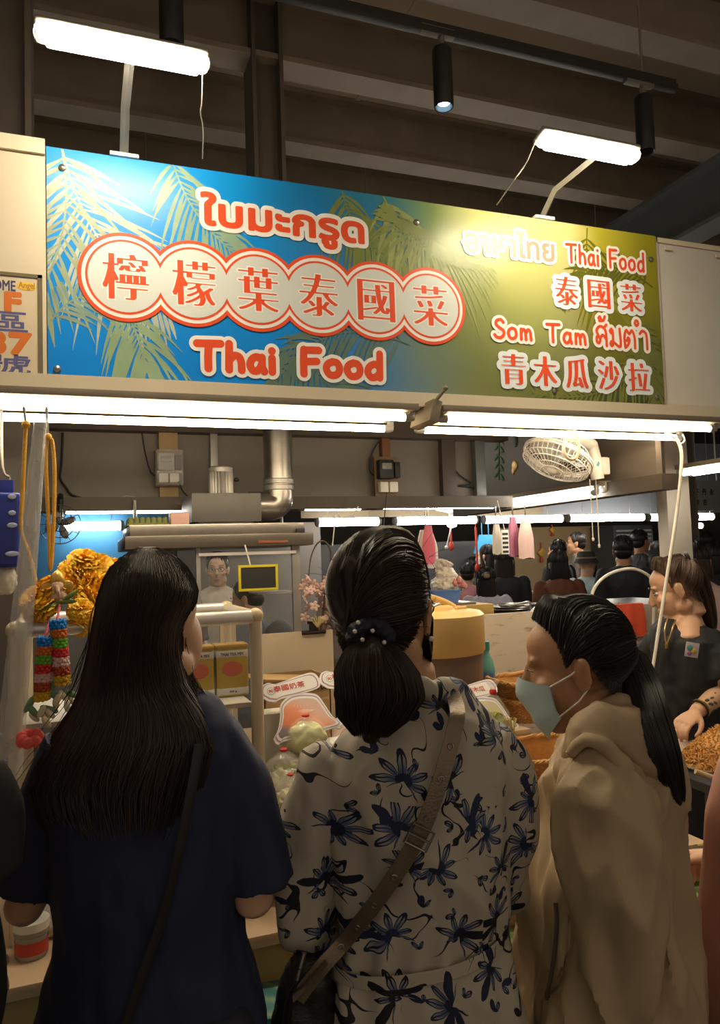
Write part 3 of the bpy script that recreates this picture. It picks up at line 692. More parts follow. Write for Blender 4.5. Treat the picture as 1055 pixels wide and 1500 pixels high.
def tin(px0, px1, lab):
    y = 2.12; x0, x1 = at(px0, 980, y).x, at(px1, 980, y).x; h = at(330, 947, y).z - ZS; w = x1 - x0; cx = (x0+x1)/2
    t = thing('tea_tin', lab, 'tin', (cx, y + w*.35, ZS), 'tea tins in the showcase')
    g = MB(); g.box((cx, y + w*.35, ZS + h/2), (w, w*.7, h), None, .006); obj('can', g, mat('tin_yellow', (.42, .29, .03), .35, .2, var=.1), t)
    for a, b in ((.02, .2), (.76, .94)):
        g = MB(); g.box((cx, y + w*.35, ZS + h*(a+b)/2), (w + .0015, w*.7 + .0015, h*(b-a)), None, .006); obj('paper_band', g, mat('tin_silver', (.62, .61, .58), .35, .2), t)
    g = MB(); g.box((cx, y + w*.35, ZS + h*1.0), (w + .003, w*.7 + .003, h*.07), None, .005); obj('lid', g, mat('tin_gold', (.55, .36, .10), .3, .6), t)
    g = MB(); g.ell((cx, y - .0003, ZS + h*.55), (w*.33, .0008, h*.15)); obj('red_emblem', g, mat('tin_red', (.50, .10, .05), .4), t)
    for s, a, b, m in (('THAI TEA MIX', .81, .87, CORDB), ('400 g', .08, .13, CORDB)):
        g = MB(); write(g, s, (cx - w*(.36 if len(s) > 6 else .12), ZS + h*a, cx + w*(.36 if len(s) > 6 else .12), ZS + h*b), facing((0, y - .0012, 0)), .0004, res=.0006); obj('lettering', g, mat('tin_ink', (.10, .07, .06), .5), t, smooth=False)
    g = MB(); write(g, '金城', (cx - w*.14, ZS + h*.49, cx + w*.14, ZS + h*.6), facing((0, y - .0018, 0)), .0005, res=.0006); g.v = [p for p in g.v]
    return t
tin(317, 364, 'yellow Thai tea tin with silver bands beside the showcase post'); tin(268, 314, 'yellow Thai tea tin second from the showcase post'); tin(219, 265, 'yellow Thai tea tin third from the showcase post')

# ------------------------------------------------------------------ marigolds, figurine, bead garlands
MG = mat('marigold_orange', (1.0, .56, .03), .6, var=.1, vs=40, sss=.3)
def flower_mb(r, seed=0):
    g = MB(); q = random.Random(seed)
    for ring, (n, el, ln) in enumerate(((9, -.5, 1.0), (11, -.1, 1.0), (11, .3, .96), (9, .65, .9), (7, 1.0, .82), (4, 1.35, .72))):
        for k in range(n):
            a = 2*PI*(k + .5*(ring % 2))/n + q.uniform(-.15, .15); e = el + q.uniform(-.1, .1)
            d = V((math.cos(a)*math.cos(e), math.sin(a)*math.cos(e), math.sin(e))); s = V((-math.sin(a), math.cos(a), 0)); u = d.cross(s)
            w = r*.36*(.6 + .4*math.cos(e))
            rows = []
            for t, ww, lift in ((.15, .3, 0), (.6, 1.0, .04), (.9, 1.1, .10), (1.02, .75, .2)):
                rows.append([d*r*ln*t + s*w*ww*x + u*r*(-lift + .07*math.cos(x*6+k)*t) for x in (-1, -.5, 0, .5, 1)])
            g.grid(rows)
    return g
gx, gz = at(100, 880, 2.1).x, KZ1 + .005
gar = thing('marigold_garland', 'heap of orange marigold garlands on the showcase top left corner', 'garland', (gx, 2.12, gz))
FLW = flower_mb(.042, 3)
base = None
for i, (px, py, y, s) in enumerate(((62, 888, 2.02, .9), (52, 905, 2.0, .6), (85, 880, 2.0, 1.05), (110, 885, 2.03, 1.0), (78, 903, 1.985, .8), (118, 905, 2.0, .8), (95, 847, 2.1, 1.0), (120, 842, 2.12, 1.1), (143, 845, 2.13, 1.05), (150, 868, 2.08, 1.1), (132, 870, 2.06, 1.0), (105, 862, 2.08, 1.0), (160, 890, 2.05, 1.0), (70, 868, 2.10, .8), (170, 850, 2.14, 1.1), (112, 925, 1.975, .7))):
    c = at(px, py, y)
    if base is None: base = obj('flower', FLW, MG, None); base.parent = gar; f = base
    else: f = base.copy(); COL.objects.link(f); f.parent = gar
    f.location = c - V((gx, 2.12, gz)) ; f.rotation_euler = (1.0 + RN.uniform(-.5, .5), RN.uniform(-.4, .4), RN.uniform(0, 6)); f.scale = (s, s, s)
g = MB()
for px, py, dx, dz in ((85, 882, .035, .0), (88, 884, -.045, -.012), (92, 880, .03, .02)):
    c = at(px, py, 1.965); g.ell(c + V((dx*.5, 0, dz*.5)), (.026, .004, .006), Matrix.Rotation(-math.atan2(dz, dx), 3, 'Y'), 8, 6)
obj('leaf', g, mat('garland_leaf', (.14, .20, .03), .5), gar)
c = at(84, 866, 1.99); GOLD = mat('figurine_gold', (.62, .38, .08), .35, .5)
fg = thing('figurine', 'little golden elephant-headed figurine sitting among the marigolds', 'figurine', (c.x, c.y, c.z - .03))
g = MB(); g.ell(c + V((0, 0, -.012)), (.022, .018, .02)); g.ell(c + V((0, -.008, .012)), (.015, .014, .016)); g.tube([c + V((0, -.02, .012)), c + V((.002, -.027, 0)), c + V((.006, -.028, -.014))], [.006, .005, .003]); g.ell(c + V((.02, 0, -.02)), (.012, .014, .009)); g.ell(c + V((-.02, 0, -.02)), (.012, .014, .009))
obj('body', organic(g, .0022, 2), mat('figurine_pink', (.62, .40, .28), .5), fg)
for s in (-1, 1):
    g = MB(); g.ell(c + V((s*.024, -.004, .012)), (.014, .003, .013), Matrix.Rotation(s*.3, 3, 'Y')); obj('ear', g, GOLD, fg)
g = MB(); g.lathe([(.015, .018), (.018, .024), (.017, .034), (.011, .044), (.004, .05), (0, .052)], c, 14); obj('crown', g, GOLD, fg)
def bead_garland(label, top, bot, flower):
    a, b = at(*top, 1.93), at(*bot, 1.93); t = thing('bead_garland', label, 'garland', b, 'striped bead garlands hanging before the showcase')
    cols = [(.01, .20, .62), (.55, .14, .02), (.12, .36, .03), (.55, .03, .03), (.62, .40, .38), (.38, .06, .015), (.58, .36, .015)]; n = len(cols)
    for i, c in enumerate(cols):
        p, q = a.lerp(b, i/n), a.lerp(b, (i+.96)/n); g = MB()
        for r in range(3):
            cc = p.lerp(q, (r+.5)/3)
            for k in range(9):
                an = 2*PI*(k + .5*(r % 2))/9; g.ell(cc + V((math.cos(an)*.014, math.sin(an)*.014, RN.uniform(-.002, .002))), (.0065, .0065, .0058), None, 7, 5)
        g.tube([p, q], .012, 8)
        obj('bead_band', g, mat('bead_%d' % i, c, .25, var=.3, vs=120), t)
    g = MB(); g.tube([a, a + V((.004, .03, .03)), a + V((.006, .05, .05))], .003, 6); obj('string', g, mat('pink_string', (.6, .1, .2), .5), t)
    g = MB()
    for k in range(5): g.ell(b + V((RN.uniform(-.018, .018), RN.uniform(-.01, .01), -.025 - .006*k)), (.008, .008, .016), Matrix.Rotation(RN.uniform(-.8, .8), 3, 'Y'), 8, 6)
    obj('jasmine_buds', g, mat('bud_white', (.62, .56, .38), .5), t)
    g = MB()
    for an in (-2.3, -1.0, 2.6): g.ell(b + V((math.cos(an)*.03, 0, -.012 + math.sin(an)*.012)), (.022, .003, .008), Matrix.Rotation(-an*.4, 3, 'Y'), 8, 6)
    obj('leaf', g, mat('bead_leaf', (.15, .26, .14), .5), t)
    if flower:
        g = MB(); 
        for k in range(7): an = 2*PI*k/7; g.ell(b + V((-.025 + math.cos(an)*.018, math.sin(an)*.01, -.085 + math.sin(an)*.008)), (.014, .008, .016), Matrix.Rotation(an, 3, 'Y'), 8, 6)
        obj('end_flower', g, mat('coral_flower', (.72, .10, .08), .5), t)
bead_garland('striped bead garland at left hanging lower, ending in a coral flower', (67, 933), (61, 1026), True)
bead_garland('striped bead garland hanging higher under the marigold heap', (84, 908), (92, 1003), False)
# ------------------------------------------------------------------ left edge: plastic sheet, ropes, blue pack
g = MB(); a, b = at(60, 612, 1.965), at(10, 1140, 1.955)
n = 24; rows = []
for i in range(13):
    c = a.lerp(b, i/12); r = .014 + .017*i/12
    rows.append([c + V((math.cos(2*PI*k/n)*r*(1+.15*math.sin(3*2*PI*k/n)), math.sin(2*PI*k/n)*r*.7, 0)) for k in range(n)])
g.grid(rows, True); obj('plastic_sheet', g, mat('rolled_clear_sheet', (.75, .74, .72), .15, var=.05, alpha=.33, spec=.8), None, 'rolled translucent plastic sheet hanging at the left of the stall', 'plastic sheet')
for lab, pts, Y in (('yellow rope dangling with a knot left of the plastic sheet', ((38, 622), (36, 660), (33, 720), (31, 775), (42, 810), (50, 840), (53, 866)), 2.15),
                    ('doubled yellow rope hanging just right of the plastic sheet', ((70, 640), (67, 670), (69, 720), (72, 780), (74, 835), (78, 780), (80, 700), (77, 650), (71, 642)), 2.20)):
    g = MB(); g.tube(crom([at(x, y, Y) for x, y in pts], 6), .0052, 8); g.ell(at(*pts[0], Y), .011); obj('rope', g, ROPE, None, lab, 'rope')
g = MB(); g.tube([at(35, 596, 2.15), at(38, 622, 2.15)], .004, 6); g.tube([at(68, 596, 2.2), at(70, 640, 2.2)], .004, 6); obj('rope_hook', g, DSTEEL, None, 'thin metal hooks holding the yellow ropes at left', 'hook')
a, b = at(-6, 832, 2.3), at(30, 722, 2.3)
bp = thing('blue_package', 'tall dark blue plastic package hanging at the left edge', 'package', ((a.x+b.x)/2, 2.3, a.z))
g = MB(); g.box(((a.x+b.x)/2, 2.3, (a.z+b.z)/2), (b.x-a.x, .05, b.z-a.z), Matrix.Rotation(.03, 3, 'Y'), .012, 3); g.box(((a.x+b.x)/2 - .01, 2.3, b.z + .012), ((b.x-a.x)*.8, .012, .05), None, .004); obj('body', g, mat('package_blue', (.015, .03, .22), .3, var=.15), bp)
for z, w in ((.26, .018), (.20, .016), (.155, .022), (.05, .03)):
    g = MB(); g.ell(((a.x+b.x)/2 + .012, 2.273, a.z + z*.75), (w*.6, .001, .007)); obj('pale_mark', g, mat('package_print', (.35, .42, .60), .4), bp)
g = MB(); g.tube(crom([at(8, 720, 2.3), at(14, 700, 2.3), at(4, 685, 2.3), at(2, 600, 2.36)], 5), .004, 6); obj('hanger', g, DSTEEL, bp)
g = MB(); c = at(8, 850, 2.32); g.ell(c, (.032, .03, .04)); g.tube([c + V((0, 0, .03)), c + V((0, -.0, .06))], [.012, .018]); obj('plastic_bag', organic(g, .005, 3, fold((60, 60, 60), .006)), mat('cloudy_bag', (.55, .52, .46), .3), None, 'cloudy knotted plastic bag under the blue package', 'bag')
c = at(46, 1346, 1.93); g = MB(); g.lathe([(.032, 0), (.036, .006), (.036, .05), (.038, .052), (.038, .066), (0, .068)], (c.x, 1.93, ZT), 20)
jt = thing('jar', 'small clear jar with red label on the counter at far left', 'jar', (c.x, 1.93, ZT)); obj('glass', g, mat('jar_glass', (.6, .56, .48), .1, alpha=.5), jt)
g = MB(); g.lathe([(.0365, .012), (.0365, .04)], (c.x, 1.93, ZT), 20, cap=False); obj('label_band', g, mat('jar_red', (.5, .05, .03), .5), jt)
g = MB(); g.lathe([(.039, .062), (.039, .08), (0, .081)], (c.x, 1.93, ZT), 20); obj('lid', g, WHITEP, jt)

# ------------------------------------------------------------------ kitchen at the back: hood, motor, duct, meters
YH = 2.95
hx0, hx1 = at(190, 776, YH).x, at(446, 776, YH).x; hz0, hz1 = at(320, 802, YH).z, at(320, 767, YH).z; hm = (hz0+hz1)/2 + .004
hd = thing('range_hood', 'long stainless range hood across the back of the stall', 'range hood', ((hx0+hx1)/2, YH + .25, hz0))
g = MB(); g.b2((hx0, YH, hm), (hx1, YH + .5, hz1), .004); obj('canopy', g, STEEL, hd)
g = MB(); g.b2((hx0 - .02, YH - .03, hz0), (hx1 + .03, YH + .53, hm), .006); obj('lower_lip', g, mat('hood_lip', (.14, .125, .105), .35, .7), hd)
p = at(400, 797, YH - .03); g = MB(); g.box((p.x, YH - .033, hz0 + .018), (.12, .004, .01)); obj('rust_mark', g, mat('rust_red', (.25, .08, .03), .6), hd)
p = at(440, 783, YH); g = MB(); g.box((p.x, YH - .006, p.z), (.035, .012, .05), None, .004); obj('switch_box', g, BLACK, hd)
for px in (205, 436):
    x = at(px, 760, YH + .2).x; g = MB(); g.tube([(x, YB - .12, hz1), (x, YB - .12, 1.88)], .008, 8); obj('hanger', g, DSTEEL, hd)
bx0, bx1 = at(281, 745, YH + .1).x, at(383, 745, YH + .1).x; bz1 = at(330, 722, YH + .1).z
fb = thing('extractor_fan', 'grey extractor fan box with finned motor on top of the range hood', 'fan', ((bx0+bx1)/2, YH + .25, hz1))
g = MB(); g.b2((bx0, YH + .1, hz1 + .012), (bx1, YH + .42, bz1), .004); obj('fan_box', g, mat('fan_box_grey', (.11, .105, .095), .5, .3, var=.15), fb)
g = MB(); g.b2((bx0 + .03, YH + .12, hz1), (bx1 - .03, YH + .40, hz1 + .014)); obj('neck', g, STEEL, fb)
c = at(324, 722, YH + .22); mz = at(324, 684, YH + .22).z - c.z
g = MB(); R0 = .052; prof = [(R0*.7, -.0), (R0, .004)]
g.loft([[V((c.x, c.y, c.z + z)) + V((math.cos(2*PI*k/48), math.sin(2*PI*k/48), 0)) * (rr_ * (1.0 if k % 2 else .9)) for k in range(48)] for rr_, z in ((R0*.8, -.02), (R0, -.015), (R0, mz*.75), (R0*.95, mz*.8))]); obj('motor', g, mat('motor_grey', (.30, .29, .26), .4, .4), fb)
g = MB(); g.lathe([(R0*.98, mz*.78), (R0*.98, mz*.95), (R0*.8, mz), (0, mz)], c, 24); obj('motor_cap', g, mat('motor_cap_grey', (.38, .37, .34), .4, .3), fb)
g = MB(); g.ell(c + V((R0 + .012, -.01, mz*.5)), (.012, .01, .009)); obj('cable_gland', g, BLACK, fb)
dr = (at(429, 680, YH + .25).x - at(388, 680, YH + .25).x) / 2; dc = at(408, 700, YH + .25)
g = MB(); g.tube([(bx1 - .02, dc.y, hz1 + .085), (dc.x - .04, dc.y, hz1 + .085)] + [(dc.x - .04 + .04*math.sin(a), dc.y, hz1 + .085 + .04 - .04*math.cos(a)) for a in np.linspace(.2, 1.57, 6)] + [(dc.x, dc.y, 2.0), (dc.x, dc.y, 2.75)], dr, 24)
dt = thing('duct', 'round steel exhaust duct rising right of the extractor fan', 'duct', (dc.x, dc.y, hz1)); obj('pipe', g, STEEL, dt)
for py in (715, 706):
    z = at(408, py, YH + .25).z; g = MB(); g.lathe([(dr, z - .012), (dr + .004, z - .009), (dr + .004, z + .009), (dr, z + .012)], (dc.x, dc.y, 0), 24, cap=False); obj('seam_band', g, DSTEEL, dt)
# egg tray and pink box on the hood
et = thing('egg_tray', 'green moulded egg tray lying on the range hood', 'egg tray', (at(220, 768, YH + .1).x, YH + .12, hz1))
x0, x1 = at(186, 768, YH + .06).x, at(248, 768, YH + .06).x; g = MB(); g.b2((x0, YH + .05, hz1), (x1, YH + .25, hz1 + .008))
for i in range(7):
    for j in range(4): g.lathe([(.012, .004), (.009, .03), (.004, .034)], (x0 + .015 + (x1-x0-.03)*i/6, YH + .07 + .05*j, hz1), 8)
obj('tray', g, mat('egg_tray_green', (.17, .19, .06), .8), et)
x0, x1 = at(250, 768, YH + .06).x, at(277, 768, YH + .06).x; g = MB(); g.b2((x0, YH + .05, hz1), (x1, YH + .13, hz1 + .05), .004); obj('pink_box', g, mat('pale_pink_card', (.55, .33, .28), .6), None, 'small pale pink box beside the egg tray on the range hood', 'box')
def meter(px0, px1, py0, py1, lab, dark):
    a, b = at(px0, py1, YB - .10), at(px1, py0, YB - .10); c = (a + b)/2; w, h = b.x-a.x, b.z-a.z
    t = thing('electric_meter', lab, 'electric meter', (c.x, YB - .06, a.z))
    if not dark:
        g = MB(); g.box((c.x, YB - .085, c.z), (w, .07, h), None, .008); obj('clear_cover', g, CLEAR, t)
    g = MB(); g.box((c.x - w*.12, YB - .075, c.z + h*.17), (w*.6, .05, h*.48), None, .006); obj('meter_body', g, BLACK if dark else mat('meter_grey', (.36, .35, .32), .45), t)
    g = MB(); g.box((c.x - w*.12, YB - .102, c.z + h*.24), (w*.4, .004, h*.16), None, .002); obj('display', g, mat('meter_display', (.22, .24, .22), .2), t)
    g = MB(); g.box((c.x + w*.32, YB - .08, c.z + h*.15), (w*.22, .05, h*.4), None, .004); obj('breaker', g, BLACK, t)
    for k in (-.22, .18):
        g = MB(); g.box((c.x + w*k, YB - .075, c.z - h*.28), (w*.34, .035, h*.26), None, .004); obj('socket', g, WHITEP, t)
    g = MB(); g.box((c.x, YB - .05, c.z), (w*1.02, .012, h*1.02), None, .002); obj('back_board', g, mat('brown_board', (.16, .11, .06), .6), t)
meter(229, 268, 659, 711, 'electric meter in a clear cover on the plank above the range hood', False)
meter(555, 588, 668, 726, 'dark electric meter with sockets on the red-brown post right of the duct', True)
for lab, pts, Y, r, m in (('black cable looping on the back panel at left', ((92, 634), (90, 680), (88, 700), (97, 715), (105, 725), (120, 730)), YB - .02, .006, CORDB),
  ('grey cable sagging along the back rail left of the plank', ((80, 727), (110, 735), (150, 737), (175, 730), (190, 727), (228, 735)), YB - .09, .004, mat('grey_cable', (.3, .28, .25), .5)),
  ('two black wires running down to the meter on the plank', ((208, 634), (212, 660), (220, 690), (229, 698)), YB - .05, .004, CORDB),
  ('black cable from the plank meter to the fan motor', ((262, 705), (268, 720), (280, 728), (300, 724), (340, 700)), YB - .10, .004, CORDB),
  ('black cable from the dark meter down to the lower tube light', ((567, 722), (566, 735), (563, 760), (560, 790)), YB - .12, .003, CORDB),
  ('black wire hanging beside the dark meter', ((556, 645), (545, 665), (542, 690), (556, 700)), YB - .03, .004, CORDB),
  ('tangled black cable at the right end of the back panel', ((650, 645), (668, 690), (690, 708), (672, 712), (700, 716), (712, 728)), YB - .02, .004, CORDB),
  ('pale cable drooping from the lower tube light right of the duct', ((525, 742), (515, 756), (500, 758), (492, 748), (490, 770), (487, 800)), YB - .14, .003, CORDW)):
    g = MB(); g.tube(crom([at(x, y, Y) for x, y in pts], 5), r, 6); obj('cable', g, m, None, lab, 'cable')
# round wire desk fan behind at left
c = at(88, 768, 3.3); g = MB(); t = thing('wire_fan', 'small black wire-guard fan by the plastic sheet at back left', 'fan', (c.x, 3.3, c.z - .08))
for r in (.03, .055, .08): g.tube([c + V((math.cos(a)*r, 0, math.sin(a)*r)) for a in np.linspace(0, 2*PI, 25)], .002, 5, False)
for k in range(12): a = 2*PI*k/12; g.tube([c + V((math.cos(a)*.01, -.01, math.sin(a)*.01)), c + V((math.cos(a)*.08, 0, math.sin(a)*.08))], .0015, 5)
obj('guard', g, BLACK, t); g = MB()
for k in range(4): a = PI/2*k + .4; g.ell(c + V((math.cos(a)*.035, .015, math.sin(a)*.035)), (.03, .004, .016), Matrix.Rotation(-a, 3, 'Y'), 10, 6)
obj('blades', g, mat('fan_blade_grey', (.12, .12, .13), .4), t); g = MB(); g.tube([c + V((0, .03, 0)), c + V((0, .05, .1)), (c.x, 3.42, 1.9)], .012, 8); obj('bracket', g, BLACK, t)
# clear booth under the hood, chalkboard, clip board, blossoms
gb = thing('glass_booth', 'clear glass booth with perforated metal post below the range hood', 'glass booth', (at(370, 920, YH).x, YH, ZT))
x0, x1 = at(292, 860, YH).x, at(436, 860, YH).x
for x, w in ((x0, .008), (x1, .016)):
    g = MB(); g.b2((x - w, YH + .01, 0.0), (x + w, YH + .03, hz0)); obj('post', g, DSTEEL, gb)
g = MB(); g.b2((x0, YH + .015, .9), (x1, YH + .02, hz0)); obj('pane', g, GLASS, gb)
g = MB(); g.b2((x1, YH + .02, .9), (x1 + .005, YH + .5, hz0)); obj('side_pane', g, GLASS, gb)
z = at(370, 808, YH).z; g = MB(); g.b2((x0, YH, z - .012), (x1, YH + .02, z)); obj('top_rail', g, mat('bright_aluminium', (.7, .68, .62), .3, .5), gb)
z = at(400, 868, YH).z; g = MB(); g.b2((at(380, 868, YH).x, YH + .02, z - .006), (x1, YH + .2, z)); obj('inner_shelf', g, GREYP, gb)
Yk = YH - .045; a, b = at(352, 864, Yk), at(404, 829, Yk)
cb = thing('chalkboard', 'blank little blackboard with yellow frame hanging below the range hood', 'blackboard', ((a.x+b.x)/2, Yk, a.z))
g = MB(); g.b2((a.x, Yk - .004, a.z), (b.x, Yk + .004, b.z)); obj('slate', g, mat('slate', (.022, .022, .020), .6), cb)
g = MB(); e = .007
for p, q in (((a.x-e, a.z-e), (b.x+e, a.z+.003)), ((a.x-e, b.z-.003), (b.x+e, b.z+e)), ((a.x-e, a.z), (a.x+.003, b.z)), ((b.x-.003, a.z), (b.x+e, b.z))): g.b2((p[0], Yk - .008, p[1]), (q[0], Yk + .007, q[1]), .002)
obj('frame', g, mat('yellow_frame', (.55, .48, .02), .4), cb)
g = MB(); g.tube([at(367, 829, Yk), at(361, 806, Yk), (at(360, 800, Yk).x, YH - .025, hz0 + .01)], .003, 6); obj('cord', g, CORDW, cb)
Yw = 2.66; a, b = at(384, 1010, Yw), at(487, 922, Yw)
cw = thing('clip_board', 'blank cream board with a black bulldog clip leaning behind the carton', 'board', ((a.x+b.x)/2, Yw, ZR))
g = MB(); g.b2((a.x, Yw - .004, ZR), (b.x, Yw + .004, b.z)); obj('board', g, mat('cream_board', (.58, .51, .38), .5, var=.05), cw)
p = at(459, 925, Yw); g = MB(); g.tube([p + V((-.045, -.006, -.002)), p + V((.045, -.006, -.002))], .008, 8); g.box(p + V((0, -.008, .016)), (.035, .012, .03), None, .005); g.box(p + V((0, -.01, .034)), (.05, .006, .012), None, .004); obj('clip', g, BLACK, cw)
bt = thing('blossom_branch', 'pale pink artificial blossom branch standing behind the cream board', 'branch', at(470, 925, 2.75))
g = MB(); pts = [(470, 925), (478, 860), (485, 815), (478, 795), (466, 795), (456, 815), (452, 845)]; br = crom([at(x, y, 2.75) for x, y in pts], 6); g.tube(br, [.005, .004, .002], 6); g.tube(crom([at(x, y, 2.74) for x, y in ((484, 812), (488, 840), (486, 870), (490, 890))], 5), .0025, 6); g.tube([at(470, 925, 2.75), (at(470, 925, 2.75).x, 2.75, ZR - .0)], .006, 6); obj('twig', g, mat('twig_brown', (.07, .045, .03), .7), bt)
BLM = mat('blossom_pink', (.55, .38, .34), .6, var=.2, sss=.1)
for i in range(22):
    px, py = RN.uniform(444, 486), RN.uniform(835, 908); c = at(px, py, 2.73 + RN.uniform(-.03, .03)); g = MB()
    R3 = Matrix.Rotation(RN.uniform(-1, 1), 3, 'X') @ Matrix.Rotation(RN.uniform(-1, 1), 3, 'Z')
    for k in range(5): a_ = 2*PI*k/5; g.ell(c + R3 @ V((math.cos(a_)*.011, 0, math.sin(a_)*.011)), (.010, .0025, .007), R3 @ Matrix.Rotation(-a_, 3, 'Y'), 7, 5)
    obj('blossom', g, BLM, bt)
c = at(465, 915, 2.64); g = MB()
for i in range(26):
    a_ = RN.uniform(-1.2, 1.2); g.tube([c + V((0, 0, -.01)), c + V((math.sin(a_)*.022, RN.uniform(-.01, .01), math.cos(a_)*.03)), c + V((math.sin(a_)*.04, RN.uniform(-.015, .015), math.cos(a_)*.032))], [.002, .0015, .0008], 4)
obj('straw_tuft', g, mat('straw_yellow', (.52, .44, .22), .7), None, 'tuft of pale straw behind the bulldog clip', 'straw')

# ------------------------------------------------------------------ carton, menu cards, napkins
Yc = 2.42; a, b = at(388, 1052, Yc), at(484, 992, Yc); a.z = ZR
bxt = thing('carton', 'open brown carton printed 007081 behind the milk tea card', 'carton', ((a.x+b.x)/2, Yc + .1, ZR))
CARD = mat('cardboard', (.40, .26, .12), .75, var=.1, vs=20)
g = MB(); h = b.z - ZR
for p, q in (((a.x, Yc, ZR), (b.x, Yc + .004, b.z)), ((a.x, Yc + .2, ZR), (b.x, Yc + .204, b.z)), ((a.x, Yc, ZR), (a.x + .004, Yc + .2, b.z)), ((b.x - .004, Yc, ZR), (b.x, Yc + .2, b.z)), ((a.x, Yc, ZR), (b.x, Yc + .2, ZR + .005))): g.b2(p, q)
obj('box', g, CARD, bxt)
g = MB(); g.box(((a.x+b.x)/2 - .04, Yc + .06, b.z + .004), (b.x-a.x, .14, .004), Matrix.Rotation(.10, 3, 'Y')); obj('flap', g, CARD, bxt)
g = MB(); g.b2((a.x, Yc - .0008, ZR), (b.x - .01, Yc, ZR + h*.45)); obj('red_band', g, mat('carton_red', (.28, .07, .03), .7), bxt)
for s, x0, x1, y0, y1, m in (('007081', 453, 484, 1012, 1001, mat('carton_ink', (.07, .04, .02), .7)), ('2kg×8', 462, 482, 1028, 1019, mat('carton_pale_ink', (.5, .36, .22), .7))):
    p, q = at(x0, y0, Yc), at(x1, y1, Yc); g = MB(); write(g, s, (p.x, p.z, q.x, q.z), facing((0, Yc - .0014, 0)), .0012, res=.0008); obj('lettering', g, m, bxt, smooth=False)
def card_mat():
    m = mat('bag_picture', (.7, .25, .12), .35, var=0); nt, b = NT(m); tc = nt.nodes.new('ShaderNodeTexCoord'); sx = nt.nodes.new('ShaderNodeSeparateXYZ'); nt.links.new(tc.outputs['Object'], sx.inputs[0])
    n = nd(nt, 'ShaderNodeTexNoise'); n.inputs['Scale'].default_value = 18; nt.links.new(tc.outputs['Object'], n.inputs['Vector'])
    f = mth(nt, 'ADD', mth(nt, 'ADD', mth(nt, 'MULTIPLY_ADD', sx.outputs[2], 6.5, .0), mth(nt, 'MULTIPLY', sx.outputs[0], 3.5)), mth(nt, 'MULTIPLY', n.outputs[0], .3))
    nt.links.new(ramp(nt, f, [(0, (.13, .13, .18)), (.35, (.24, .20, .22)), (.5, (.72, .22, .10)), (.8, (.80, .32, .18)), (1, (.72, .48, .40))]), b.inputs['Base Color']); return m
CWHITE, CPURP = mat('card_white', (.80, .78, .76), .35, var=.02), mat('card_purple_line', (.42, .28, .38), .4)
def menu_card(label, o, s, tilt, num, txt, pic):
    """die-cut card: rounded title strip above a tied drink bag; o = lower left corner, s = scale"""
    t = thing('menu_card', label, 'menu card', o, 'bag-shaped menu cards'); M0 = Matrix.Translation(o) @ Matrix.Rotation(tilt, 4, 'Y') @ Matrix.Rotation(-.62, 4, 'X') @ facing((0, 0, 0))
    bag = crom([(.02, .0), (.06, -.02), (.12, .01), (.45, .06), (.80, .12), (.98, .16), (.97, .22), (.88, .30), (.80, .48), (.72, .62), (.58, .66), (.40, .66), (.28, .62), (.17, .52), (.14, .36), (.08, .18), (.0, .06)], 4)
    top = crom([(.0, .66), (-.09, .74), (-.06, .86), (.05, .90), (.15, .88), (.5, .97), (.68, 1.0), (.76, .95), (.78, .84), (.72, .78), (.45, .72), (.2, .68), (.1, .64)], 4)
    def sc(P, k):
        cx, cy = sum(p[0] for p in P)/len(P), sum(p[1] for p in P)/len(P); mx = max(abs(p[0]-cx) for p in P); my = max(abs(p[1]-cy) for p in P)
        return [((cx + (x-cx)*(1-k/mx))*s, (cy + (y-cy)*(1-k/my))*s) for x, y in P]
    for P in (bag, top):
        g = MB(); g.prism(sc(P, -.045), M0 @ Matrix.Translation((0, 0, -.004)), .004 if P is bag else .0045); obj('white_backing', g, CWHITE, t, smooth=False)
        g = MB(); g.prism(sc(P, -.012), M0 @ Matrix.Translation((0, 0, .0006)), .0003); obj('purple_line', g, CPURP, t, smooth=False)
        g = MB(); g.prism(sc(P, .008), M0 @ Matrix.Translation((0, 0, .001)), .0003); obj('white_band', g, CWHITE, t, smooth=False)
    g = MB(); g.prism(sc(bag, .045), M0 @ Matrix.Translation((0, 0, .0014)), .0004); obj('picture', g, pic, t, smooth=False)
    g = MB()
    for k in range(7): a_ = -.9 + .3*k; g.add([M0 @ V((x*s, y*s, .0022)) for x, y in ((.44, .63), (.44 + math.sin(a_)*.2, .63 - math.cos(a_)*.17), (.46 + math.sin(a_)*.2, .63 - math.cos(a_)*.16))], [(0, 1, 2)])
    obj('knot_crease', g, mat('crease_pale', (.75, .55, .45), .4), t, smooth=False)
    g = MB(); g.disc((.03*s, .775*s), .062*s, M0 @ Matrix.Translation((0, 0, .0016))); obj('price_ring', g, mat('card_green', (.35, .52, .42), .4), t, smooth=False)
    g = MB(); g.disc((.03*s, .775*s), .052*s, M0 @ Matrix.Translation((0, 0, .0019))); obj('price_disc', g, CWHITE, t, smooth=False)
    g = MB(); write(g, num, ((-.005)*s, .75*s, .065*s, .80*s), M0 @ Matrix.Translation((0, 0, .0022)), .0003, res=.0005); obj('lettering', g, mat('card_red', (.55, .05, .04), .4), t, smooth=False)
    g = MB(); write(g, txt, (.16*s, .755*s, .66*s, .855*s), M0 @ Matrix.Translation((0, 0, .0022)) @ Matrix.Rotation(.12, 4, 'Z') @ Matrix.Translation((.06*s*.12, -.02*s, 0)), .0003, res=.0005); obj('lettering', g, mat('card_red', (.55, .05, .04), .4), t, smooth=False)
    return t
o = at(405, 1085, 2.0); sc_ = (at(405, 995, 2.0).z - o.z)*1.14
PIC = card_mat()
menu_card('bag-shaped white card picturing orange milk tea, priced 80', o, sc_, .02, '80', '泰國奶茶', PIC)
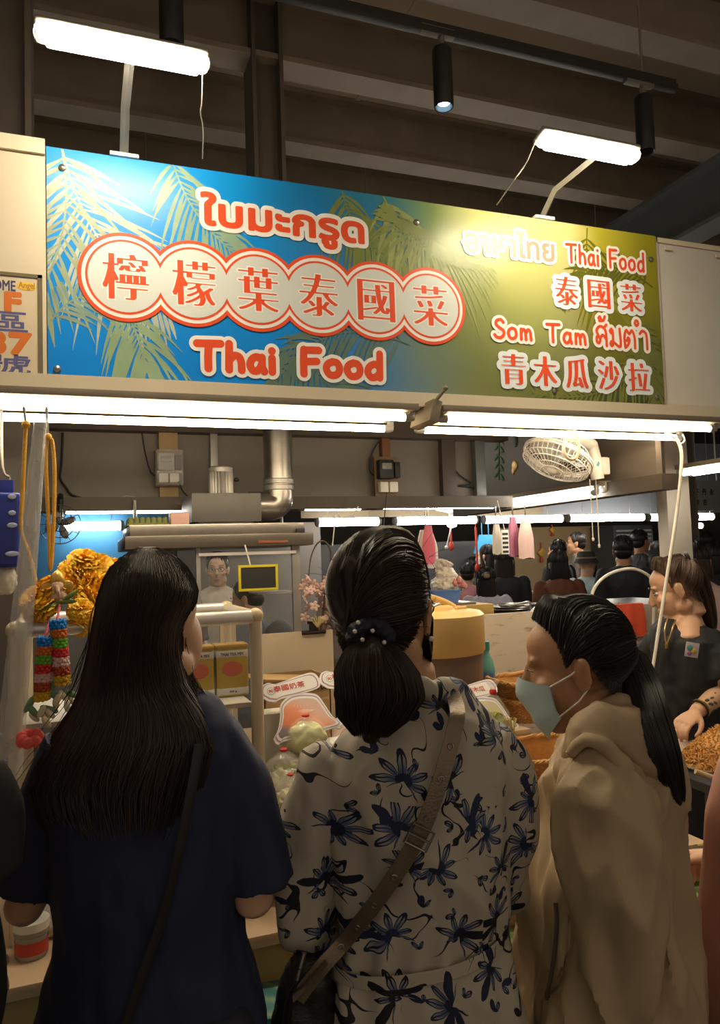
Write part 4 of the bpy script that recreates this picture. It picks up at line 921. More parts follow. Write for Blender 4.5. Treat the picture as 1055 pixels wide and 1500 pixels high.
menu_card('bag-shaped white card half hidden by the ponytail', at(494, 1062, 2.05), sc_, .02, '80', '檸檬茶', mat('bag_picture_dark', (.16, .15, .15), .35))
menu_card('white menu card priced 110 behind the noodle bag', at(685, 1078, 2.08), sc_, .10, '110', '涼拌木瓜', mat('bag_picture_pale', (.55, .48, .25), .35))
for i, (px0, px1, py0, py1, y, lab) in enumerate(((391, 425, 1045, 1100, 2.06, 'white paper box under the milk tea card'),)):
    a, b = at(px0, py1, y), at(px1, py0, y); g = MB(); g.b2((a.x, y + .02, ZT), (b.x + .1, y + .1, b.z), .004); obj('paper_box', g, mat('white_card', (.62, .58, .50), .6), None, lab, 'box')
c = at(480, 1056, 2.2); g = MB()
for k in range(4): g.box((c.x + .012*k, c.y + .01*k, ZR + .006 + .010*k), (.15, .10, .009), Matrix.Rotation(.25 - .06*k, 3, 'Z'), .003)
obj('napkin_packs', g, mat('napkin_film', (.62, .62, .60), .25, var=.1), None, 'flat white napkin packs behind the milk tea card', 'napkins')
g = MB(); c = at(398, 1105, 1.95); g.ell((c.x - .02, c.y + .03, ZT + .13), (.05, .05, .13)); sk = thing('chip_bag', 'dark red printed snack bag by the showcase corner post', 'bag', (c.x - .02, c.y + .03, ZT)); obj('pouch', organic(g, .008, 2, fold((30, 30, 30), .01)), mat('snack_red', (.22, .05, .03), .3, var=.5, vs=60), sk)

# ------------------------------------------------------------------ cooler, bottle, baskets, bags
Yq = 2.42; a, b = at(557, 920, Yq), at(703, 920, Yq); c = (a+b)/2; r = (b.x-a.x)/2*.95; zl0, zl1 = at(660, 962, Yq - r*.9).z, at(640, 893, Yq + r*.2).z
ck = thing('drink_cooler', 'round brown drink cooler with beige lid and carrying handle', 'cooler', (c.x, Yq, ZR))
g = MB(); g.lathe([(r*.9, ZR), (r*.93, ZR + .02), (r*.96, zl0 - .01), (r*.96, zl0)], (c.x, Yq, 0), 40); obj('body', g, mat('cooler_brown', (.16, .105, .07), .45, var=.08), ck)
LID = mat('cooler_beige', (.68, .46, .17), .4, var=.05)
g = MB(); g.lathe([(r*.97, zl0 - .004), (r*1.01, zl0 + .006), (r*1.01, zl1 - .014), (r*.95, zl1 - .003), (r*.8, zl1), (r*.45, zl1 + .004), (r*.42, zl1 + .014), (r*.36, zl1 + .018), (0, zl1 + .018)], (c.x, Yq, 0), 40); obj('lid', g, LID, ck)
for k in range(2):
    g = MB(); g.box((c.x + r*.55, Yq - r*.2 + .05*k, zl1 + .006), (r*.35, .012, .012), Matrix.Rotation(.5, 3, 'Z'), .004); obj('lid_rib', g, LID, ck)
g = MB(); g.tube(crom([V((c.x - r*.95, Yq, zl0 + .03)), at(590, 880, Yq), at(620, 874, Yq), at(655, 884, Yq), at(680, 903, Yq), V((c.x + r*.99, Yq, zl0 + .06))], 6), .013, 10, fl=.6); obj('handle', g, LID, ck)
Yb = 2.5; a, b = at(704, 1002, Yb), at(722, 938, Yb); rb = (b.x-a.x)/2; cx = (a.x+b.x)/2; zt_ = b.z
bo = thing('water_bottle', 'teal plastic water bottle right of the drink cooler', 'bottle', (cx, Yb, ZR))
TEAL = mat('teal_plastic', (.10, .38, .36), .15, var=.1, alpha=.75)
h = zt_ - ZR
g = MB(); g.lathe([(rb*.9, 0), (rb, .01), (rb, h*.3), (rb*.94, h*.36), (rb, h*.42), (rb, h*.62), (rb*.75, h*.74), (rb*.38, h*.82), (rb*.36, h*.88)], (cx, Yb, ZR), 18); obj('bottle_body', g, TEAL, bo)
g = MB(); g.lathe([(rb*.46, h*.87), (rb*.46, h*.99), (0, h)], (cx, Yb, ZR), 14); obj('cap', g, mat('cap_green', (.02, .25, .20), .4), bo)
g = MB(); g.lathe([(rb*1.01, h*.22), (rb*1.01, h*.58)], (cx, Yb, ZR), 18, cap=False); obj('label', g, mat('label_blue', (.06, .17, .42), .4, var=.6, vs=90), bo)

WICK = mat('wicker', (.52, .27, .075), .5, var=.25, vs=60, bump=.25, bs=220)
def basket_mb(w, d, h, flare=1.18, rows=15, cols=96):
    """open woven basket: base at origin, rim at h"""
    g = MB(); R = []
    def ringpt(k, s, z, amp):
        a = 2*PI*k/cols; c, s_ = math.cos(a), math.sin(a); e = .45
        x = math.copysign(abs(c)**e, c)*w/2*s; y = math.copysign(abs(s_)**e, s_)*d/2*s
        n = V((x, y, 0)).normalized(); return V((x, y, z)) + n*amp
    sub = 3
    for j in range(rows*sub + 1):
        t = j/(rows*sub); row = j//sub; ph = j % sub; prof = (0.0, 1.0, .7)[ph]
        R.append([ringpt(k, 1 + (flare-1)*t, h*t, .0032*prof*(1 if (k//2 + row) % 2 else -.6)) for k in range(cols)])
    for j in range(rows, -1, -1):
        t = j/rows; R.append([ringpt(k, (1 + (flare-1)*t) - .035, max(.006, h*t), 0) for k in range(cols)])
    g.loft(R)
    return g
def rim_mb(w, d, h, flare=1.18):
    g = MB(); n = 120
    for ph in (0, PI):
        P = []
        for k in range(n + 1):
            a = 2*PI*k/n; c, s_ = math.cos(a), math.sin(a); e = .45
            p = V((math.copysign(abs(c)**e, c)*w/2*flare, math.copysign(abs(s_)**e, s_)*d/2*flare, h)); q = p.copy(); q.z = 0
            P.append(p + q.normalized()*.004*math.cos(a*24 + ph) + V((0, 0, .004*math.sin(a*24 + ph))))
        g.tube(P, .0058, 6, False)
    return g
def basket(label, loc, w, d, h, tilt=0.0, rz=0.0, src=None):
    t = thing('wicker_basket', label, 'basket', loc, 'wicker baskets on the counter')
    a = obj('woven_body', basket_mb(w, d, h), WICK, None); b = obj('braided_rim', rim_mb(w, d, h), WICK, None)
    for o in (a, b): o.parent = t; o.location.x = o.location.y = 0
    t.rotation_euler = (tilt, 0, rz); return t
c = at(478, 1235, 1.98); basket('tilted wicker basket on the counter left of the floral dress', (c.x + .03, 1.995, .78), .26, .25, .12, .30)
g = MB(); g.b2((c.x - .13, 2.0, ZT), (c.x + .13, 2.08, .80)); obj('basket_prop', g, WOODP, None, 'wooden prop block under the left wicker basket', 'block')
c = at(745, 1195, 1.96); basket('large wicker basket at the counter edge beside the beige jacket', (c.x, 1.985, ZT + .004), .31, .24, .14, .0)
c = at(800, 1120, 2.08); basket('shallow wicker basket behind the large one beside the beige jacket', (c.x, 2.105, .885), .25, .19, .085, .08)
g = MB(); g.b2((c.x - .02, 2.135, ZT), (c.x + .12, 2.19, .872)); obj('basket_prop', g, WOODL, None, 'pale wooden block under the shallow wicker basket', 'block')
c = at(790, 1085, 2.36); basket('lower wicker basket of the stack left of the face mask', (c.x, 2.38, ZR + .002), .24, .20, .075); basket('upper wicker basket of the stack left of the face mask', (c.x - .008, 2.38, ZR + .079), .24, .20, .06)

BAG = mat('thin_plastic_bag', (.85, .83, .76), .10, var=0, alpha=.20, spec=.9)
GREEN = mat('lettuce_green', (.42, .50, .04), .5, var=.3, vs=30, sss=.1); CABB = mat('cabbage_pale', (.62, .62, .28), .5, var=.2, vs=30, sss=.1); NOOD = mat('noodle_yellow', (.66, .54, .20), .4, var=.15); TIE = mat('red_tie', (.60, .03, .02), .4)
def leaf_blob(c, r, seed, n=7):
    g = MB(); q = random.Random(seed)
    for i in range(n):
        a = q.uniform(0, 6.3); e = q.uniform(-.6, 1.2); d = V((math.cos(a)*math.cos(e), math.sin(a)*math.cos(e), math.sin(e)))
        s = d.orthogonal().normalized(); u = d.cross(s); rows = []
        for j in range(6):
            t = j/5; rows.append([c + d*r*(.2 + .75*t) + s*r*.55*x*math.sin(PI*min(1, t*.9+.12)) + u*r*(.12*math.sin(x*7 + i + t*5)*t - .3*t*t + .2*x*x) for x in np.linspace(-1, 1, 7)])
        g.grid(rows)
    return g
def food_bag(label, c, rx, rz, fill, neck=.03, seed=1, ry=None, group='tied food bags on the counter'):
    """knotted clear bag resting with its bottom at c"""
    ry = ry or rx*.85; t = thing('food_bag', label, 'food bag', c, group); q = random.Random(seed); c = V(c); n = 32
    prof = [(.3, 0), (.75, .02), (.95, .12), (1.0, .35), (.95, .6), (.75, .82), (.4, .97), (.14, 1.06), (.10, 1.10), (.2, 1.16), (.34, 1.22)]
    rings = []
    for j, (r, z) in enumerate(prof):
        rings.append([c + V((math.cos(2*PI*k/n)*rx*r*(1 + .05*math.sin(k*2*PI*7/n + j*.3)*(j > 4) + .02*q.uniform(-1, 1)), math.sin(2*PI*k/n)*ry*r*(1 + .05*math.sin(k*2*PI*7/n)*(j > 4)), rz*z)) for k in range(n)])
    g = MB(); g.loft(rings, False); obj('clear_bag', g, BAG, t, sharp=60)
    g = MB(); g.lathe([(rx*.13, rz*1.05), (rx*.17, rz*1.07), (rx*.17, rz*1.10), (rx*.12, rz*1.12)], c, 12); obj('tie', g, TIE, t)
    for kind in fill:
        if kind == 'green': obj('greens', leaf_blob(c + V((0, -ry*.15, rz*.55)), min(rx, rz)*.62, seed), GREEN, t)
        if kind == 'greentop': obj('greens', leaf_blob(c + V((-rx*.2, -ry*.3, rz*.72)), rx*.6, seed), GREEN, t)
        if kind == 'cabbage': 
            g = MB(); g.ell(c + V((0, 0, rz*.47)), (rx*.86, ry*.86, rz*.46)); obj('cabbage', organic(g, .006, 2, fold((40, 40, 40), .008, seed)), CABB, t)
        if kind == 'pale':
            g = MB(); g.ell(c + V((0, 0, rz*.36)), (rx*.82, ry*.8, rz*.34)); obj('shreds', organic(g, .006, 1, fold((70, 70, 70), .01, seed)), mat('pale_shreds', (.60, .55, .36), .5, var=.25, vs=60), t)
        if kind == 'noodle':
            for _ in range(60):
                x, y = q.uniform(-.75, .75)*rx, q.uniform(-.75, .5)*ry; g = MB() if _ == 0 else g
                g.tube(crom([c + V((x + q.uniform(-.01, .01), y, rz*(.04 + .7*k/4 + q.uniform(-.02, .02)))) + V((math.sin(k*1.7 + _)*.006, 0, 0)) for k in range(5)], 3), .0028, 5)
            obj('noodles', g, NOOD, t)
    return t
p = at(457, 1112, 1.97); food_bag('taut round bag of pale cabbage with red tie under the milk tea card', (p.x, 2.02, p.z), .066, .098, ('cabbage',), seed=2)
g = MB(); g.b2((p.x - .06, 1.98, ZT + .12), (p.x + .06, 2.07, p.z), .004); g.b2((p.x - .05, 2.0, ZT), (p.x + .05, 2.06, ZT + .12)); obj('bag_stand', g, mat('white_card', (.62, .58, .50)), None, 'white box lifting the round cabbage bag', 'box')
p = at(418, 1182, 1.93); food_bag('bag of yellow-green lettuce above the left wicker basket', (p.x + .015, 1.99, p.z), .066, .12, ('green', 'pale'), seed=3)
p = at(424, 1200, 1.86); food_bag('small tied bag resting in the front of the left wicker basket', (p.x + .02, 1.915, p.z), .048, .085, ('pale',), seed=4)
p = at(742, 1140, 1.95); food_bag('tall bag of yellow noodles with coriander beside the dress shoulder', (p.x - .012, 1.985, p.z), .062, .225, ('noodle', 'greentop'), seed=5)
p = at(783, 1165, 1.92); food_bag('slim clear bag in the large basket beside the tall noodle bag', (p.x - .03, 1.94, ZT + .07), .042, .19, ('noodle',), seed=6)
p = at(822, 1120, 2.2); food_bag('bag of greens and white shreds in front of the jacket collar', (p.x - .012, 2.11, .892), .066, .115, ('green', 'pale'), seed=7)
p = at(850, 1085, 2.3); food_bag('bag of greens tucked behind the jacket collar', (p.x, 2.36, ZR + .002), .06, .13, ('green', 'pale'), seed=8)
p = at(975, 1100, 2.05); food_bag('milky tied bag between the ponytail and the shrimp tray', (p.x, 2.08, ZT + .12), .05, .12, ('pale',), seed=9)
g = MB(); g.b2((p.x - .08, 2.02, ZT), (p.x + .07, 2.16, ZT + .118), .005); obj('tub', g, mat('pale_tub', (.5, .47, .4), .4), None, 'pale tub under the milky tied bag', 'tub')

# fried shrimp mound on a film-lined tray
Ym = 2.0; a = at(1003, 1130, Ym); 
mx, mz0 = at(1058, 1130, Ym).x, ZT + .14
st = thing('serving_tray', 'black serving tray lined with clear film at the right end of the counter', 'tray', (mx, Ym + .06, ZT))
g = MB(); g.b2((mx - .20, Ym - .18, mz0 - .03), (mx + .26, Ym + .17, mz0), .006); obj('tray', g, mat('dark_tray', (.04, .042, .045), .35), st)
for x in (mx - .17, mx + .22):
    for y in (Ym - .13, Ym + .13):
        g = MB(); g.b2((x - .022, y - .015, ZT), (x + .022, y + .015, mz0 - .03)); obj('leg', g, mat('dark_tray', (.04, .042, .045)), st)
p = at(1033, 1180, Ym - .18); g = MB(); g.ell((mx - .17, Ym - .147, ZT + .06), (.008, .004, .008)); obj('rivet', g, STEEL, st)
rows = []
for i in range(16):
    rows.append([V((mx - .21 + .48*i/15, Ym - .2 + .38*j/13, mz0 + .004 + .022*max(0, max(abs(i-7.5)/7.5, abs(j-6.5)/6.5)-.6)/.4*1.6 + .010*noise.noise(V((i*.9, j*.9, 3))))) for j in range(14)])
g = MB(); g.grid(rows); obj('film', g, mat('crinkled_film', (.75, .76, .76), .1, var=0, alpha=.35, spec=.9), st, sharp=25)
g = MB(); q = random.Random(5); cx, cy, rx_, ry_, hh = mx + .03, Ym, .17, .14, .135
g.lathe([(.97, .0), (.8, .25), (.55, .55), (.3, .78), (.0, .92)], (0, 0, 0), 20); g.v = [(cx + x*rx_, cy + y*ry_, mz0 + .008 + z*hh) for x, y, z in g.v]
for i in range(1500):
    r, a_ = math.sqrt(q.random())*1.0, q.uniform(0, 6.283); z = hh*(1 - r)**.85*.98
    c = V((cx + math.cos(a_)*r*rx_, cy + math.sin(a_)*r*ry_, mz0 + .012 + z)); d = V((q.uniform(-1, 1), q.uniform(-1, 1), q.uniform(-.5, .5))).normalized(); u = d.orthogonal().normalized(); l = q.uniform(.008, .014)
    g.tube([c - d*l, c - d*l*.3 + u*l*.35, c + d*l*.4 + u*l*.3, c + d*l], [.0012, .0026, .0024, .001], 5)
obj('fried_shrimp', g, mat('fried_shrimp', (.50, .24, .055), .5, var=.5, vs=70), None, 'heaped mound of golden fried shrimp on the black tray', 'fried shrimp', kind='stuff')
g = MB(); a, b = at(1019, 1130, Ym - .16), at(1075, 1150, Ym - .2); g.tube([a, a.lerp(b, .5), b], [.008, .007, .007], 10); obj('wooden_spoon', g, mat('spoon_wood', (.55, .38, .22), .5), None, 'pale wooden spoon handle laid on the shrimp tray', 'spoon')

# ------------------------------------------------------------------ partition and cooking counter behind
YP = 3.0; zp = at(700, 901, YP).z; px0, px1 = at(560, 900, YP).x, XR + .75
def stain():
    m = mat('stained_white_board', (.62, .55, .44), .5, var=0); nt, b = NT(m); tc = nt.nodes.new('ShaderNodeTexCoord'); mp = nd(nt, 'ShaderNodeMapping'); mp.inputs['Scale'].default_value = (1, 1, 3)
    n = nd(nt, 'ShaderNodeTexNoise'); n.inputs['Scale'].default_value = 9; n.inputs['Detail'].default_value = 8; n.inputs['Roughness'].default_value = .7
    nt.links.new(tc.outputs['Object'], mp.inputs[0]); nt.links.new(mp.outputs[0], n.inputs['Vector'])
    nt.links.new(ramp(nt, n.outputs[0], [(0, (.60, .54, .45)), (.58, (.56, .47, .36)), (.66, (.36, .26, .16)), (.72, (.12, .08, .05))]), b.inputs['Base Color']); return m
g = MB(); g.b2((px0, YP, 0), (px1, YP + .02, zp), .003); obj('partition', g, stain(), None, 'stained white splash board behind the drink cooler', 'partition')
sc = thing('cooking_counter', 'dark steel cooking counter behind the splash board', 'counter', ((px0+px1)/2, YP + .3, 0))
g = MB(); g.b2((px0, YP + .025, zp - .05), (px1, YP + .62, zp - .012), .004); obj('top', g, mat('greasy_steel', (.16, .145, .125), .3, .6, var=.3, vs=9), sc)
for x in (px0 + .05, px1 - .05):
    for y in (YP + .08, YP + .56):
        g = MB(); g.b2((x - .02, y - .02, 0), (x + .02, y + .02, zp - .05)); obj('leg', g, DSTEEL, sc)
zk = zp - .012
a, b = at(641, 900, YP + .06), at(722, 884, YP + .06); g = MB(); g.b2((a.x, YP + .05, zk), (b.x, YP + .25, b.z), .005); obj('wood_block', g, mat('yellow_wood', (.40, .27, .07), .5), None, 'yellow wooden block behind the cooler handle', 'block'); zb_ = b.z
g = MB(); a = at(628, 882, YP + .1); b = at(695, 882, YP + .1); g.box(((a.x+b.x)/2, YP + .18, zb_ + .006), (b.x-a.x, .2, .010), None, .003); obj('steel_tray', g, STEEL, None, 'flat steel tray under the blue crate', 'tray')
a, b = at(632, 882, YP + .12), at(680, 865, YP + .12); zc0 = zb_ + .0112; bc = thing('blue_crate', 'small light blue plastic crate on the yellow block', 'crate', ((a.x+b.x)/2, YP + .2, zc0))
g = MB(); w = (b.x-a.x)/2; n = 24
g.loft([[V(((a.x+b.x)/2 + math.copysign(abs(math.cos(2*PI*k/n))**.4, math.cos(2*PI*k/n))*w*s, YP + .2 + math.copysign(abs(math.sin(2*PI*k/n))**.4, math.sin(2*PI*k/n))*.08*s, zc0 + z)) for k in range(n)] for s, z in ((.85, 0), (1.0, .052), (1.04, .052), (1.04, .06), (.97, .06), (.84, .008))]); obj('tub', g, mat('crate_blue', (.10, .20, .50), .4), bc)
c = at(655, 850, YP + .2); g = MB(); g.ell((c.x, YP + .2, zc0 + .07), (.082, .07, .06)); g.tube([(c.x, YP + .2, zc0 + .10), (c.x - .02, YP + .2, zc0 + .16), (c.x - .01, YP + .2, zc0 + .19)], [.06, .035, .045], 12); obj('produce_bag', organic(g, .006, 2, fold((45, 45, 45), .012)), mat('cloudy_produce_bag', (.50, .45, .38), .3, var=.3, vs=25), None, 'cloudy bag of shallots standing in the blue crate', 'bag')
for i in range(6):
    p = V((c.x + .03 + RN.uniform(-.03, .04), YP + .13 + RN.uniform(0, .02), zc0 + .075 + RN.uniform(-.01, .03))); g = MB(); g.lathe([(0, -.016), (.012, -.008), (.013, .004), (.005, .015), (.002, .022)], p, 10); obj('shallot', g, mat('shallot_pink', (.45, .16, .14), .4, var=.2), None, 'pink shallots showing in the cloudy bag', 'shallot', 'shallots in the cloudy bag')
g = MB(); c = at(752, 890, YP + .15); 
for k in range(3): g.lathe([(.0, .0), (.10 - .01*k, .004), (.12 - .01*k, .018), (.118 - .01*k, .02), (.09, .008), (0, .006)], (c.x + .03*k, YP + .2, zk + .008*k), 28)
obj('steel_plates', g, STEEL, None, 'shallow steel pans stacked on the cooking counter', 'pans')
g = MB(); a = at(776, 903, YP - .01); g.tube(crom([at(x, y, YP + .01) for x, y in ((745, 888), (762, 884), (776, 882), (777, 893), (770, 897))], 5), .004, 6); obj('bent_wire', g, STEEL, None, 'bent steel wire hook at the edge of the cooking counter', 'wire')
# red towel and white cable loop
tx0, tx1 = at(888, 900, YP - .02).x, at(945, 900, YP - .02).x; rows = []
zt1 = zp + .004
for j, (y, z) in enumerate(((YP + .05, zt1 - .14), (YP + .035, zt1 - .05), (YP + .012, zt1 + .004), (YP - .01, zt1 + .002), (YP - .018, zt1 - .04), (YP - .02, zt1 - .09), (YP - .022, zt1 - .145))):
    rows.append([V((tx0 + (tx1-tx0)*i/20, y + (.006*math.sin(i*.9) if j > 3 else 0), z - .012*i/20*(j > 4))) for i in range(21)])
g = MB(); g.grid(rows); g.v += [(x, y + .004, z) for x, y, z in g.v]; n_ = len(g.v)//2; F0 = list(g.f); g.f += [tuple(i + n_ for i in f[::-1]) for f in F0]; g.m *= 2
obj('towel', g, mat('red_towel', (.62, .075, .03), .8, var=.12, vs=60, bump=.3, bs=200), None, 'orange-red towel draped over the white splash board', 'towel')
g = MB(); g.tube(crom([at(x, y, YP - .05) for x, y in ((868, 908), (866, 880), (872, 860), (886, 845), (905, 836), (925, 833), (942, 838), (955, 850), (958, 880), (957, 930))], 6), .0075, 8); obj('cable_loop', g, CORDW, None, 'thick white cable arching over the red towel', 'cable')
g = MB(); g.tube(crom([at(x, y, YS) for x, y in ((975, 634), (990, 642), (998, 660), (998, 690), (993, 740), (986, 790), (978, 840), (972, 880), (964, 930), (958, 970), (952, 1000), (950, 1040), (952, 1100))], 6), .0065, 8); g.tube(crom([at(x, y, YS) for x, y in ((1000, 636), (1003, 645), (996, 650), (990, 642))], 6), .003, 6); obj('long_cable', g, CORDW, None, 'long white cable hanging down past the seller from the right tube light', 'cable')
g = MB(); g.tube(crom([at(x, y, YS) for x, y in ((832, 632), (828, 645), (826, 660), (832, 671), (841, 672), (848, 662), (847, 645), (843, 632))], 6), .006, 8); obj('strap_loop', g, mat('cream_strap', (.62, .50, .34), .5), None, 'cream strap loop hanging from the right front tube light', 'strap')
# wall fan
c = at(817, 672, 2.70); nrm = (-FW*.24 + (-CR*.40 - CU*.88)*.93).normalized(); ux = (CR*.91 - CU*.41); ux = (ux - nrm*ux.dot(nrm)).normalized(); uy = nrm.cross(ux)
wf = thing('wall_fan', 'white wall fan with wire guard on the right side wall', 'fan', at(873, 700, 2.75)); Rf = .148
g = MB(); P = lambda r, a, z: c + ux*math.cos(a)*r + uy*math.sin(a)*r + nrm*z
for r, z in ((1, 0), (1, -.012), (.97, .03), (.8, .045), (.55, .055), (.3, .06), (.8, -.05), (.5, -.06)): g.tube([P(Rf*r, a, z) for a in np.linspace(0, 2*PI, 41)], .0022 if r < 1 else .005, 5, False)
for k in range(40):
    a = 2*PI*k/40; g.tube([P(Rf*.12, a, .06), P(Rf*.6, a, .054), P(Rf*.95, a, .032), P(Rf, a, 0)], .0013, 4, False); g.tube([P(Rf*.15, a, -.06), P(Rf*.8, a, -.05), P(Rf, a, -.006)], .0013, 4, False)
obj('guard', g, WHITEP, wf); g = MB()
for k in range(4):
    a0 = PI/2*k; rows = [[P(Rf*r, a0 + w*(.25 + .45*r), -.02 + w*.02) for w in (-1, -.4, .2, .8)] for r in (.12, .4, .7, .88)]; g.grid(rows)
g.lathe([(Rf*.16, -.03), (Rf*.16, .0), (0, .01)], c, 16, Matrix((ux, uy, nrm)).transposed()); obj('blades', g, mat('fan_blade_pale', (.55, .55, .55), .35, alpha=.8), wf)
g = MB(); g.lathe([(Rf*.2, .062), (Rf*.12, .072), (0, .073)], c, 16, Matrix((ux, uy, nrm)).transposed()); obj('badge', g, WHITEP, wf)
g = MB(); m0 = c - nrm*.05; m1 = c - nrm*.13 + V((.02, .02, 0)); col_t, col_b = at(868, 655, 2.76), at(876, 702, 2.76); g.tube([m0, m1], [.05, .045], 16); g.tube([m1, col_t + V((0, 0, .01))], [.03, .026], 12); obj('motor_housing', g, WHITEP, wf)
g = MB(); g.tube([col_t + V((0, 0, .02)), col_t.lerp(col_b, .5), col_b], [.022, .032, .028], 14); g.box(col_b + V((.04, .02, .06)), (.05, .06, .08), None, .01); obj('column', g, WHITEP, wf)
g = MB(); g.box(col_t.lerp(col_b, .55) + V((-.008, -.03, 0)), (.012, .003, .02), Matrix.Rotation(.5, 3, 'Y')); obj('blue_sticker', g, mat('sticker_blue', (.10, .35, .55), .4), wf)
for px in (864, 873):
    a = at(px, 702, 2.76); b = at(px + 5, 790 if px == 864 else 800, 2.76); g = MB(); g.tube([a, b], .0022, 5); g.ell(b, (.006, .006, .009)); obj('pull_cord', g, CORDW, wf)
# hanging plastic bags
def hang(label, px, py0, py1, w, Y, m, seed, name='hanging_bag'):
    a, b = at(px, py0, Y), at(px, py1, Y); b.x = a.x; h = a.z - b.z; q = random.Random(seed)
    t = thing(name, label, 'plastic bag', (a.x, Y, b.z), 'plastic bags hanging from the rail'); n = 20; rings = []
    for j in range(9):
        s = j/8; ww = w*(.55 + .45*min(1, s*2.2)); rings.append([V((a.x + math.cos(2*PI*k/n)*ww*(1 + .18*math.sin(5*2*PI*k/n + seed)), Y + math.sin(2*PI*k/n)*ww*.35*(1 + .2*math.cos(4*2*PI*k/n + seed)), a.z - h*s + .004*math.sin(k + seed)*(j == 8))) for k in range(n)])
    g = MB(); g.loft(rings); obj('folds', g, m, t)
    g = MB(); g.tube([a + V((0, 0, -.005)), a + V((.006, 0, .012)), a + V((0, 0, .02)), V((a.x, Y, max(a.z + .03, zr - .03)))], .003, 6); obj('hook', g, STEEL, t)
PINK, PW = mat('pink_bag', (.62, .12, .17), .4, var=.2), mat('white_bag', (.60, .55, .48), .4, var=.12)
hang('bundle of white bags behind the pink bags left of the bulb', 624, 776, 832, .055, 3.47, PW, 1); hang('bundle of pink bags hanging left of the round bulb', 627, 770, 826, .032, 3.42, PINK, 2)
hang('white bag at the left of the hanging bunch under the slanting tube', 727, 768, 812, .026, 3.38, PW, 3); hang('magenta bag in the hanging bunch under the slanting tube', 751, 757, 815, .030, 3.40, mat('magenta_bag', (.36, .12, .18), .4), 4); hang('pale pink bag at the right of the hanging bunch', 770, 762, 818, .042, 3.36, mat('pale_pink_bag', (.62, .42, .36), .4, var=.2), 5)
a, b = at(736, 812, 3.34), at(745, 776, 3.34); t = thing('price_strip', 'narrow black and white printed strip hanging among the bags', 'label strip', ((a.x+b.x)/2, 3.34, a.z))
g = MB(); g.b2((a.x, 3.34, a.z), (b.x, 3.343, b.z)); g.tube([((a.x+b.x)/2, 3.342, b.z), ((a.x+b.x)/2, 3.4, zr)], .002, 5); obj('strip', g, WHITEP, t)
for k in range(5):
    g = MB(); z = a.z + (b.z-a.z)*(k+.3)/5.5; g.b2((a.x + .005, 3.338, z), (b.x - .005, 3.34, z + .012)); obj('printed_mark', g, CORDB, t)

# ------------------------------------------------------------------ stalls in the distance
def farbox(name, px0, px1, py0, py1, Y, dep, m, lab, cat, down=False):
    a, b = at(px0, py1, Y), at(px1, py0, Y); g = MB(); g.b2((a.x, Y, 0 if down else a.z), (b.x, Y + dep, b.z), .01); return obj(name, g, m, None, lab, cat)
struct('wall_1', MB().b2((at(730, 800, 9.6).x, 9.6, 0), (at(905, 800, 9.6).x, 9.65, at(800, 772, 9.6).z)), mat('tan_booth_wall', (.34, .24, .12), .6, var=.2, vs=2))
struct('wall_2', MB().b2((at(40, 800, 7.6).x, 7.6, 1.5), (at(250, 800, 7.6).x, 7.65, 2.2)), mat('blue_booth_wall', (.03, .17, .36), .5, var=.2, vs=2))
struct('wall_3', MB().b2((at(795, 720, 7.7).x, 7.7, at(900, 753, 7.7).z), (at(1200, 720, 7.7).x, 7.75, 2.95)), mat('slate_fascia', (.11, .12, .14), .6, var=.15, vs=2))
struct('wall_4', MB().b2((at(440, 720, 7.7).x, 7.7, at(600, 757, 7.7).z), (at(795, 720, 7.7).x, 7.75, 2.95)), mat('ochre_fascia', (.13, .10, .06), .6, var=.3, vs=3))
struct('wall_5', MB().b2((at(200, 800, 8.0).x, 8.0, 0), (at(470, 800, 8.0).x, 8.05, 2.0)), mat('grey_booth_wall', (.20, .18, .16), .6, var=.2, vs=2))
struct('wall_6', MB().b2((at(465, 780, 8.3).x, 8.3, 0), (at(735, 780, 8.3).x, 8.35, 1.75)), mat('dark_booth_wall', (.05, .05, .055), .6, var=.3, vs=3))
a, b = at(695, 811, 7.9), at(722, 783, 7.9); g = MB(); g.add([V((a.x, 7.9, a.z)), V((b.x, 7.9, a.z)), V((b.x, 7.9, b.z)), V((a.x + .08, 7.9, b.z)), V((a.x, 7.93, a.z)), V((b.x, 7.93, a.z)), V((b.x, 7.93, b.z)), V((a.x + .08, 7.93, b.z))], [(0, 1, 2, 3), (7, 6, 5, 4), (0, 4, 5, 1), (1, 5, 6, 2), (2, 6, 7, 3), (3, 7, 4, 0)]); g.tube([(b.x - .05, 7.915, b.z - .01), (b.x - .05, 7.915, ZC)], .006, 5); g.tube([(a.x + .12, 7.915, b.z - .01), (a.x + .12, 7.915, ZC)], .006, 5); obj('blue_banner', g, mat('bright_blue_board', (.04, .30, .62), .4), None, 'bright blue slanted board behind the hanging bags', 'board')
fr = thing('refrigerator', 'dark refrigerator with pale grille behind the crowd near the white post', 'refrigerator', (at(925, 800, 9.0).x, 9.3, 0))
a, b = at(902, 830, 9.0), at(956, 768, 9.0); g = MB(); g.b2((a.x, 9.0, 0), (b.x, 9.55, b.z), .02); obj('cabinet', g, mat('fridge_dark', (.05, .055, .06), .35), fr)
for k in range(3):
    g = MB(); g.b2((a.x + .04, 8.985, b.z - .10 - .06*k), (b.x - .04, 9.0, b.z - .075 - .06*k)); obj('grille_slat', g, GREYP, fr)
g = MB(); g.b2((a.x + .05, 8.98, b.z - .38), (b.x - .06, 9.0, b.z - .28)); obj('front_label', g, mat('pale_label', (.6, .6, .55), .4), fr)  # plain pale plate below the grille
a, b = at(1010, 748, 6.4), at(1062, 704, 6.4); t = thing('menu_board', 'grey board with dark handwritten characters beyond the white post', 'board', ((a.x+b.x)/2, 6.4, a.z))
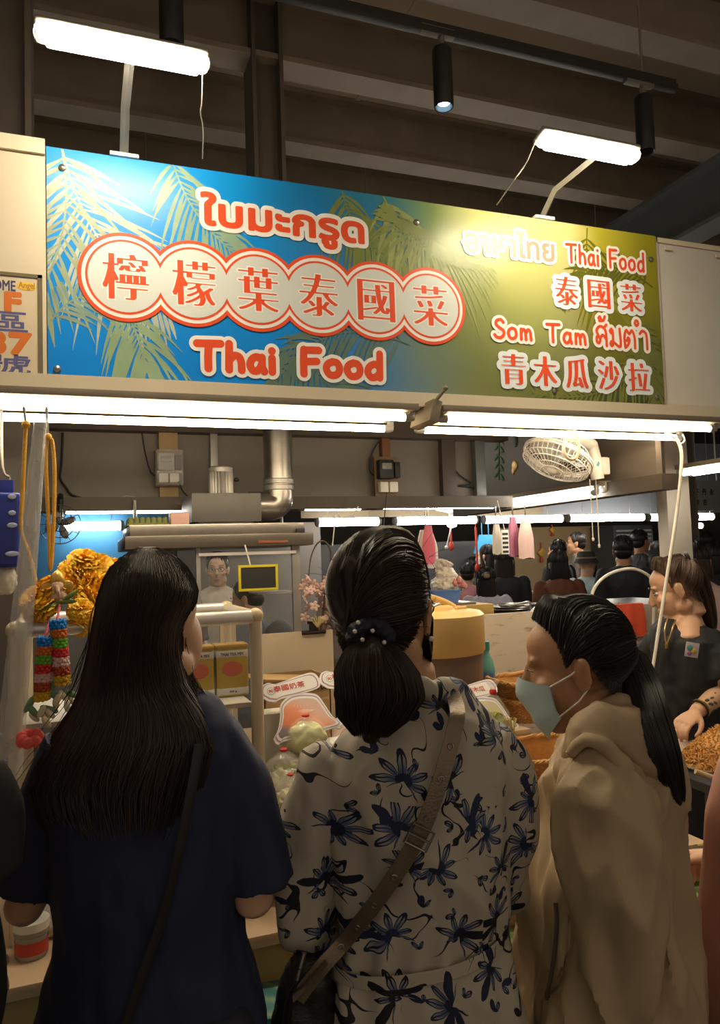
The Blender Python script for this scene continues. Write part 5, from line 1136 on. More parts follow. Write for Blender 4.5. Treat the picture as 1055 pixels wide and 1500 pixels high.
g = MB(); g.b2((a.x, 6.4, a.z), (b.x, 6.43, b.z), .005); obj('panel', g, mat('grey_menu_panel', (.20, .21, .21), .5), t)
for k, ch in enumerate('子丹永作吉'):
    x = a.x + (b.x-a.x)*(.16 + .2*(k % 3)); z = b.z - (b.z-a.z)*(.28 + .34*(k//3)) ; g = MB(); write(g, ch, (x, z - .07, x + .06, z), facing((0, 6.395, 0)), .002, res=.004); obj('character', g, CORDB, t, smooth=False)
g = MB(); g.tube([(a.x + .1, 6.415, b.z), (a.x + .1, 6.415, ZC)], .01, 6); g.tube([(b.x - .1, 6.415, b.z), (b.x - .1, 6.415, ZC)], .01, 6); obj('hanger', g, DSTEEL, t)
for px, py0, py1, lab in ((813, 768, 785, 'gold paper ornament on the tan booth wall'), (797, 795, 823, 'red and gold lucky ornament on the tan booth wall')):
    a, b = at(px - 5, py1, 9.5), at(px + 5, py0, 9.5); w = (b.x - a.x)/2; c = (a+b)/2; h = b.z - a.z
    t = thing('ornament', lab, 'ornament', (c.x, 9.55, a.z)); g = MB(); g.box((c.x, 9.57, c.z), (w*1.4, .05, h*.4), Matrix.Rotation(.785, 3, 'Y'), .01); obj('plaque', g, mat('ornament_gold', (.55, .33, .05), .4, .3), t)
    g = MB(); g.tube([(c.x, 9.57, c.z - h*.2), (c.x, 9.57, a.z)], [w*.25, w*.5], 8); g.tube([(c.x, 9.57, c.z + h*.2), (c.x, 9.57, b.z)], .012, 6); obj('tassel', g, mat('ornament_red', (.45, .04, .02), .6), t)
for px, lab in ((697, 'red hanging ribbon left of the blue board'), (660, 'thin red ribbon below the round bulb')):
    a = at(px, 772, 7.3); b = at(px, 832 if px == 697 else 800, 7.3); b.x = a.x; g = MB(); g.tube([a, b], .012, 6); g.ell((b.x, b.y, b.z), (.03, .02, .05)); g.tube([a, (a.x, a.y, ZC)], .004, 5); obj('ribbon', g, mat('ornament_red', (.45, .04, .02)), None, lab, 'ribbon')
# back counter the crowd stands at
g = MB(); x0, x1 = at(690, 890, 6.0).x, at(1100, 870, 6.0).x; g.b2((x0, 6.0, .0), (x1, 6.5, 1.0), .02); struct('trim_51', g, mat('dark_booth_wall', (.05, .05, .055)))

struct('wall_8', MB().b2((at(40, 800, 7.58).x, 7.58, 0), (at(250, 800, 7.58).x, 7.66, 1.5)), mat('grey_booth_wall', (.20, .18, .16)))

ld = thing('leaf_decoration', 'green paper leaf sprig stuck on the brown side panel left of the fan', 'decoration', atx(730, 703, XR - .012)); xw = XR - .012; k = 0
for py in (645, 657, 672, 684, 697):
    for s in (-1, 1):
        p = atx(731 + s*4, py + s*2, xw); g = MB(); g.ell(p, (.004, .030, .013), Matrix.Rotation(s*.5 + .3*k, 3, 'X'), 10, 6); obj('leaf', g, mat('paper_leaf_green', (.06, .15, .03), .6), ld); k = (k + 1) % 2
g = MB(); g.tube([atx(731, 638, xw), atx(731, 703, xw)], .003, 6); obj('stem', g, mat('paper_leaf_green', (.06, .15, .03)), ld)
g = MB(); g.ell(atx(754, 682, xw), (.004, .030, .030)); g.ell(atx(752, 690, xw), (.004, .016, .022)); obj('wall_charm', g, mat('ornament_gold', (.30, .2, .05), .5), None, 'dull gold paper charm on the side panel beside the green leaves', 'decoration')
g = MB(); g.ell(atx(755, 646, xw), (.005, .024, .034)); obj('wall_vent', g, mat('dark_vent', (.05, .04, .035), .6), None, 'dark oval vent plate high on the side panel left of the fan', 'vent')
# ------------------------------------------------------------------ people: shared builders
def skin(name, col): return mat(name, col, .5, var=.06, vs=25, sss=.12, bump=.04, bs=180)
SK_A, SK_B, SK_C = skin('skin_light', (.60, .36, .23)), skin('skin_warm', (.50, .28, .16)), skin('skin_tan', (.42, .22, .12))
def hair_mat(name, col, rough=.46):
    m = mat(name, col, rough, var=0, spec=.45); nt, b = NT(m); g = nd(nt, 'ShaderNodeNewGeometry')
    n = nd(nt, 'ShaderNodeTexNoise'); n.inputs['Scale'].default_value = 55; n.inputs['Detail'].default_value = 3; tc = nt.nodes.new('ShaderNodeTexCoord'); mp = nd(nt, 'ShaderNodeMapping'); mp.inputs['Scale'].default_value = (1, 1, .08)
    nt.links.new(tc.outputs['Object'], mp.inputs[0]); nt.links.new(mp.outputs[0], n.inputs[0])
    f = mth(nt, 'ADD', mth(nt, 'MULTIPLY', g.outputs['Random Per Island'], .5), mth(nt, 'MULTIPLY', n.outputs[0], .5))
    nt.links.new(ramp(nt, f, [(.2, tuple(c*.55 for c in col)), (.8, tuple(c*1.5 for c in col))]), b.inputs['Base Color'])
    b.inputs['Anisotropic'].default_value = .5; return m
HBLACK, HBROWN, HRED = hair_mat('hair_black', (.013, .010, .009)), hair_mat('hair_dark_brown', (.024, .014, .010)), hair_mat('hair_brown', (.05, .027, .016))
def frame(c, deg, s=1.0, pitch=0.0, roll=0.0):
    """head frame at c: local x right, y face, z up; deg = turn to photo right from looking away"""
    a = YAW + math.radians(deg); R = Matrix(((math.cos(a), math.sin(a), 0), (-math.sin(a), math.cos(a), 0), (0, 0, 1)))
    R = R @ Matrix.Rotation(math.radians(pitch), 3, 'X') @ Matrix.Rotation(math.radians(roll), 3, 'Y')
    return Matrix.Translation(c) @ R.to_4x4() @ Matrix.Scale(s, 4)
def head_mb(M, ears=True):
    g = MB(); e = g.ell
    if not ears: e((.040, .040, -.035), (.034, .050, .062), nu=20, nv=14)
    e((0, -.012, .035), (.0745, .095, .085), nu=24, nv=16); e((0, .03, -.03), (.060, .066, .085), nu=24, nv=16); e((0, .022, -.075), (.052, .05, .04)); e((0, .062, -.098), (.028, .026, .021))
    g.tube([(0, .088, .022), (0, .100, 0), (0, .115, -.028)], [.008, .0095, .0125], 10); e((0, .110, -.033), (.017, .011, .009)); e((0, .076, .030), (.046, .0145, .012)); e((0, .004, .048), (.066, .083, .058), nu=24, nv=16)
    for s in (-1, 1):
        e((s*.040, .066, -.022), (.022, .022, .02)); e((s*.05, .0, -.07), (.018, .035, .026))
        if ears:
            er = Matrix.Rotation(s*.35, 3, 'Z'); e((s*.078, -.006, -.008), (.0075, .019, .031), er); e((s*.083, -.014, .006), (.006, .012, .019), er); e((s*.077, -.002, -.032), (.0065, .009, .010), er)
    e((0, .090, -.060), (.022, .010, .0055)); e((0, .088, -.071), (.019, .010, .0065))
    return g.xf(M)
def eyes(M, t, brow=True, mouth=False, ball=True):
    sk = mat('lip_red', (.36, .13, .10), .45)
    for s in (-1, 1):
        if ball:
            g = MB(); g.ell((s*.031, .0795, .008), (.0125, .0095, .0062)); g.xf(M); obj('eyeball', g, mat('eye_white', (.62, .58, .52), .25), t)
            g = MB(); g.ell((s*.031, .0865, .007), (.0052, .003, .0055)); g.xf(M); obj('iris', g, BLACK, t)
        g = MB(); g.tube([V((s*.018, .0885, .0135)), V((s*.031, .0905, .016)), V((s*.045, .081, .012))], [.0012, .0018, .001], 6); g.xf(M); obj('eyelid', g, HBLACK, t)
        if brow:
            g = MB(); g.tube([V((s*.013, .0965, .031)), V((s*.03, .0955, .037)), V((s*.05, .083, .032))], [.0025, .0032, .0015], 6, fl=.7); g.xf(M); obj('eyebrow', g, HBLACK, t)
    if mouth:
        g = MB(); g.ell((0, .0965, -.0625), (.021, .0045, .0028)); g.ell((0, .0965, -.069), (.018, .0045, .0035)); g.xf(M); obj('lips', g, sk, t)
def hand_mb(wr, d, pn, thumb, s=1.0, curl=.5):
    """hand from the wrist along d, palm facing pn, thumb on side vector; five separate fingers"""
    g = MB(); wr, d = V(wr), V(d).normalized(); pn = (V(pn) - d*V(pn).dot(d)).normalized(); lt = d.cross(pn).normalized()
    if lt.dot(V(thumb)) < 0: lt = -lt
    P = lambda a, b, c=0: wr + (d*a + lt*b + pn*c)*s
    g.loft([[P(a, math.cos(2*PI*k/16)*w, math.sin(2*PI*k/16)*h) for k in range(16)] for a, w, h in ((-.012, .023, .018), (.01, .028, .0165), (.04, .038, .015), (.075, .041, .0125), (.09, .038, .009))])
    for b, l, r in ((.029, .068, .0085), (.0095, .078, .0088), (-.010, .072, .0084), (-.029, .056, .0074)):
        p = P(.080, b); q = [P(.062, b*.95), p]; ang = 0; dd = d
        for k, f in enumerate((.46, .30, .24)):
            ang += curl*(.75, 1.0, .7)[k]; p = p + (d*math.cos(ang) + pn*math.sin(ang))*l*f*s; q.append(p)
        g.tube(crom(q, 3), [r*1.05*s, r*s, r*.98*s, r*.9*s, r*.72*s], 9); g.ell(q[-1], r*.74*s, nu=8, nv=6)
    q = [P(.012, .020, .004), P(.040, .046, .012), P(.066, .053, .022 + .012*curl), P(.088, .048, .032 + .014*curl)]
    g.tube(crom(q, 3), [.013*s, .0115*s, .0095*s, .0075*s], 9); g.ell(q[-1], .0076*s, nu=8, nv=6)
    return g
def joints(loc, deg, H, arms='down'):
    a = YAW + math.radians(deg); f = V((math.sin(a), math.cos(a), 0)); r = V((math.cos(a), -math.sin(a), 0)); L = V((loc[0], loc[1], 0)); Z = lambda k: UP*(k*H)
    J = dict(f=f, r=r, H=H, L=L, deg=deg, head=frame(L + Z(.925) + f*.018, deg, H/1.65))
    for n, s in (('r', 1), ('l', -1)):
        J['sh_'+n] = L + Z(.812) + r*s*.102*H; J['hip_'+n] = L + Z(.50) + r*s*.055*H; J['kn_'+n] = L + Z(.28) + r*s*.058*H + f*.01; J['an_'+n] = L + Z(.047) + r*s*.06*H
        if arms == 'fwd': J['el_'+n] = L + Z(.635) + r*s*.135*H; J['wr_'+n] = L + Z(.655) + r*s*.09*H + f*.14*H
        else: J['el_'+n] = L + Z(.63) + r*s*.135*H - f*.01; J['wr_'+n] = L + Z(.49) + r*s*.145*H + f*.03
    return J
def trunk(g, J, w=1.0, top=.86, bot=.47, n=28):
    f, r, H, L = J['f'], J['r'], J['H'], J['L']; R = []
    for k, hw, hd, o in ((.47, .090, .066, 0), (.52, .100, .070, -.004), (.57, .088, .062, 0), (.62, .078, .054, .004), (.70, .087, .060, .006), (.76, .093, .060, 0), (.805, .096, .050, -.004), (.83, .070, .042, -.006), (.855, .036, .034, -.004), (.88, .032, .032, .002)):
        if bot <= k <= top: R.append([L + UP*k*H + f*o*H + r*math.cos(2*PI*i/n)*hw*H*w + f*math.sin(2*PI*i/n)*hd*H*w for i in range(n)])
    return g.loft(R)
def body(J, t, m, vox=.006, arm=(.040, .034, .025), hands=True, curl=.5, legs=True, palms=None, ears=True):
    H = J['H']; g = MB(); trunk(g, J, J.get('w', 1.0), .88); g.merge(head_mb(J['head'], ears)); k = H/1.65
    hc = J['head'].translation; hz = J['head'].to_3x3()
    g.tube([hc + hz @ V((0, -.022, -.045)), hc + hz @ V((0, -.03, -.10)), J['L'] + UP*.855*H], [.054*k, .052*k, .062*k], 16)
    for n, s in (('r', 1), ('l', -1)):
        sh, el, wr = J['sh_'+n], J['el_'+n], J['wr_'+n]
        g.ell(sh, .05*k); g.tube(crom([sh, sh.lerp(el, .5) , el, el.lerp(wr, .35), wr], 3), [arm[0]*1.1, arm[0], arm[1], arm[1]*1.02, arm[2]], 14)
        d = (wr - el).normalized(); pn, th = (palms or {}).get(n, (-J['r']*s, J['f'])); g.merge(hand_mb(wr, d, pn, th, k, curl))
        if legs:
            hp, kn, an = J['hip_'+n], J['kn_'+n], J['an_'+n]; g.tube(crom([hp, hp.lerp(kn, .5), kn, kn.lerp(an, .35), an], 3), [.078*k, .068*k, .052*k, .052*k, .036*k], 14)
            g.ell(an + J['f']*.055 - UP*(an.z - .036), (.042, .125, .036), Matrix.Rotation(-(YAW + math.radians(J['deg'])), 3, 'Z'))
    return obj('body', organic(g, vox, 3), m, t)
def trousers(J, t, m, k=1.12, name='trousers', to=.06):
    g = MB(); trunk(g, J, k, .60)
    for n in 'rl':
        hp, kn, an = J['hip_'+n], J['kn_'+n], J['an_'+n].copy(); an.z = to; q = J['H']/1.65; g.tube([hp + UP*.03, hp.lerp(kn, .5), kn, kn.lerp(an, .5), an], [.088*q, .082*q, .070*q, .066*q, .060*q], 16)
    return obj(name, organic(g, .012, 3, fold((16, 16, 8), .006)), m, t)
def shirt(J, t, m, sl=.8, k=1.16, name='shirt', vox=.010, low=.47):
    g = MB(); trunk(g, J, k, .855, low); q = J['H']/1.65
    for n in 'rl':
        sh, el, wr = J['sh_'+n], J['el_'+n], J['wr_'+n]
        if sl <= 1: g.tube([sh, sh.lerp(el, sl*.5), sh.lerp(el, sl)], [.060*q, .060*q, .062*q], 16)
        else: g.tube(crom([sh, sh.lerp(el, .5), el, el.lerp(wr, .5), el.lerp(wr, .92)], 3), [.06*q, .056*q, .05*q, .044*q, .036*q], 16)
        g.ell(sh, .058*q)
    return obj(name, organic(g, vox, 3, fold((18, 18, 9), .007, J['L'].x)), m, t)
HC, HRAD = V((0, -.012, .035)), V((.0835, .105, .096))
def cap_hair(J, t, m, style='short', ln=.3, seed=1):
    """hair shell over the skull with strands; bob and long fall behind the neck"""
    M = J['head']; g = MB(); q = random.Random(seed)
    g.ell((0, -.022, .044), (.083, .094, .090), nu=28, nv=16)
    if style == 'short': g.ell((0, -.048, -.005), (.070, .062, .065), nu=20)
    else:
        g.ell((0, -.045, -.01), (.082, .068, .085), nu=24); g.loft([[V((math.cos(2*PI*k/24)*w, -.055 + math.sin(2*PI*k/24)*d, z)) for k in range(24)] for z, w, d in ((.02, .08, .06), (-.06, .086, .055), (-.06 - ln*.5, .088, .04), (-.06 - ln, .065, .022))])
        for s in (-1, 1): g.tube([(s*.072, .03, .06), (s*.082, .02, -.01), (s*.080, .0, -.09), (s*.07, -.02, -.06 - ln*.7)], [.016, .016, .017, .008], 8)
    if style == 'bun': g.ell((0, -.112, .045), (.045, .04, .04))
    if style == 'pony': g.tube(crom([(0, -.11, .06), (0, -.15, .05), (0, -.165, -.03), (0, -.15, -.14), (0, -.13, -.25)], 4), [.025, .03, .034, .026, .008], 12)
    for _ in range(110):
        a = q.uniform(0, 2*PI); e0 = q.uniform(.5, 1.5); P = []
        for j in range(5):
            e = e0 - j*.22*(1 if style != 'short' else .6); P.append(V((0, -.022, .044)) + V((math.cos(a)*math.cos(e)*.0855, math.sin(a)*math.cos(e)*.0965, math.sin(e)*.0925))*(1 + q.uniform(0, .012)))
        if P[-1].y < .075: g.tube(P, [.0022, .003, .001], 4)
    g.xf(M); return obj('hair', g, m, t, sharp=70)
def crowd(label, px, ytop, d, deg, hair, hm, shc, sk=SK_B, arms='fwd', sl=.8, ln=.28, eye=False, pitch=0, trs=(.03, .03, .04), group=None):
    c = ad(px, ytop, d); J = joints((c.x, c.y), deg, max(1.42, c.z - .012), arms)
    if pitch: J['head'] = frame(J['head'].translation, deg, J['H']/1.65, pitch)
    t = thing('person', label, 'person', J['L'], group)
    body(J, t, sk, .0095); trousers(J, t, mat('trousers_%02d' % (int(trs[0]*100)), trs, .7)); shirt(J, t, mat('shirt_%d_%d_%d' % tuple(int(x*100) for x in shc), shc, .7, var=.1), sl)
    if hair: cap_hair(J, t, hm, hair, ln, int(px))
    eyes(J['head'], t, ball=eye, mouth=eye)
    return t, J
def mask(M, t, m, wide=1.12, drop=0.0, strap=None):
    g = MB(); rows = []
    for j in range(15):
        v = j/14; row = []
        for i in range(25):
            u = (i/24*2 - 1); a = u*wide; z0, z1 = .004 - .020*abs(u)**1.5, -.122 + .045*abs(u)**1.6 - drop; z = z0 + (z1 - z0)*v
            rad = .1045 + .020*math.exp(-((z + .028)/.03)**2)*math.exp(-(u/.42)**2) - .018*max(0, v - .72)/.28*(1 - abs(u)*.4)
            row.append(V((math.sin(a)*.0785, .004 + math.cos(a)*rad, z + .0018*math.sin(v*22))))
        rows.append(row)
    g.grid(rows); n_ = len(g.v); g.v += [(x*1.015, y + .0022, z) for x, y, z in g.v]; g.f += [tuple(i + n_ for i in f) for f in list(g.f)]; g.m *= 2
    g.xf(M); o = obj('face_mask', g, m, t, sharp=60)
    for s in (-1, 1):
        for z, e in ((-.018, .012), (-.075, -.030)):
            g = MB(); g.tube([V((s*math.sin(wide)*.0785, .004 + math.cos(wide)*.1045, z)), V((s*.0785, .012, (z + e)/2)), V((s*.0805, -.014, e))], .0016, 6); g.xf(M); p = obj('ear_loop', g, strap or WHITEP, t); p.parent = o
    return o
def on_skull(p, lift=1.0):
    d = V(p) - HC; k = math.sqrt((d.x/HRAD.x)**2 + (d.y/HRAD.y)**2 + (d.z/HRAD.z)**2); return HC + d/k*lift
LINE = [(0, .058, .108), (.022, .056, .106), (.045, .045, .097), (.062, .029, .075), (.0715, .020, .046), (.0745, .018, .012), (.077, .012, .022), (.0785, -.006, .030), (.079, -.022, .012), (.073, -.034, -.022), (.062, -.048, -.052), (.038, -.066, -.078), (.014, -.074, -.085), (0, -.076, -.086)]
def pulled_hair(M, t, m, tie, n=620, seed=1, lift=1.0, name='hair', fly=24):
    """hair combed from the hairline back to a tie point: shell and strands"""
    tie = V(tie); side = crom(LINE, 4); loop = [V(p) for p in side] + [V((-p[0], p[1], p[2])) for p in side[-2:0:-1]]; N = len(loop); q = random.Random(seed)
    def path(p, k, lf):
        out = []
        for j in range(k + 1):
            s = j/k; x = p.lerp(tie, s) + V((0, 0, .13*math.sin(PI*s)*min(1, max(0, p.z - .0)/.06))); y = on_skull(x, lf); w = min(1, s*3.2)*(1 if s < .82 else max(0, (1 - s)/.18)); out.append(x.lerp(y, max(w, 0)) if s > 0 else x)
        return out
    g = MB(); g.grid([path(loop[i], 16, lift) for i in range(N)] + [path(loop[0], 16, lift)])
    for _ in range(n):
        f = q.uniform(0, N); a, b = loop[int(f) % N], loop[(int(f)+1) % N]; p = a.lerp(b, f % 1); p = p + V((q.uniform(-1, 1), q.uniform(-1, 1), q.uniform(-1, 1)))*.0025
        P = path(p, 12, lift*(1 + q.uniform(.002, .028))); g.tube(P, [.0006, .0017, .0015, .0016], 4)
    for _ in range(fly):
        f = q.uniform(0, N); p = on_skull(loop[int(f) % N].lerp(tie, q.uniform(.1, .6)), lift*1.02); d = (p - HC).normalized(); e = V((q.uniform(-1, 1), q.uniform(-1, .2), q.uniform(-.3, 1)))
        g.tube(crom([p, p + d*.008 + e*.012, p + d*.012 + e*.028 + V((0, 0, -.004))], 4), [.0005, .0003], 3)
    g.xf(M); return obj(name, g, m, t, sharp=75)
def tail(t, m, path, rad, n=420, seed=2, name='ponytail', flat=.7, core=True, pw=.6):
    """bundle of strands along a path with radius profile"""
    q = random.Random(seed); P = [V(p) for p in crom(path, 5)]; K = len(P); rs = np.interp(np.linspace(0, 1, K), np.linspace(0, 1, len(rad)), rad); g = MB()
    ax = (P[-1] - P[0]).normalized(); side = ax.cross(FH).normalized(); dep = ax.cross(side).normalized()
    if core: g.tube(P, [r*.55 for r in rs], 16, fl=1.0)
    for _ in range(n):
        a = q.uniform(0, 2*PI); r = q.random()**pw; e = int(K*q.uniform(.74, 1.0)); w = q.uniform(-.5, .5)
        S = [P[i] + (side*math.cos(a + w*i/K) + dep*math.sin(a + w*i/K)*flat)*rs[i]*r*1.06 for i in range(max(3, e))]
        g.tube(S, [.0013, .0017, .0015, .0005], 4)
    return obj(name, g, m, t, sharp=75)
def ringpx(xl, xr, y, d, th, off=0.0, n=36, p=2.3):
    c = ad((xl+xr)/2, y, d, off); hw = (xr-xl)/2*d/FPX; o = []
    for k in range(n):
        a = 2*PI*k/n; cc, ss = math.cos(a), math.sin(a); o.append(c + RH*hw*math.copysign(abs(cc)**(2/p), cc) + FH*th*math.copysign(abs(ss)**(2/p), ss))
    return o
def tabring(tab, d, ys, n=36): return [ringpx(*lut(tab, y)[:2], y, d, lut(tab, y)[2], lut(tab, y)[3] if len(tab[0]) > 4 else 0, n) for y in ys]
def back(tab, d, px, py, lift=.008):
    """point on the near (camera) side of a garment loft"""
    r = lut(tab, py); xl, xr, th = r[:3]; of = r[3] if len(r) > 3 else 0; u = min(1, abs((px - (xl+xr)/2)/((xr-xl)/2))); return ad(px, py, d, of - th*(1 - u**2.3)**(1/2.3) - lift)
def uvs(o, fn):
    me = o.data; uv = me.uv_layers.new(name='uv'); vi = np.empty(len(me.loops), int); me.loops.foreach_get('vertex_index', vi)
    U = np.array([fn(v.co) for v in me.vertices]); uv.data.foreach_set('uv', U[vi].ravel())

# ------------------------------------------------------------------ crowd in the hall
G_ = 'crowd at the far stalls'
man, J = crowd('man with glasses in a cream t-shirt seen through the glass booth', 318, 808, 5.5, 172, 'short', HBLACK, (.55, .47, .37), SK_A, 'down', eye=True)
g = MB(); M = J['head']
for s in (-1, 1): g.tube([M @ V((s*.032 + math.cos(a)*.021, .104, .006 + math.sin(a)*.016)) for a in np.linspace(0, 2*PI, 21)], .0016, 6, False); g.tube([M @ V((s*.053, .103, .008)), M @ V((s*.078, .0, .012))], .0015, 5)
g.tube([M @ V((-.011, .106, .01)), M @ V((.011, .106, .01))], .0015, 5); obj('glasses', g, BLACK, man)
pk, J = crowd('dark-haired person in a navy jacket with backpack bending behind the glass booth', 366, 846, 4.3, -80, 'short', HBLACK, (.05, .06, .10), SK_B, 'fwd', sl=2, pitch=-14)
g = MB(); c = J['L'] + UP*J['H']*.70 - J['f']*.17; g.ell(c, (.12, .15, .22)); g.ell(c - UP*.08 - J['f']*.06, (.10, .09, .12)); obj('backpack', organic(g, .012, 4), mat('black_nylon', (.02, .02, .025), .6), pk)
crowd('brown-haired person almost hidden behind the long-haired woman', 232, 787, 4.2, 10, 'bob', HBROWN, (.10, .08, .07), SK_B)
crowd('curly brown-haired person behind the ponytailed woman in the floral dress', 512, 801, 5.6, 5, 'short', HRED, (.25, .18, .14), SK_B)
w, J = crowd('black-haired woman in a white face mask left of the hanging bags', 714, 797, 8.4, -55, 'bob', HBLACK, (.02, .02, .025), SK_A); mask(J['head'], w, mat('mask_white', (.60, .64, .66), .6))
crowd('woman with very long dark hair and black top under the hanging bags', 738, 802, 7.0, 12, 'long', HBROWN, (.015, .015, .018), SK_A, ln=.45, sl=2)
w, J = crowd('woman with a clipped-up bun and pale lavender top with black straps', 712, 829, 6.2, 8, 'bun', HBLACK, (.45, .42, .48), SK_A)
g = MB(); g.ell(J['head'] @ V((0, -.155, .05)), (.03, .012, .022)); obj('hair_clip', g, mat('clip_amber', (.30, .18, .09), .3), w)
for s in (-1, 1): g = MB(); g.tube([J['sh_r' if s > 0 else 'sh_l'].lerp(J['L'] + UP*J['H']*.82, .45) + UP*.045 + J['f']*.03, J['L'] + UP*J['H']*.74 + J['r']*s*.09 - J['f']*.115, J['L'] + UP*J['H']*.60 + J['r']*s*.05 - J['f']*.11], .018, 8, fl=.3); obj('strap', g, BLACK, w)
crowd('black-haired child in a pink shirt left of the woman with the bun', 684, 824, 7.6, 5, 'short', HBLACK, (.55, .22, .25), SK_A)
crowd('dark-haired person in black left of the child in pink', 693, 815, 9.3, -30, 'bob', HBLACK, (.03, .03, .035), SK_A)
crowd('short-haired man in black behind the brown-shirted woman', 817, 790, 8.3, -35, 'short', HBLACK, (.02, .02, .022), SK_C)
crowd('tall crop-haired man facing left beside the man in the bucket hat', 845, 779, 9.2, -75, 'short', HBLACK, (.12, .10, .08), SK_C)
crowd('bob-haired woman in a russet brown top', 817, 805, 6.5, 0, 'bob', HBLACK, (.12, .035, .015), SK_A, ln=.12)
w, J = crowd('person in a dark bucket hat, black mask and pale blue shirt', 858, 808, 7.2, 48, None, None, (.42, .55, .58), SK_A); mask(J['head'], w, BLACK, strap=BLACK)
g = MB(); g.lathe([(.135, .0), (.13, .006), (.098, .045), (.092, .095), (.07, .118), (.0, .124)], (0, -.012, .022), 28); g.xf(J['head']); h = obj('bucket_hat', g, mat('hat_dark', (.035, .035, .03), .8), w)
g = MB(); g.lathe([(.1, .045), (.0985, .06)], (0, -.012, .022), 28, cap=False); g.xf(J['head']); b_ = obj('hat_band', g, mat('hat_band_tan', (.25, .2, .13), .7), w); b_.parent = h
crowd('broad man in a black t-shirt seen from behind near the white post', 912, 784, 6.4, 20, 'short', HBLACK, (.012, .012, .014), SK_C)
crowd('man looking right just behind the broad man in black', 936, 775, 8.4, 60, 'short', HBLACK, (.03, .03, .035), SK_C)
crowd('dark-haired person between the man looking right and the white post', 963, 792, 9.4, 35, 'bob', HBLACK, (.025, .025, .03), SK_B, ln=.1)
crowd('short-haired man in grey just right of the white post', 1029, 776, 7.2, -15, 'short', HBLACK, (.16, .16, .17), SK_B)
crowd('dark-haired woman in black at the right edge beyond the seller', 1050, 795, 6.2, -5, 'bob', HBLACK, (.02, .02, .025), SK_B, ln=.1)
crowd('person in a pale pink t-shirt partly hidden by the white post', 1018, 792, 4.6, 25, 'bob', HBROWN, (.60, .42, .38), SK_B, ln=.06)

# ------------------------------------------------------------------ the seller in black
dS = 3.02; c = ad(1000, 900, dS); J = joints((c.x, c.y), -70, 1.56, 'down'); J['head'] = frame(ad(990, 862, dS), -72, .98, -20)
t = thing('person', 'seller woman in black t-shirt with high ponytail, looking down at the right', 'person', J['L'])
J['sh_l'] = ad(1022, 952, dS, -.10); J['el_l'] = ad(1058, 1012, dS, -.16); J['wr_l'] = ad(1019, 1044, dS, -.26)
J['sh_r'] = ad(968, 945, dS, .10); J['el_r'] = ad(948, 1030, dS, .08); J['wr_r'] = ad(985, 1072, dS, -.10)
body(J, t, SK_A, .0045, (.042, .036, .026), palms={'l': (-UP - RH*.2, -FH), 'r': (-UP, -FH)}, curl=.6)
eyes(J['head'], t, mouth=True)
g = MB(); tb = [(905, 972, 1012, .06, 0), (918, 960, 1032, .12, 0), (935, 956, 1046, .17, 0), (970, 956, 1050, .19, 0), (1020, 956, 1054, .19, 0), (1075, 954, 1058, .19, 0), (1120, 953, 1060, .19, 0)]
g.loft(tabring(tb, dS, (906, 912, 920, 935, 955, 980, 1010, 1050, 1090, 1120)))
g.tube([ad(1030, 935, dS, -.06), ad(1042, 965, dS, -.12), ad(1056, 996, dS, -.15)], [.068, .074, .078], 18); g.tube([ad(966, 938, dS, .06), ad(954, 960, dS, .09), ad(950, 985, dS, .08)], [.06, .066, .068], 18)
obj('tshirt', organic(g, .006, 3, fold((14, 14, 9), .010)), mat('black_cotton', (.014, .014, .016), .75, var=.2), t); trousers(J, t, mat('black_trousers', (.02, .02, .024), .7))
pulled_hair(J['head'], t, HRED, (0, -.085, .095), 420, 7); tl = tail(t, HRED, [ad(1000, 826, dS), ad(1010, 824, dS), ad(1022, 845, dS), ad(1034, 880, dS), ad(1042, 910, dS), ad(1046, 930, dS)], [.018, .030, .040, .036, .026, .010], 260, 8)
g = MB(); g.tube([J['head'] @ V((math.cos(a)*.02, -.092, .098 + math.sin(a)*.02)) for a in np.linspace(0, 2*PI, 17)], .007, 8, False); obj('hair_tie', g, BLACK, t)
g = MB(); g.tube(crom([ad(978, 906, dS, -.05), ad(974, 925, dS, -.115), ad(977, 943, dS, -.13), ad(984, 925, dS, -.13), ad(990, 908, dS, -.07)], 5), .003, 6); nk = obj('necklace', g, mat('gold_chain', (.6, .40, .12), .3, .8), t); g = MB(); g.box(ad(977, 946, dS, -.132), (.014, .006, .02), None, .003); q_ = obj('pendant', g, mat('gold_chain', (.6, .4, .12)), t); q_.parent = nk
g = MB(); P0 = ad(1014, 952, dS, -.205)
pt = obj('chest_patch', g.box(P0, (.05, .004, .055), Matrix.Rotation(-YAW, 3, 'Z') @ Matrix.Rotation(.2, 3, 'Y'), .012), mat('patch_pale', (.45, .42, .45), .5), t)
for dx, dz, cl, r in ((-.008, .008, (.08, .30, .28), .012), (.004, -.004, (.55, .35, .05), .010), (-.012, -.012, (.30, .10, .30), .008)):
    g = MB(); g.ell(P0 + RH*dx + UP*dz - FH*.003, (r, .0025, r), Matrix.Rotation(-YAW, 3, 'Z')); o = obj('patch_motif', g, mat('patch_%d' % int(cl[0]*100), cl, .5), t); o.parent = pt
d_ = (J['wr_l'] - J['el_l']); 
for k in (.80, .86): g = MB(); u_ = d_.orthogonal().normalized(); v_ = d_.cross(u_).normalized(); g.tube([J['el_l'] + d_*k + (u_*math.cos(a) + v_*math.sin(a))*.034 for a in np.linspace(0, 2*PI, 21)], .0032, 6, False); obj('bracelet', g, mat('gold_chain', (.6, .4, .12)) if k < .85 else BLACK, t)
g = MB(); q = random.Random(4)
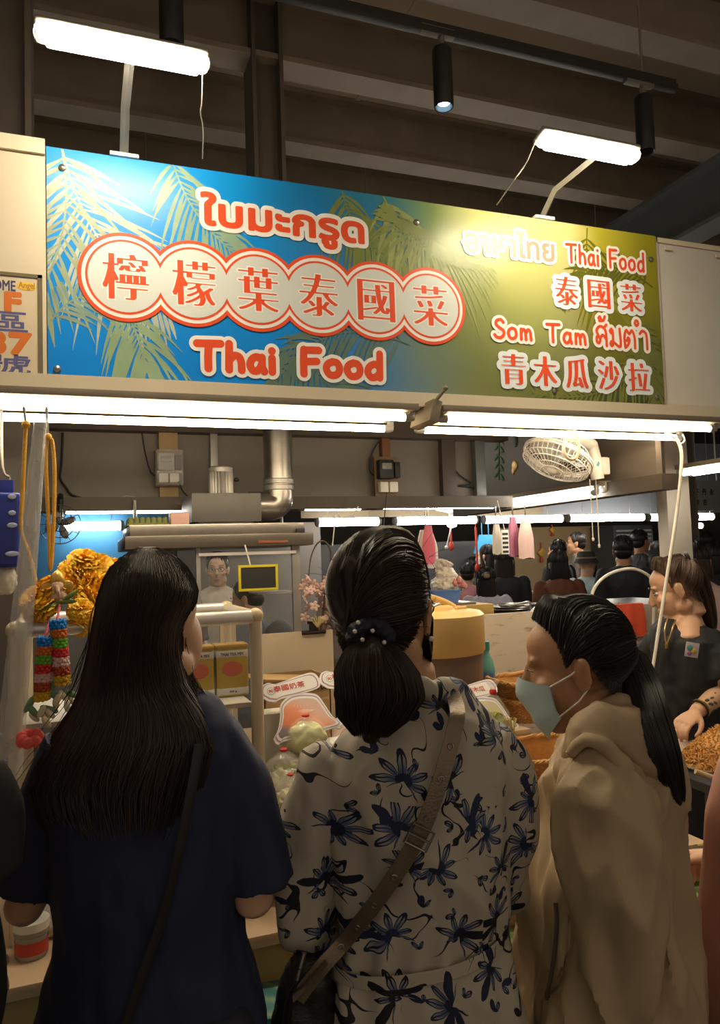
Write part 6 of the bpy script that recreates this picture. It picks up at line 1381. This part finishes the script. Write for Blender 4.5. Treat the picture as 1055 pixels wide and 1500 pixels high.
for _ in range(16):
    k, a = q.uniform(.25, .72), q.uniform(-1.2, 1.2); n_ = (-FH*math.cos(a) + UP*math.sin(a)).normalized(); n_ = (n_ - d_.normalized()*n_.dot(d_.normalized())).normalized(); p = J['el_l'] + d_*k + n_*(.0345 - .006*k)
    g.ell(p, (.010*q.uniform(.5, 1.2), .003, .006), None, 8, 6)
obj('tattoo', g, mat('tattoo_ink', (.12, .10, .10), .6), t)
g = MB(); w_ = J['wr_l'] + d_.normalized()*.085 - UP*.02; g.tube([w_, w_ + RH*-.05 + UP*-.01], .005, 8); obj('marker', g, WHITEP, None, 'small white marker pen in the seller\'s hand', 'pen')

# ------------------------------------------------------------------ woman with long hair, navy t-shirt (left)
d1 = 1.2; L1 = ad(215, 1200, d1); J = joints((L1.x, L1.y), 8, 1.62, 'down'); J['head'] = frame(ad(226, 915, d1), 0, .92, -2)
J['sh_r'] = ad(318, 1100, d1); J['el_r'] = ad(372, 1318, d1, .0); J['wr_r'] = J['el_r'] + FH*.21 - RH*.05 + UP*.02
J['w'] = .88; J['sh_l'] = ad(124, 1115, d1); J['el_l'] = ad(36, 1326, d1, -.01); J['wr_l'] = J['el_l'] + FH*.20 - RH*.06 - UP*.01
t = thing('person', 'woman seen from behind with long straight hair and navy t-shirt at left', 'person', J['L'])
body(J, t, SK_A, .005, (.036, .031, .024), ears=False, palms={'l': (RH - UP, UP), 'r': (-RH - UP, UP)}); eyes(J['head'], t)
T1 = [(1015, 178, 300, .055, .01), (1035, 158, 322, .07, .0), (1062, 118, 345, .088, 0), (1100, 92, 356, .105, 0), (1180, 82, 358, .118, 0), (1280, 80, 354, .118, 0), (1360, 84, 352, .112, 0), (1440, 72, 374, .118, 0), (1500, 56, 388, .124, 0), (1600, 46, 398, .128, 0), (1700, 40, 402, .13, 0)]
g = MB(); g.loft(tabring(T1, d1, list(range(1016, 1100, 14)) + list(range(1100, 1700, 40)) + [1690]))
g.tube(crom([ad(312, 1082, d1), ad(338, 1130, d1), ad(362, 1200, d1), ad(384, 1292, d1)], 4), [.050, .054, .056, .058], 22); g.tube(crom([ad(112, 1085, d1), ad(92, 1140, d1), ad(66, 1215, d1), ad(40, 1300, d1)], 4), [.052, .055, .056, .058], 22)
obj('tshirt', organic(g, .0055, 3, fold((13, 13, 5), .010, 2.0)), mat('navy_cotton', (.013, .020, .058), .72, var=.12, vs=40, bump=.12, bs=500), t)
g = MB(); a_, b_ = ad(384, 1292, d1), ad(362, 1200, d1); dd = (b_ - a_).normalized(); u_ = dd.orthogonal().normalized(); v_ = dd.cross(u_)
trousers(J, t, mat('dark_trousers', (.02, .025, .04), .7))
HL = [(800, 206), (808, 190), (818, 174), (832, 161), (850, 151), (880, 142), (910, 138), (950, 132), (1000, 121), (1040, 106), (1080, 78), (1120, 50), (1160, 32), (1200, 44), (1230, 70)]
HR = [(800, 226), (808, 246), (818, 262), (832, 275), (850, 285), (868, 290), (885, 286), (900, 276), (930, 267), (960, 267), (985, 274), (1010, 282), (1040, 306), (1070, 328), (1100, 338), (1140, 330), (1200, 312), (1230, 290)]
HB = [(800, .005), (808, .04), (820, .066), (840, .100), (870, .120), (920, .120), (970, .100), (1020, .088), (1060, .104), (1100, .122), (1160, .134), (1230, .140)]
def hp1(phi, y, k=1.0):
    l, r, b_ = lut(HL, y)[0], lut(HR, y)[0], lut(HB, y)[0]; c_, w_ = (l+r)/2, (r-l)/2
    return ad(c_ - w_*math.cos(phi)*k, y, d1, (-b_*math.sin(phi)*k) if math.sin(phi) >= 0 else -math.sin(phi)*.085*k)
g = MB(); ys = [801, 805, 810, 816, 824, 834, 846, 860, 876, 890, 905, 925, 950, 975, 1000, 1030, 1060, 1090, 1115]
g.grid([[hp1(PI*k/40, y, .985) for k in range(41)] for y in ys])
g.grid([[hp1(-PI*k/20*1.0, y, .97) for k in range(21)] for y in ys[:10]])
q = random.Random(21)
for _ in range(1500):
    ph = math.acos(q.uniform(-1, 1)); ye = 1105 + 130*q.random()**1.2 if q.random() < .85 else q.uniform(1000, 1120); drift = q.gauss(0, .10); kk = q.uniform(.985, 1.022); y0 = 802 + 60*q.random()**2
    n_ = 15; g.tube([hp1(min(PI, max(0, ph + drift*(i/n_)**2 + .015*math.sin(i*1.1 + ph*9))), y0 + (ye - y0)*i/n_, kk) for i in range(n_ + 1)], [.0008, .0016, .0017, .0016, .0004], 4)
for _ in range(46):   # loose strands at the right shoulder and the outline
    s = q.choice((0, PI, PI, PI)); y0 = q.uniform(860, 1050); P = [hp1(s, y0 + 36*i, 1.0 + .004*i*q.uniform(.3, 1.5)) for i in range(5)]
    g.tube(crom([p + RH*(q.uniform(0, .006)*i if s else -q.uniform(0, .006)*i) - FH*.004*i for i, p in enumerate(P)], 3), [.0007, .0007, .0003], 3)
obj('long_hair', g, HBROWN, t, sharp=75)
g = MB(); tab = T1
g.tube(crom([back(T1, d1, x, y, .012) for x, y in ((292, 1090), (280, 1160), (262, 1250), (236, 1350), (205, 1440), (175, 1530))], 5), .007, 8, fl=.3); obj('bag_strap', g, mat('dark_strap', (.015, .014, .016), .5), t)

# ------------------------------------------------------------------ woman in the floral dress (middle)
def floral():
    m = mat('floral_chiffon', (.5, .45, .36), .6, var=0, spec=.3); nt, b = NT(m); uv = nd(nt, 'ShaderNodeUVMap'); uv.uv_map = 'uv'
    wn = nd(nt, 'ShaderNodeTexNoise'); wn.inputs['Scale'].default_value = 26; wn.inputs['Detail'].default_value = 2; nt.links.new(uv.outputs[0], wn.inputs['Vector'])
    wv = nd(nt, 'ShaderNodeVectorMath', operation='MULTIPLY_ADD'); nt.links.new(wn.outputs['Color'], wv.inputs[0]); wv.inputs[1].default_value = (.014, .014, 0); nt.links.new(uv.outputs[0], wv.inputs[2])
    col = (.43, .385, .315)
    def layer(scale, off, R, n, fan, base):
        mp = nd(nt, 'ShaderNodeMapping'); mp.inputs['Scale'].default_value = (scale, scale, 1); mp.inputs['Location'].default_value = (off, off*1.7, 0); nt.links.new(wv.outputs[0], mp.inputs[0])
        vo = nd(nt, 'ShaderNodeTexVoronoi', voronoi_dimensions='2D'); vo.inputs['Scale'].default_value = 1; vo.inputs['Randomness'].default_value = .72; nt.links.new(mp.outputs[0], vo.inputs['Vector'])
        sb = nd(nt, 'ShaderNodeVectorMath', operation='SUBTRACT'); nt.links.new(mp.outputs[0], sb.inputs[0]); nt.links.new(vo.outputs['Position'], sb.inputs[1])
        xy = nd(nt, 'ShaderNodeSeparateXYZ'); nt.links.new(sb.outputs[0], xy.inputs[0]); cc = nd(nt, 'ShaderNodeSeparateColor'); nt.links.new(vo.outputs['Color'], cc.inputs[0])
        r = mth(nt, 'SQRT', mth(nt, 'ADD', mth(nt, 'MULTIPLY', xy.outputs[0], xy.outputs[0]), mth(nt, 'MULTIPLY', xy.outputs[1], xy.outputs[1])))
        th = mth(nt, 'WRAP', mth(nt, 'ADD', mth(nt, 'ARCTAN2', xy.outputs[1], xy.outputs[0]), mth(nt, 'MULTIPLY', cc.outputs[0], 6.283)), PI, -PI)
        pt = mth(nt, 'MULTIPLY', th, n/6.2832); fl = mth(nt, 'FLOOR', pt); tt = mth(nt, 'MULTIPLY', mth(nt, 'ABSOLUTE', mth(nt, 'SUBTRACT', mth(nt, 'SUBTRACT', pt, fl), .5)), 2)
        w1 = nd(nt, 'ShaderNodeTexWhiteNoise', noise_dimensions='2D'); cb = nd(nt, 'ShaderNodeCombineXYZ'); nt.links.new(fl, cb.inputs[0]); nt.links.new(mth(nt, 'MULTIPLY', cc.outputs[1], 91), cb.inputs[1]); nt.links.new(cb.outputs[0], w1.inputs['Vector'])
        Rp = mth(nt, 'MULTIPLY', mth(nt, 'MULTIPLY_ADD', w1.outputs['Value'], .5, .62), R)
        bd = mth(nt, 'MULTIPLY', Rp, mth(nt, 'SUBTRACT', 1.0, mth(nt, 'MULTIPLY', mth(nt, 'POWER', tt, 1.6), .72)))
        inside = mth(nt, 'MULTIPLY', mth(nt, 'LESS_THAN', r, bd), mth(nt, 'LESS_THAN', mth(nt, 'ABSOLUTE', th), fan))
        edge = mth(nt, 'GREATER_THAN', r, mth(nt, 'SUBTRACT', bd, mth(nt, 'MULTIPLY_ADD', w1.outputs['Value'], .06, .03)))
        vein = mth(nt, 'LESS_THAN', tt, .12); core = mth(nt, 'LESS_THAN', r, R*.26)
        dark = mth(nt, 'MAXIMUM', mth(nt, 'MAXIMUM', edge, core), mth(nt, 'MAXIMUM', vein, mth(nt, 'GREATER_THAN', w1.outputs['Value'], .80)))
        fill = ramp(nt, mth(nt, 'DIVIDE', r, R), [(0, (.02, .03, .08)), (.4, (.10, .13, .22)), (.7, (.30, .30, .29)), (1, (.40, .36, .30))])
        c2 = mixc(nt, dark, fill, mixc(nt, cc.outputs[2], (.010, .011, .014), (.016, .024, .07)))
        return mixc(nt, inside, base, c2)
    # brushed leaves and stems
    ln = nd(nt, 'ShaderNodeTexNoise'); ln.inputs['Scale'].default_value = 17; ln.inputs['Detail'].default_value = 1; nt.links.new(uv.outputs[0], ln.inputs['Vector'])
    ln2 = nd(nt, 'ShaderNodeTexNoise'); ln2.inputs['Scale'].default_value = 9; mp2 = nd(nt, 'ShaderNodeMapping'); mp2.inputs['Location'].default_value = (4, 7, 0); nt.links.new(uv.outputs[0], mp2.inputs[0]); nt.links.new(mp2.outputs[0], ln2.inputs['Vector'])
    stem = mth(nt, 'MULTIPLY', mth(nt, 'LESS_THAN', mth(nt, 'ABSOLUTE', mth(nt, 'SUBTRACT', ln.outputs[0], .5)), mth(nt, 'MULTIPLY', mth(nt, 'SUBTRACT', ln2.outputs[0], .50), .16)), 1.0)
    base = mixc(nt, stem, col, (.013, .013, .018))
    base = layer(17.0, 3.3, .34, 5, 1.4, base)
    base = layer(10.8, 0.0, .52, 9, 2.3, base)
    nt.links.new(base, b.inputs['Base Color']); return m
FLOR = floral()
d2 = 1.3; L2 = ad(612, 1300, d2); J = joints((L2.x, L2.y), 8, 1.60, 'fwd'); J['head'] = frame(ad(563, 893, d2), 22, 1.02, -3, 3)
J['sh_r'] = ad(700, 1128, d2); J['el_r'] = ad(738, 1290, d2, .05); J['wr_r'] = ad(690, 1300, d2, .27)
J['sh_l'] = ad(508, 1138, d2); J['el_l'] = ad(455, 1350, d2, -.0); J['wr_l'] = ad(500, 1385, d2, .20)
J['w'] = .84
t = thing('person', 'woman seen from behind in a cream and navy floral dress with low ponytail', 'person', J['L']); w2 = t
body(J, t, SK_B, .005, (.037, .031, .024), palms={'l': (RH - UP, UP), 'r': (-RH - UP, UP)}); eyes(J['head'], t)
T2 = [(1008, 556, 668, .055, .02), (1025, 530, 688, .07, .01), (1048, 514, 712, .088, 0), (1080, 494, 734, .105, 0), (1130, 478, 744, .118, 0), (1200, 488, 742, .122, 0), (1300, 500, 738, .115, 0), (1365, 502, 734, .108, 0), (1395, 490, 745, .112, 0), (1440, 476, 758, .125, 0), (1500, 468, 770, .135, 0), (1700, 455, 785, .145, 0), (2050, 440, 800, .15, 0)]
g = MB(); g.loft(tabring(T2, d2, list(range(1010, 1100, 12)) + list(range(1100, 1360, 26)) + [1366, 1380, 1395] + list(range(1420, 2050, 50)), 44))
g.tube(crom([ad(500, 1112, d2), ad(470, 1156, d2), ad(453, 1220, d2), ad(446, 1290, d2), ad(448, 1350, d2, .0), ad(462, 1388, d2, .03)], 4), [.048, .054, .055, .054, .050, .030], 22)
g.tube(crom([ad(708, 1092, d2), ad(738, 1136, d2), ad(745, 1190, d2, .01), ad(736, 1250, d2, .03), ad(728, 1305, d2, .06), ad(704, 1318, d2, .16)], 4), [.048, .050, .046, .042, .042, .030], 22)
g.tube(crom([ad(535, 1022, d2), ad(570, 1010, d2, -.06), ad(620, 1008, d2, -.06), ad(662, 1016, d2), ad(668, 1028, d2, .05)], 5), .016, 12)
def f2(c, n): return fold((11, 11, 3.0), .013, 5.0)(c, n) + .003*math.sin(c.z*30 + c.x*70)*(1 if c.z < .0 else .3)
zw = ad(615, 1376, d2).z
def f2(c, n): return fold((12, 12, 3.2), .013, 5.0)(c, n) + .006*math.exp(-abs(c.z - zw)/.09)*math.sin(c.dot(RH)*120 + 3*noise.noise(c*9)) + .008*(1 - abs(noise.noise(V((c.x*9 + c.z*5, c.y*9, c.z*3.5))))*2.4)
o = obj('dress', organic(g, .0055, 2, f2), FLOR, t)
def uv2(co): return (co.dot(RH) + .45*co.dot(FH) + 3, co.z + 2)
uvs(o, uv2)
bt_ = [(y, *lut(T2, y)) for y in range(1340, 1420, 5)]
g = MB(); n = 60; rows = []
for dz, s in ((-.011, 1.03), (-.009, 1.05), (.009, 1.05), (.011, 1.03)):
    row = []
    for k in range(n):
        a = 2*PI*k/n; y = 1376 - 22*math.cos(a); r = lut(T2, y); cc, ss = math.cos(a), math.sin(a); c = ad((r[0]+r[1])/2, y, d2); hw = (r[1]-r[0])/2*d2/FPX
        row.append(c + RH*hw*s*math.copysign(abs(cc)**.87, cc) + FH*(r[2]*s + .008)*math.copysign(abs(ss)**.87, ss) + UP*dz)
    rows.append(row)
g.grid(rows, True); o = obj('waistband', g, FLOR, t); uvs(o, uv2)
pulled_hair(J['head'], t, HBROWN, (-.022, -.112, -.030), 1200, 31, 1.06, fly=90)
TP = [(546, 936), (548, 955), (552, 985), (556, 1020), (548, 1052), (542, 1085)]
tail(t, HBROWN, [ad(x, y, d2, o_) for (x, y), o_ in zip(TP, (-.115, -.135, -.145, -.145, -.14, -.135))], [.022, .044, .062, .066, .054, .020], 1500, 32, pw=.38)
g = MB(); c = ad(543, 932, d2, -.125)
for k in range(14): a = 2*PI*k/14; g.ell(c + CR*math.cos(a)*.026 + CU*math.sin(a)*.017 - FW*.004*math.sin(3*a), (.013, .013, .013))
sc2 = obj('scrunchie', organic(g, .003, 2, fold((120, 120, 120), .004)), mat('navy_velvet', (.012, .014, .028), .7), t)
for px, py in ((525, 912), (531, 937), (563, 941), (546, 924), (520, 925)): g = MB(); g.ell(ad(px, py, d2, -.148), .0034); p_ = obj('pearl', g, mat('pearl', (.7, .68, .62), .2), t); p_.parent = sc2
mask(J['head'], t, mat('mask_black', (.014, .014, .016), .7), 1.25, strap=BLACK)
g = MB(); M = J['head']
for s in (-1, 1): g.tube([M @ V((s*.030 + math.cos(a)*.024, .112, .004 + math.sin(a)*.019)) for a in np.linspace(0, 2*PI, 21)], .0016, 6, False); g.tube([M @ V((s*.055, .108, .010)), M @ V((s*.081, .05, .012)), M @ V((s*.087, -.012, .010))], [.0032, .0022, .0022], 8)
obj('glasses', g, mat('tortoise_frame', (.03, .018, .012), .25), t)
g = MB(); g.ell(M @ V((.083, .004, -.044)), .0045); obj('earring', g, mat('pearl', (.7, .68, .62)), t)
SPX = [(662, 1012), (670, 1040), (664, 1075), (652, 1120), (636, 1170), (618, 1215), (594, 1258), (566, 1300), (536, 1340), (505, 1378), (478, 1408), (452, 1440), (436, 1462)]
BRZ = mat('bronze_leather', (.20, .155, .11), .32, .55, var=.15, vs=60, bump=.15, bs=250)
SP = [back(T2, d2, min(max(x, lut(T2, y)[0] + 6), lut(T2, y)[1] - 6), y, .022) if x > 480 else ad(x, y, d2, -.085) for x, y in SPX]; SP[0] = ad(660, 1008, d2, -.01); P = [V(p) for p in crom(SP, 5)]
bag = thing('crossbody_bag', 'black crossbody bag with bronze eyelet strap on the floral dress', 'handbag', ad(448, 1520, d2, -.06)); rows = []
for i, p in enumerate(P):
    d_ = (P[min(i+1, len(P)-1)] - P[max(i-1, 0)]).normalized(); s = d_.cross(FH).normalized(); rows.append([p + s*w_ - FH*h_ for w_, h_ in ((-.0125, 0), (-.0125, .004), (0, .005), (.0125, .004), (.0125, 0), (0, -.001))])
g = MB(); g.grid(rows, True); st_ = obj('strap', g, BRZ, bag)
for px, py in ((660, 1088), (647, 1138), (626, 1197), (578, 1283), (552, 1320), (525, 1354), (497, 1388)):
    i = min(range(len(P)), key=lambda k: (P[k] - back(T2, d2, px, py, .02)).length); d_ = (P[min(i+1, len(P)-1)] - P[i-1]).normalized(); s = d_.cross(FH).normalized(); g = MB(); g.tube([P[i] - FH*.0055 + (d_*math.cos(a) + s*math.sin(a))*.0042 for a in np.linspace(0, 2*PI, 15)], .0013, 6, False); e_ = obj('eyelet', g, STEEL, bag); e_.parent = st_
i = min(range(len(P)), key=lambda k: (P[k] - back(T2, d2, 610, 1225, .02)).length); d_ = (P[i+1] - P[i-1]).normalized(); s = d_.cross(FH).normalized(); g = MB()
q4 = [P[i] - FH*.008 + d_*a*.016 + s*b*.018 for a, b in ((1, 1), (1, -1), (-1, -1), (-1, 1), (1, 1))]; g.tube(q4, .0025, 8); g.tube([P[i] - FH*.009 - s*.018, P[i] - FH*.009 + s*.018], .002, 6); e_ = obj('buckle', g, STEEL, bag); e_.parent = st_
g = MB(); rows = []
for j in range(9):
    y = 1398 + 30*j; c = ad(452 - 2*j, y, d2, -.05); hw = (.030, .042, .050, .056, .060, .062, .062, .058, .045)[j]; rows.append([c + RH*math.copysign(abs(math.cos(2*PI*k/24))**.6, math.cos(2*PI*k/24))*hw + FH*math.sin(2*PI*k/24)*.035*(1 if j else .5) for k in range(24)])
g.loft(rows); obj('bag_body', organic(g, .005, 3, fold((25, 25, 25), .006)), mat('black_leather', (.016, .015, .015), .35, bump=.2, bs=220), bag)
g = MB(); g.tube(crom([ad(478, 1408, d2, -.092), ad(455, 1436, d2, -.098), ad(430, 1462, d2, -.1)], 4), .012, 8, fl=.25); obj('strap_end', g, BRZ, bag)
g = MB(); g.tube([ad(446, 1396, d2, -.088), ad(440, 1418, d2, -.092)], .004, 8); g.tube([ad(440, 1420, d2, -.092), ad(436, 1436, d2, -.094)], .0025, 6); obj('zip_pull', g, STEEL, bag)
for x in (420, 412): g = MB(); g.tube(crom([ad(440, 1425, d2, -.09), ad(x + 6, 1470, d2, -.09), ad(x, 1540, d2, -.085)], 4), .0022, 6); obj('cord', g, BLACK, bag)

# ------------------------------------------------------------------ woman in the beige hooded jacket (right)
d3 = 1.42; L3 = ad(900, 1300, d3); J = joints((L3.x, L3.y), -62, 1.52, 'down'); J['head'] = frame(ad(847, 975, d3), -73, .98, -13)
J['sh_l'] = ad(872, 1135, d3, -.11); J['el_l'] = ad(910, 1400, d3, -.15); J['wr_l'] = ad(845, 1492, d3, -.12); J['sh_r'] = ad(905, 1130, d3, .12); J['el_r'] = ad(900, 1360, d3, .16); J['wr_r'] = ad(820, 1420, d3, .16)
t = thing('person', 'woman in a beige hooded jacket and pale blue face mask, long ponytail, at right', 'person', J['L'])
body(J, t, SK_C, .0045, (.038, .032, .025)); eyes(J['head'], t, ball=False, brow=False)
JK = mat('beige_nylon', (.40, .30, .185), .6, var=.06, vs=20, bump=.05, bs=300)
T3 = [(1050, 862, 938, .055, 0), (1075, 848, 958, .085, 0), (1105, 832, 978, .125, 0), (1150, 812, 972, .155, 0), (1200, 798, 974, .165, 0), (1260, 789, 980, .168, 0), (1330, 782, 990, .168, 0), (1420, 774, 1001, .168, 0), (1500, 768, 1010, .17, 0), (1640, 764, 1034, .175, 0)]
g = MB(); g.loft(tabring(T3, d3, list(range(1052, 1110, 12)) + list(range(1110, 1640, 36)) + [1636], 44))
g.tube(crom([ad(872, 1118, d3, -.08), ad(880, 1180, d3, -.135), ad(894, 1270, d3, -.16), ad(906, 1370, d3, -.17), ad(904, 1430, d3, -.165), ad(872, 1478, d3, -.15), ad(838, 1512, d3, -.13)], 4), [.060, .072, .070, .066, .064, .056, .046], 24)
g.tube(crom([ad(905, 1120, d3, .09), ad(900, 1240, d3, .14), ad(895, 1360, d3, .15), ad(830, 1420, d3, .15)], 4), [.06, .066, .06, .045], 20)
def f3(c, n): return fold((9, 9, 3.0), .012, 8.0)(c, n) + .018*(1 - abs(noise.noise(V((c.x*11 + c.z*3, c.y*11, c.z*3.2 + 4))))*2.6) + .010*(1 - abs(noise.noise(V((c.x*22, c.y*22 + 9, c.z*6 + c.x*6))))*2.6)
o = obj('jacket', organic(g, .006, 2, f3), JK, t)
g = MB()   # hood lying on the back: collar roll and drooping bag
hc_ = [V(p) for p in crom([ad(846, 1096, d3, -.10), ad(872, 1068, d3, -.115), ad(908, 1070, d3, -.10), ad(938, 1100, d3, -.09), ad(962, 1145, d3, -.085), ad(984, 1200, d3, -.075)], 5)]
g.tube(hc_, list(np.interp(np.linspace(0, 1, len(hc_)), (0, .2, .4, .6, .8, 1), (.018, .036, .050, .060, .046, .012))), 20)
g.tube(crom([ad(838, 1108, d3, -.06), ad(848, 1082, d3, -.09), ad(880, 1052, d3, -.095), ad(922, 1046, d3, -.07), ad(948, 1062, d3, -.0), ad(952, 1085, d3, .06)], 5), [.014, .022, .026, .028, .026, .02], 14)
rim = crom([ad(836, 1106, d3, -.125), ad(858, 1086, d3, -.150), ad(884, 1092, d3, -.163), ad(908, 1116, d3, -.166), ad(938, 1148, d3, -.155), ad(966, 1152, d3, -.135)], 5); g.tube(rim, [.006, .009, .010, .010, .009, .007], 10)
g.tube(crom([ad(884, 1100, d3, -.150), ad(912, 1135, d3, -.155), ad(945, 1175, d3, -.135), ad(978, 1206, d3, -.10)], 5), [.006, .016, .018, .008], 10)
def fh(c, n): return .006*noise.noise(c*24) + .007*(1 - abs(noise.noise(V((c.x*16 + c.z*14, c.y*16, c.z*12))))*2.6)
obj('hood', organic(g, .0045, 5, fh), JK, t)
g = MB(); g.tube(crom([ad(x, y, d3, -.178) for x, y in ((806, 1322), (812, 1345), (808, 1385), (804, 1420), (800, 1455))], 5), .0042, 8); zp_ = obj('pocket_zip', g, mat('zip_brown', (.12, .09, .06), .4, .3), t)
pts = [back(T3, d3, x, y, .010) for x, y in ((814, 1322), (816, 1350), (813, 1390), (808, 1425), (802, 1458))]; zp_.data.transform(Matrix.Translation((0, 0, 0)))
g = MB(); g.tube(crom(pts, 5), .0045, 8, fl=.6); g.box(pts[-1], (.008, .006, .014), None, .002); zq = obj('pocket_zip', g, mat('zip_brown', (.12, .09, .06)), t); bpy.data.objects.remove(zp_)
trousers(J, t, mat('grey_trousers', (.12, .12, .13), .7))
pulled_hair(J['head'], t, HBLACK, (0, -.100, .022), 900, 41, 1.02, fly=40)
tail(t, HBLACK, [ad(912, 952, d3, -.01), ad(926, 965, d3, -.02), ad(942, 1005, d3, -.06), ad(958, 1055, d3, -.13), ad(976, 1110, d3, -.15), ad(990, 1160, d3, -.135), ad(1000, 1198, d3, -.11)], [.016, .026, .030, .029, .025, .017, .003], 700, 42, pw=.5)
g = MB(); c = ad(913, 947, d3, -.035); g.tube([ad(912, 950, d3, -.01) + CR*.0 + CU*math.cos(a)*.022 - FW*math.sin(a)*.022 for a in np.linspace(0, 2*PI, 21)], .008, 8, False); obj('hair_tie', g, mat('olive_tie', (.12, .09, .04), .5), t)
g = MB(); g.box(ad(907, 958, d3, -.045), (.022, .008, .018), Matrix.Rotation(.6, 3, 'Y'), .004); obj('hair_clip', g, mat('clip_pale', (.65, .55, .55), .2), t)
mask(J['head'], t, mat('mask_pale_blue', (.42, .56, .58), .6, var=.05), 1.05)

# ------------------------------------------------------------------ people cut by the frame
dR = 1.42; LR = ad(1190, 1300, dR); J = joints((LR.x, LR.y), -25, 1.60, 'down'); J['sh_l'] = ad(1105, 1140, dR); J['wr_l'] = ad(1052, 1256, dR, .20); J['el_l'] = ad(1120, 1270, dR, .03)
t = thing('person', 'person in a dusty pink top at the right edge holding out a hand', 'person', J['L']); body(J, t, SK_A, .0042, (.04, .034, .026), palms={'l': (-UP*.5 - FH*.9, UP)}, curl=.75)
g = MB(); TR = [(1050, 1120, 1205, .06, 0), (1085, 1078, 1250, .09, 0), (1140, 1056, 1275, .12, 0), (1200, 1046, 1282, .13, 0), (1300, 1038, 1288, .135, 0), (1400, 1034, 1292, .14, 0), (1480, 1032, 1295, .14, 0), (1500, 1033, 1295, .14, 0)]
g.loft(tabring(TR, dR, list(range(1052, 1500, 24)) + [1490])); trunk(g, J, 1.14, .858, .52)
for n_ in 'lr':
    s0, e0 = J['sh_'+n_], J['el_'+n_]; g.ell(s0, .058); g.tube([s0, s0.lerp(e0, .5), s0.lerp(e0, .85)], [.058, .056, .056], 16)
obj('pink_top', organic(g, .007, 3, fold((12, 12, 4), .008)), mat('dusty_pink_cotton', (.45, .22, .17), .75, var=.1, bump=.1, bs=400), t); trousers(J, t, mat('jeans_blue', (.06, .08, .13), .7)); cap_hair(J, t, HBLACK, 'short', seed=5)
w_ = J['wr_l'] + (J['wr_l'] - J['el_l']).normalized()*.10; g = MB(); g.tube([w_ + UP*.022 - FH*.012, w_ + UP*.030 + RH*.018 - FH*.022], .0035, 8); obj('toothpick_stub', g, mat('pale_yellow_stick', (.6, .5, .2), .5), None, 'tiny pale yellow stick between the fingers of the outstretched hand', 'stick')
dL = .95; LL = ad(-165, 1300, dL); J = joints((LL.x, LL.y), 25, 1.52, 'down'); t = thing('person', 'person in black cut off by the left edge', 'person', J['L'])
J['sh_r'] = ad(-62, 1150, dL); J['el_r'] = ad(-62, 1330, dL, .0); J['wr_r'] = J['el_r'] + FH*.10 - UP*.14 - RH*.02
body(J, t, SK_A, .0065); g = MB(); trunk(g, J, 1.15, .855, .50); g.tube(crom([ad(-58, 1140, dL), ad(-30, 1200, dL), ad(-22, 1275, dL)], 4), [.05, .056, .05], 20); obj('black_top', organic(g, .008, 3, fold((13, 13, 6), .008)), mat('black_cotton', (.014, .014, .016)), t); trousers(J, t, mat('black_trousers', (.02, .02, .024))); cap_hair(J, t, HBLACK, 'bob', .2, seed=6)
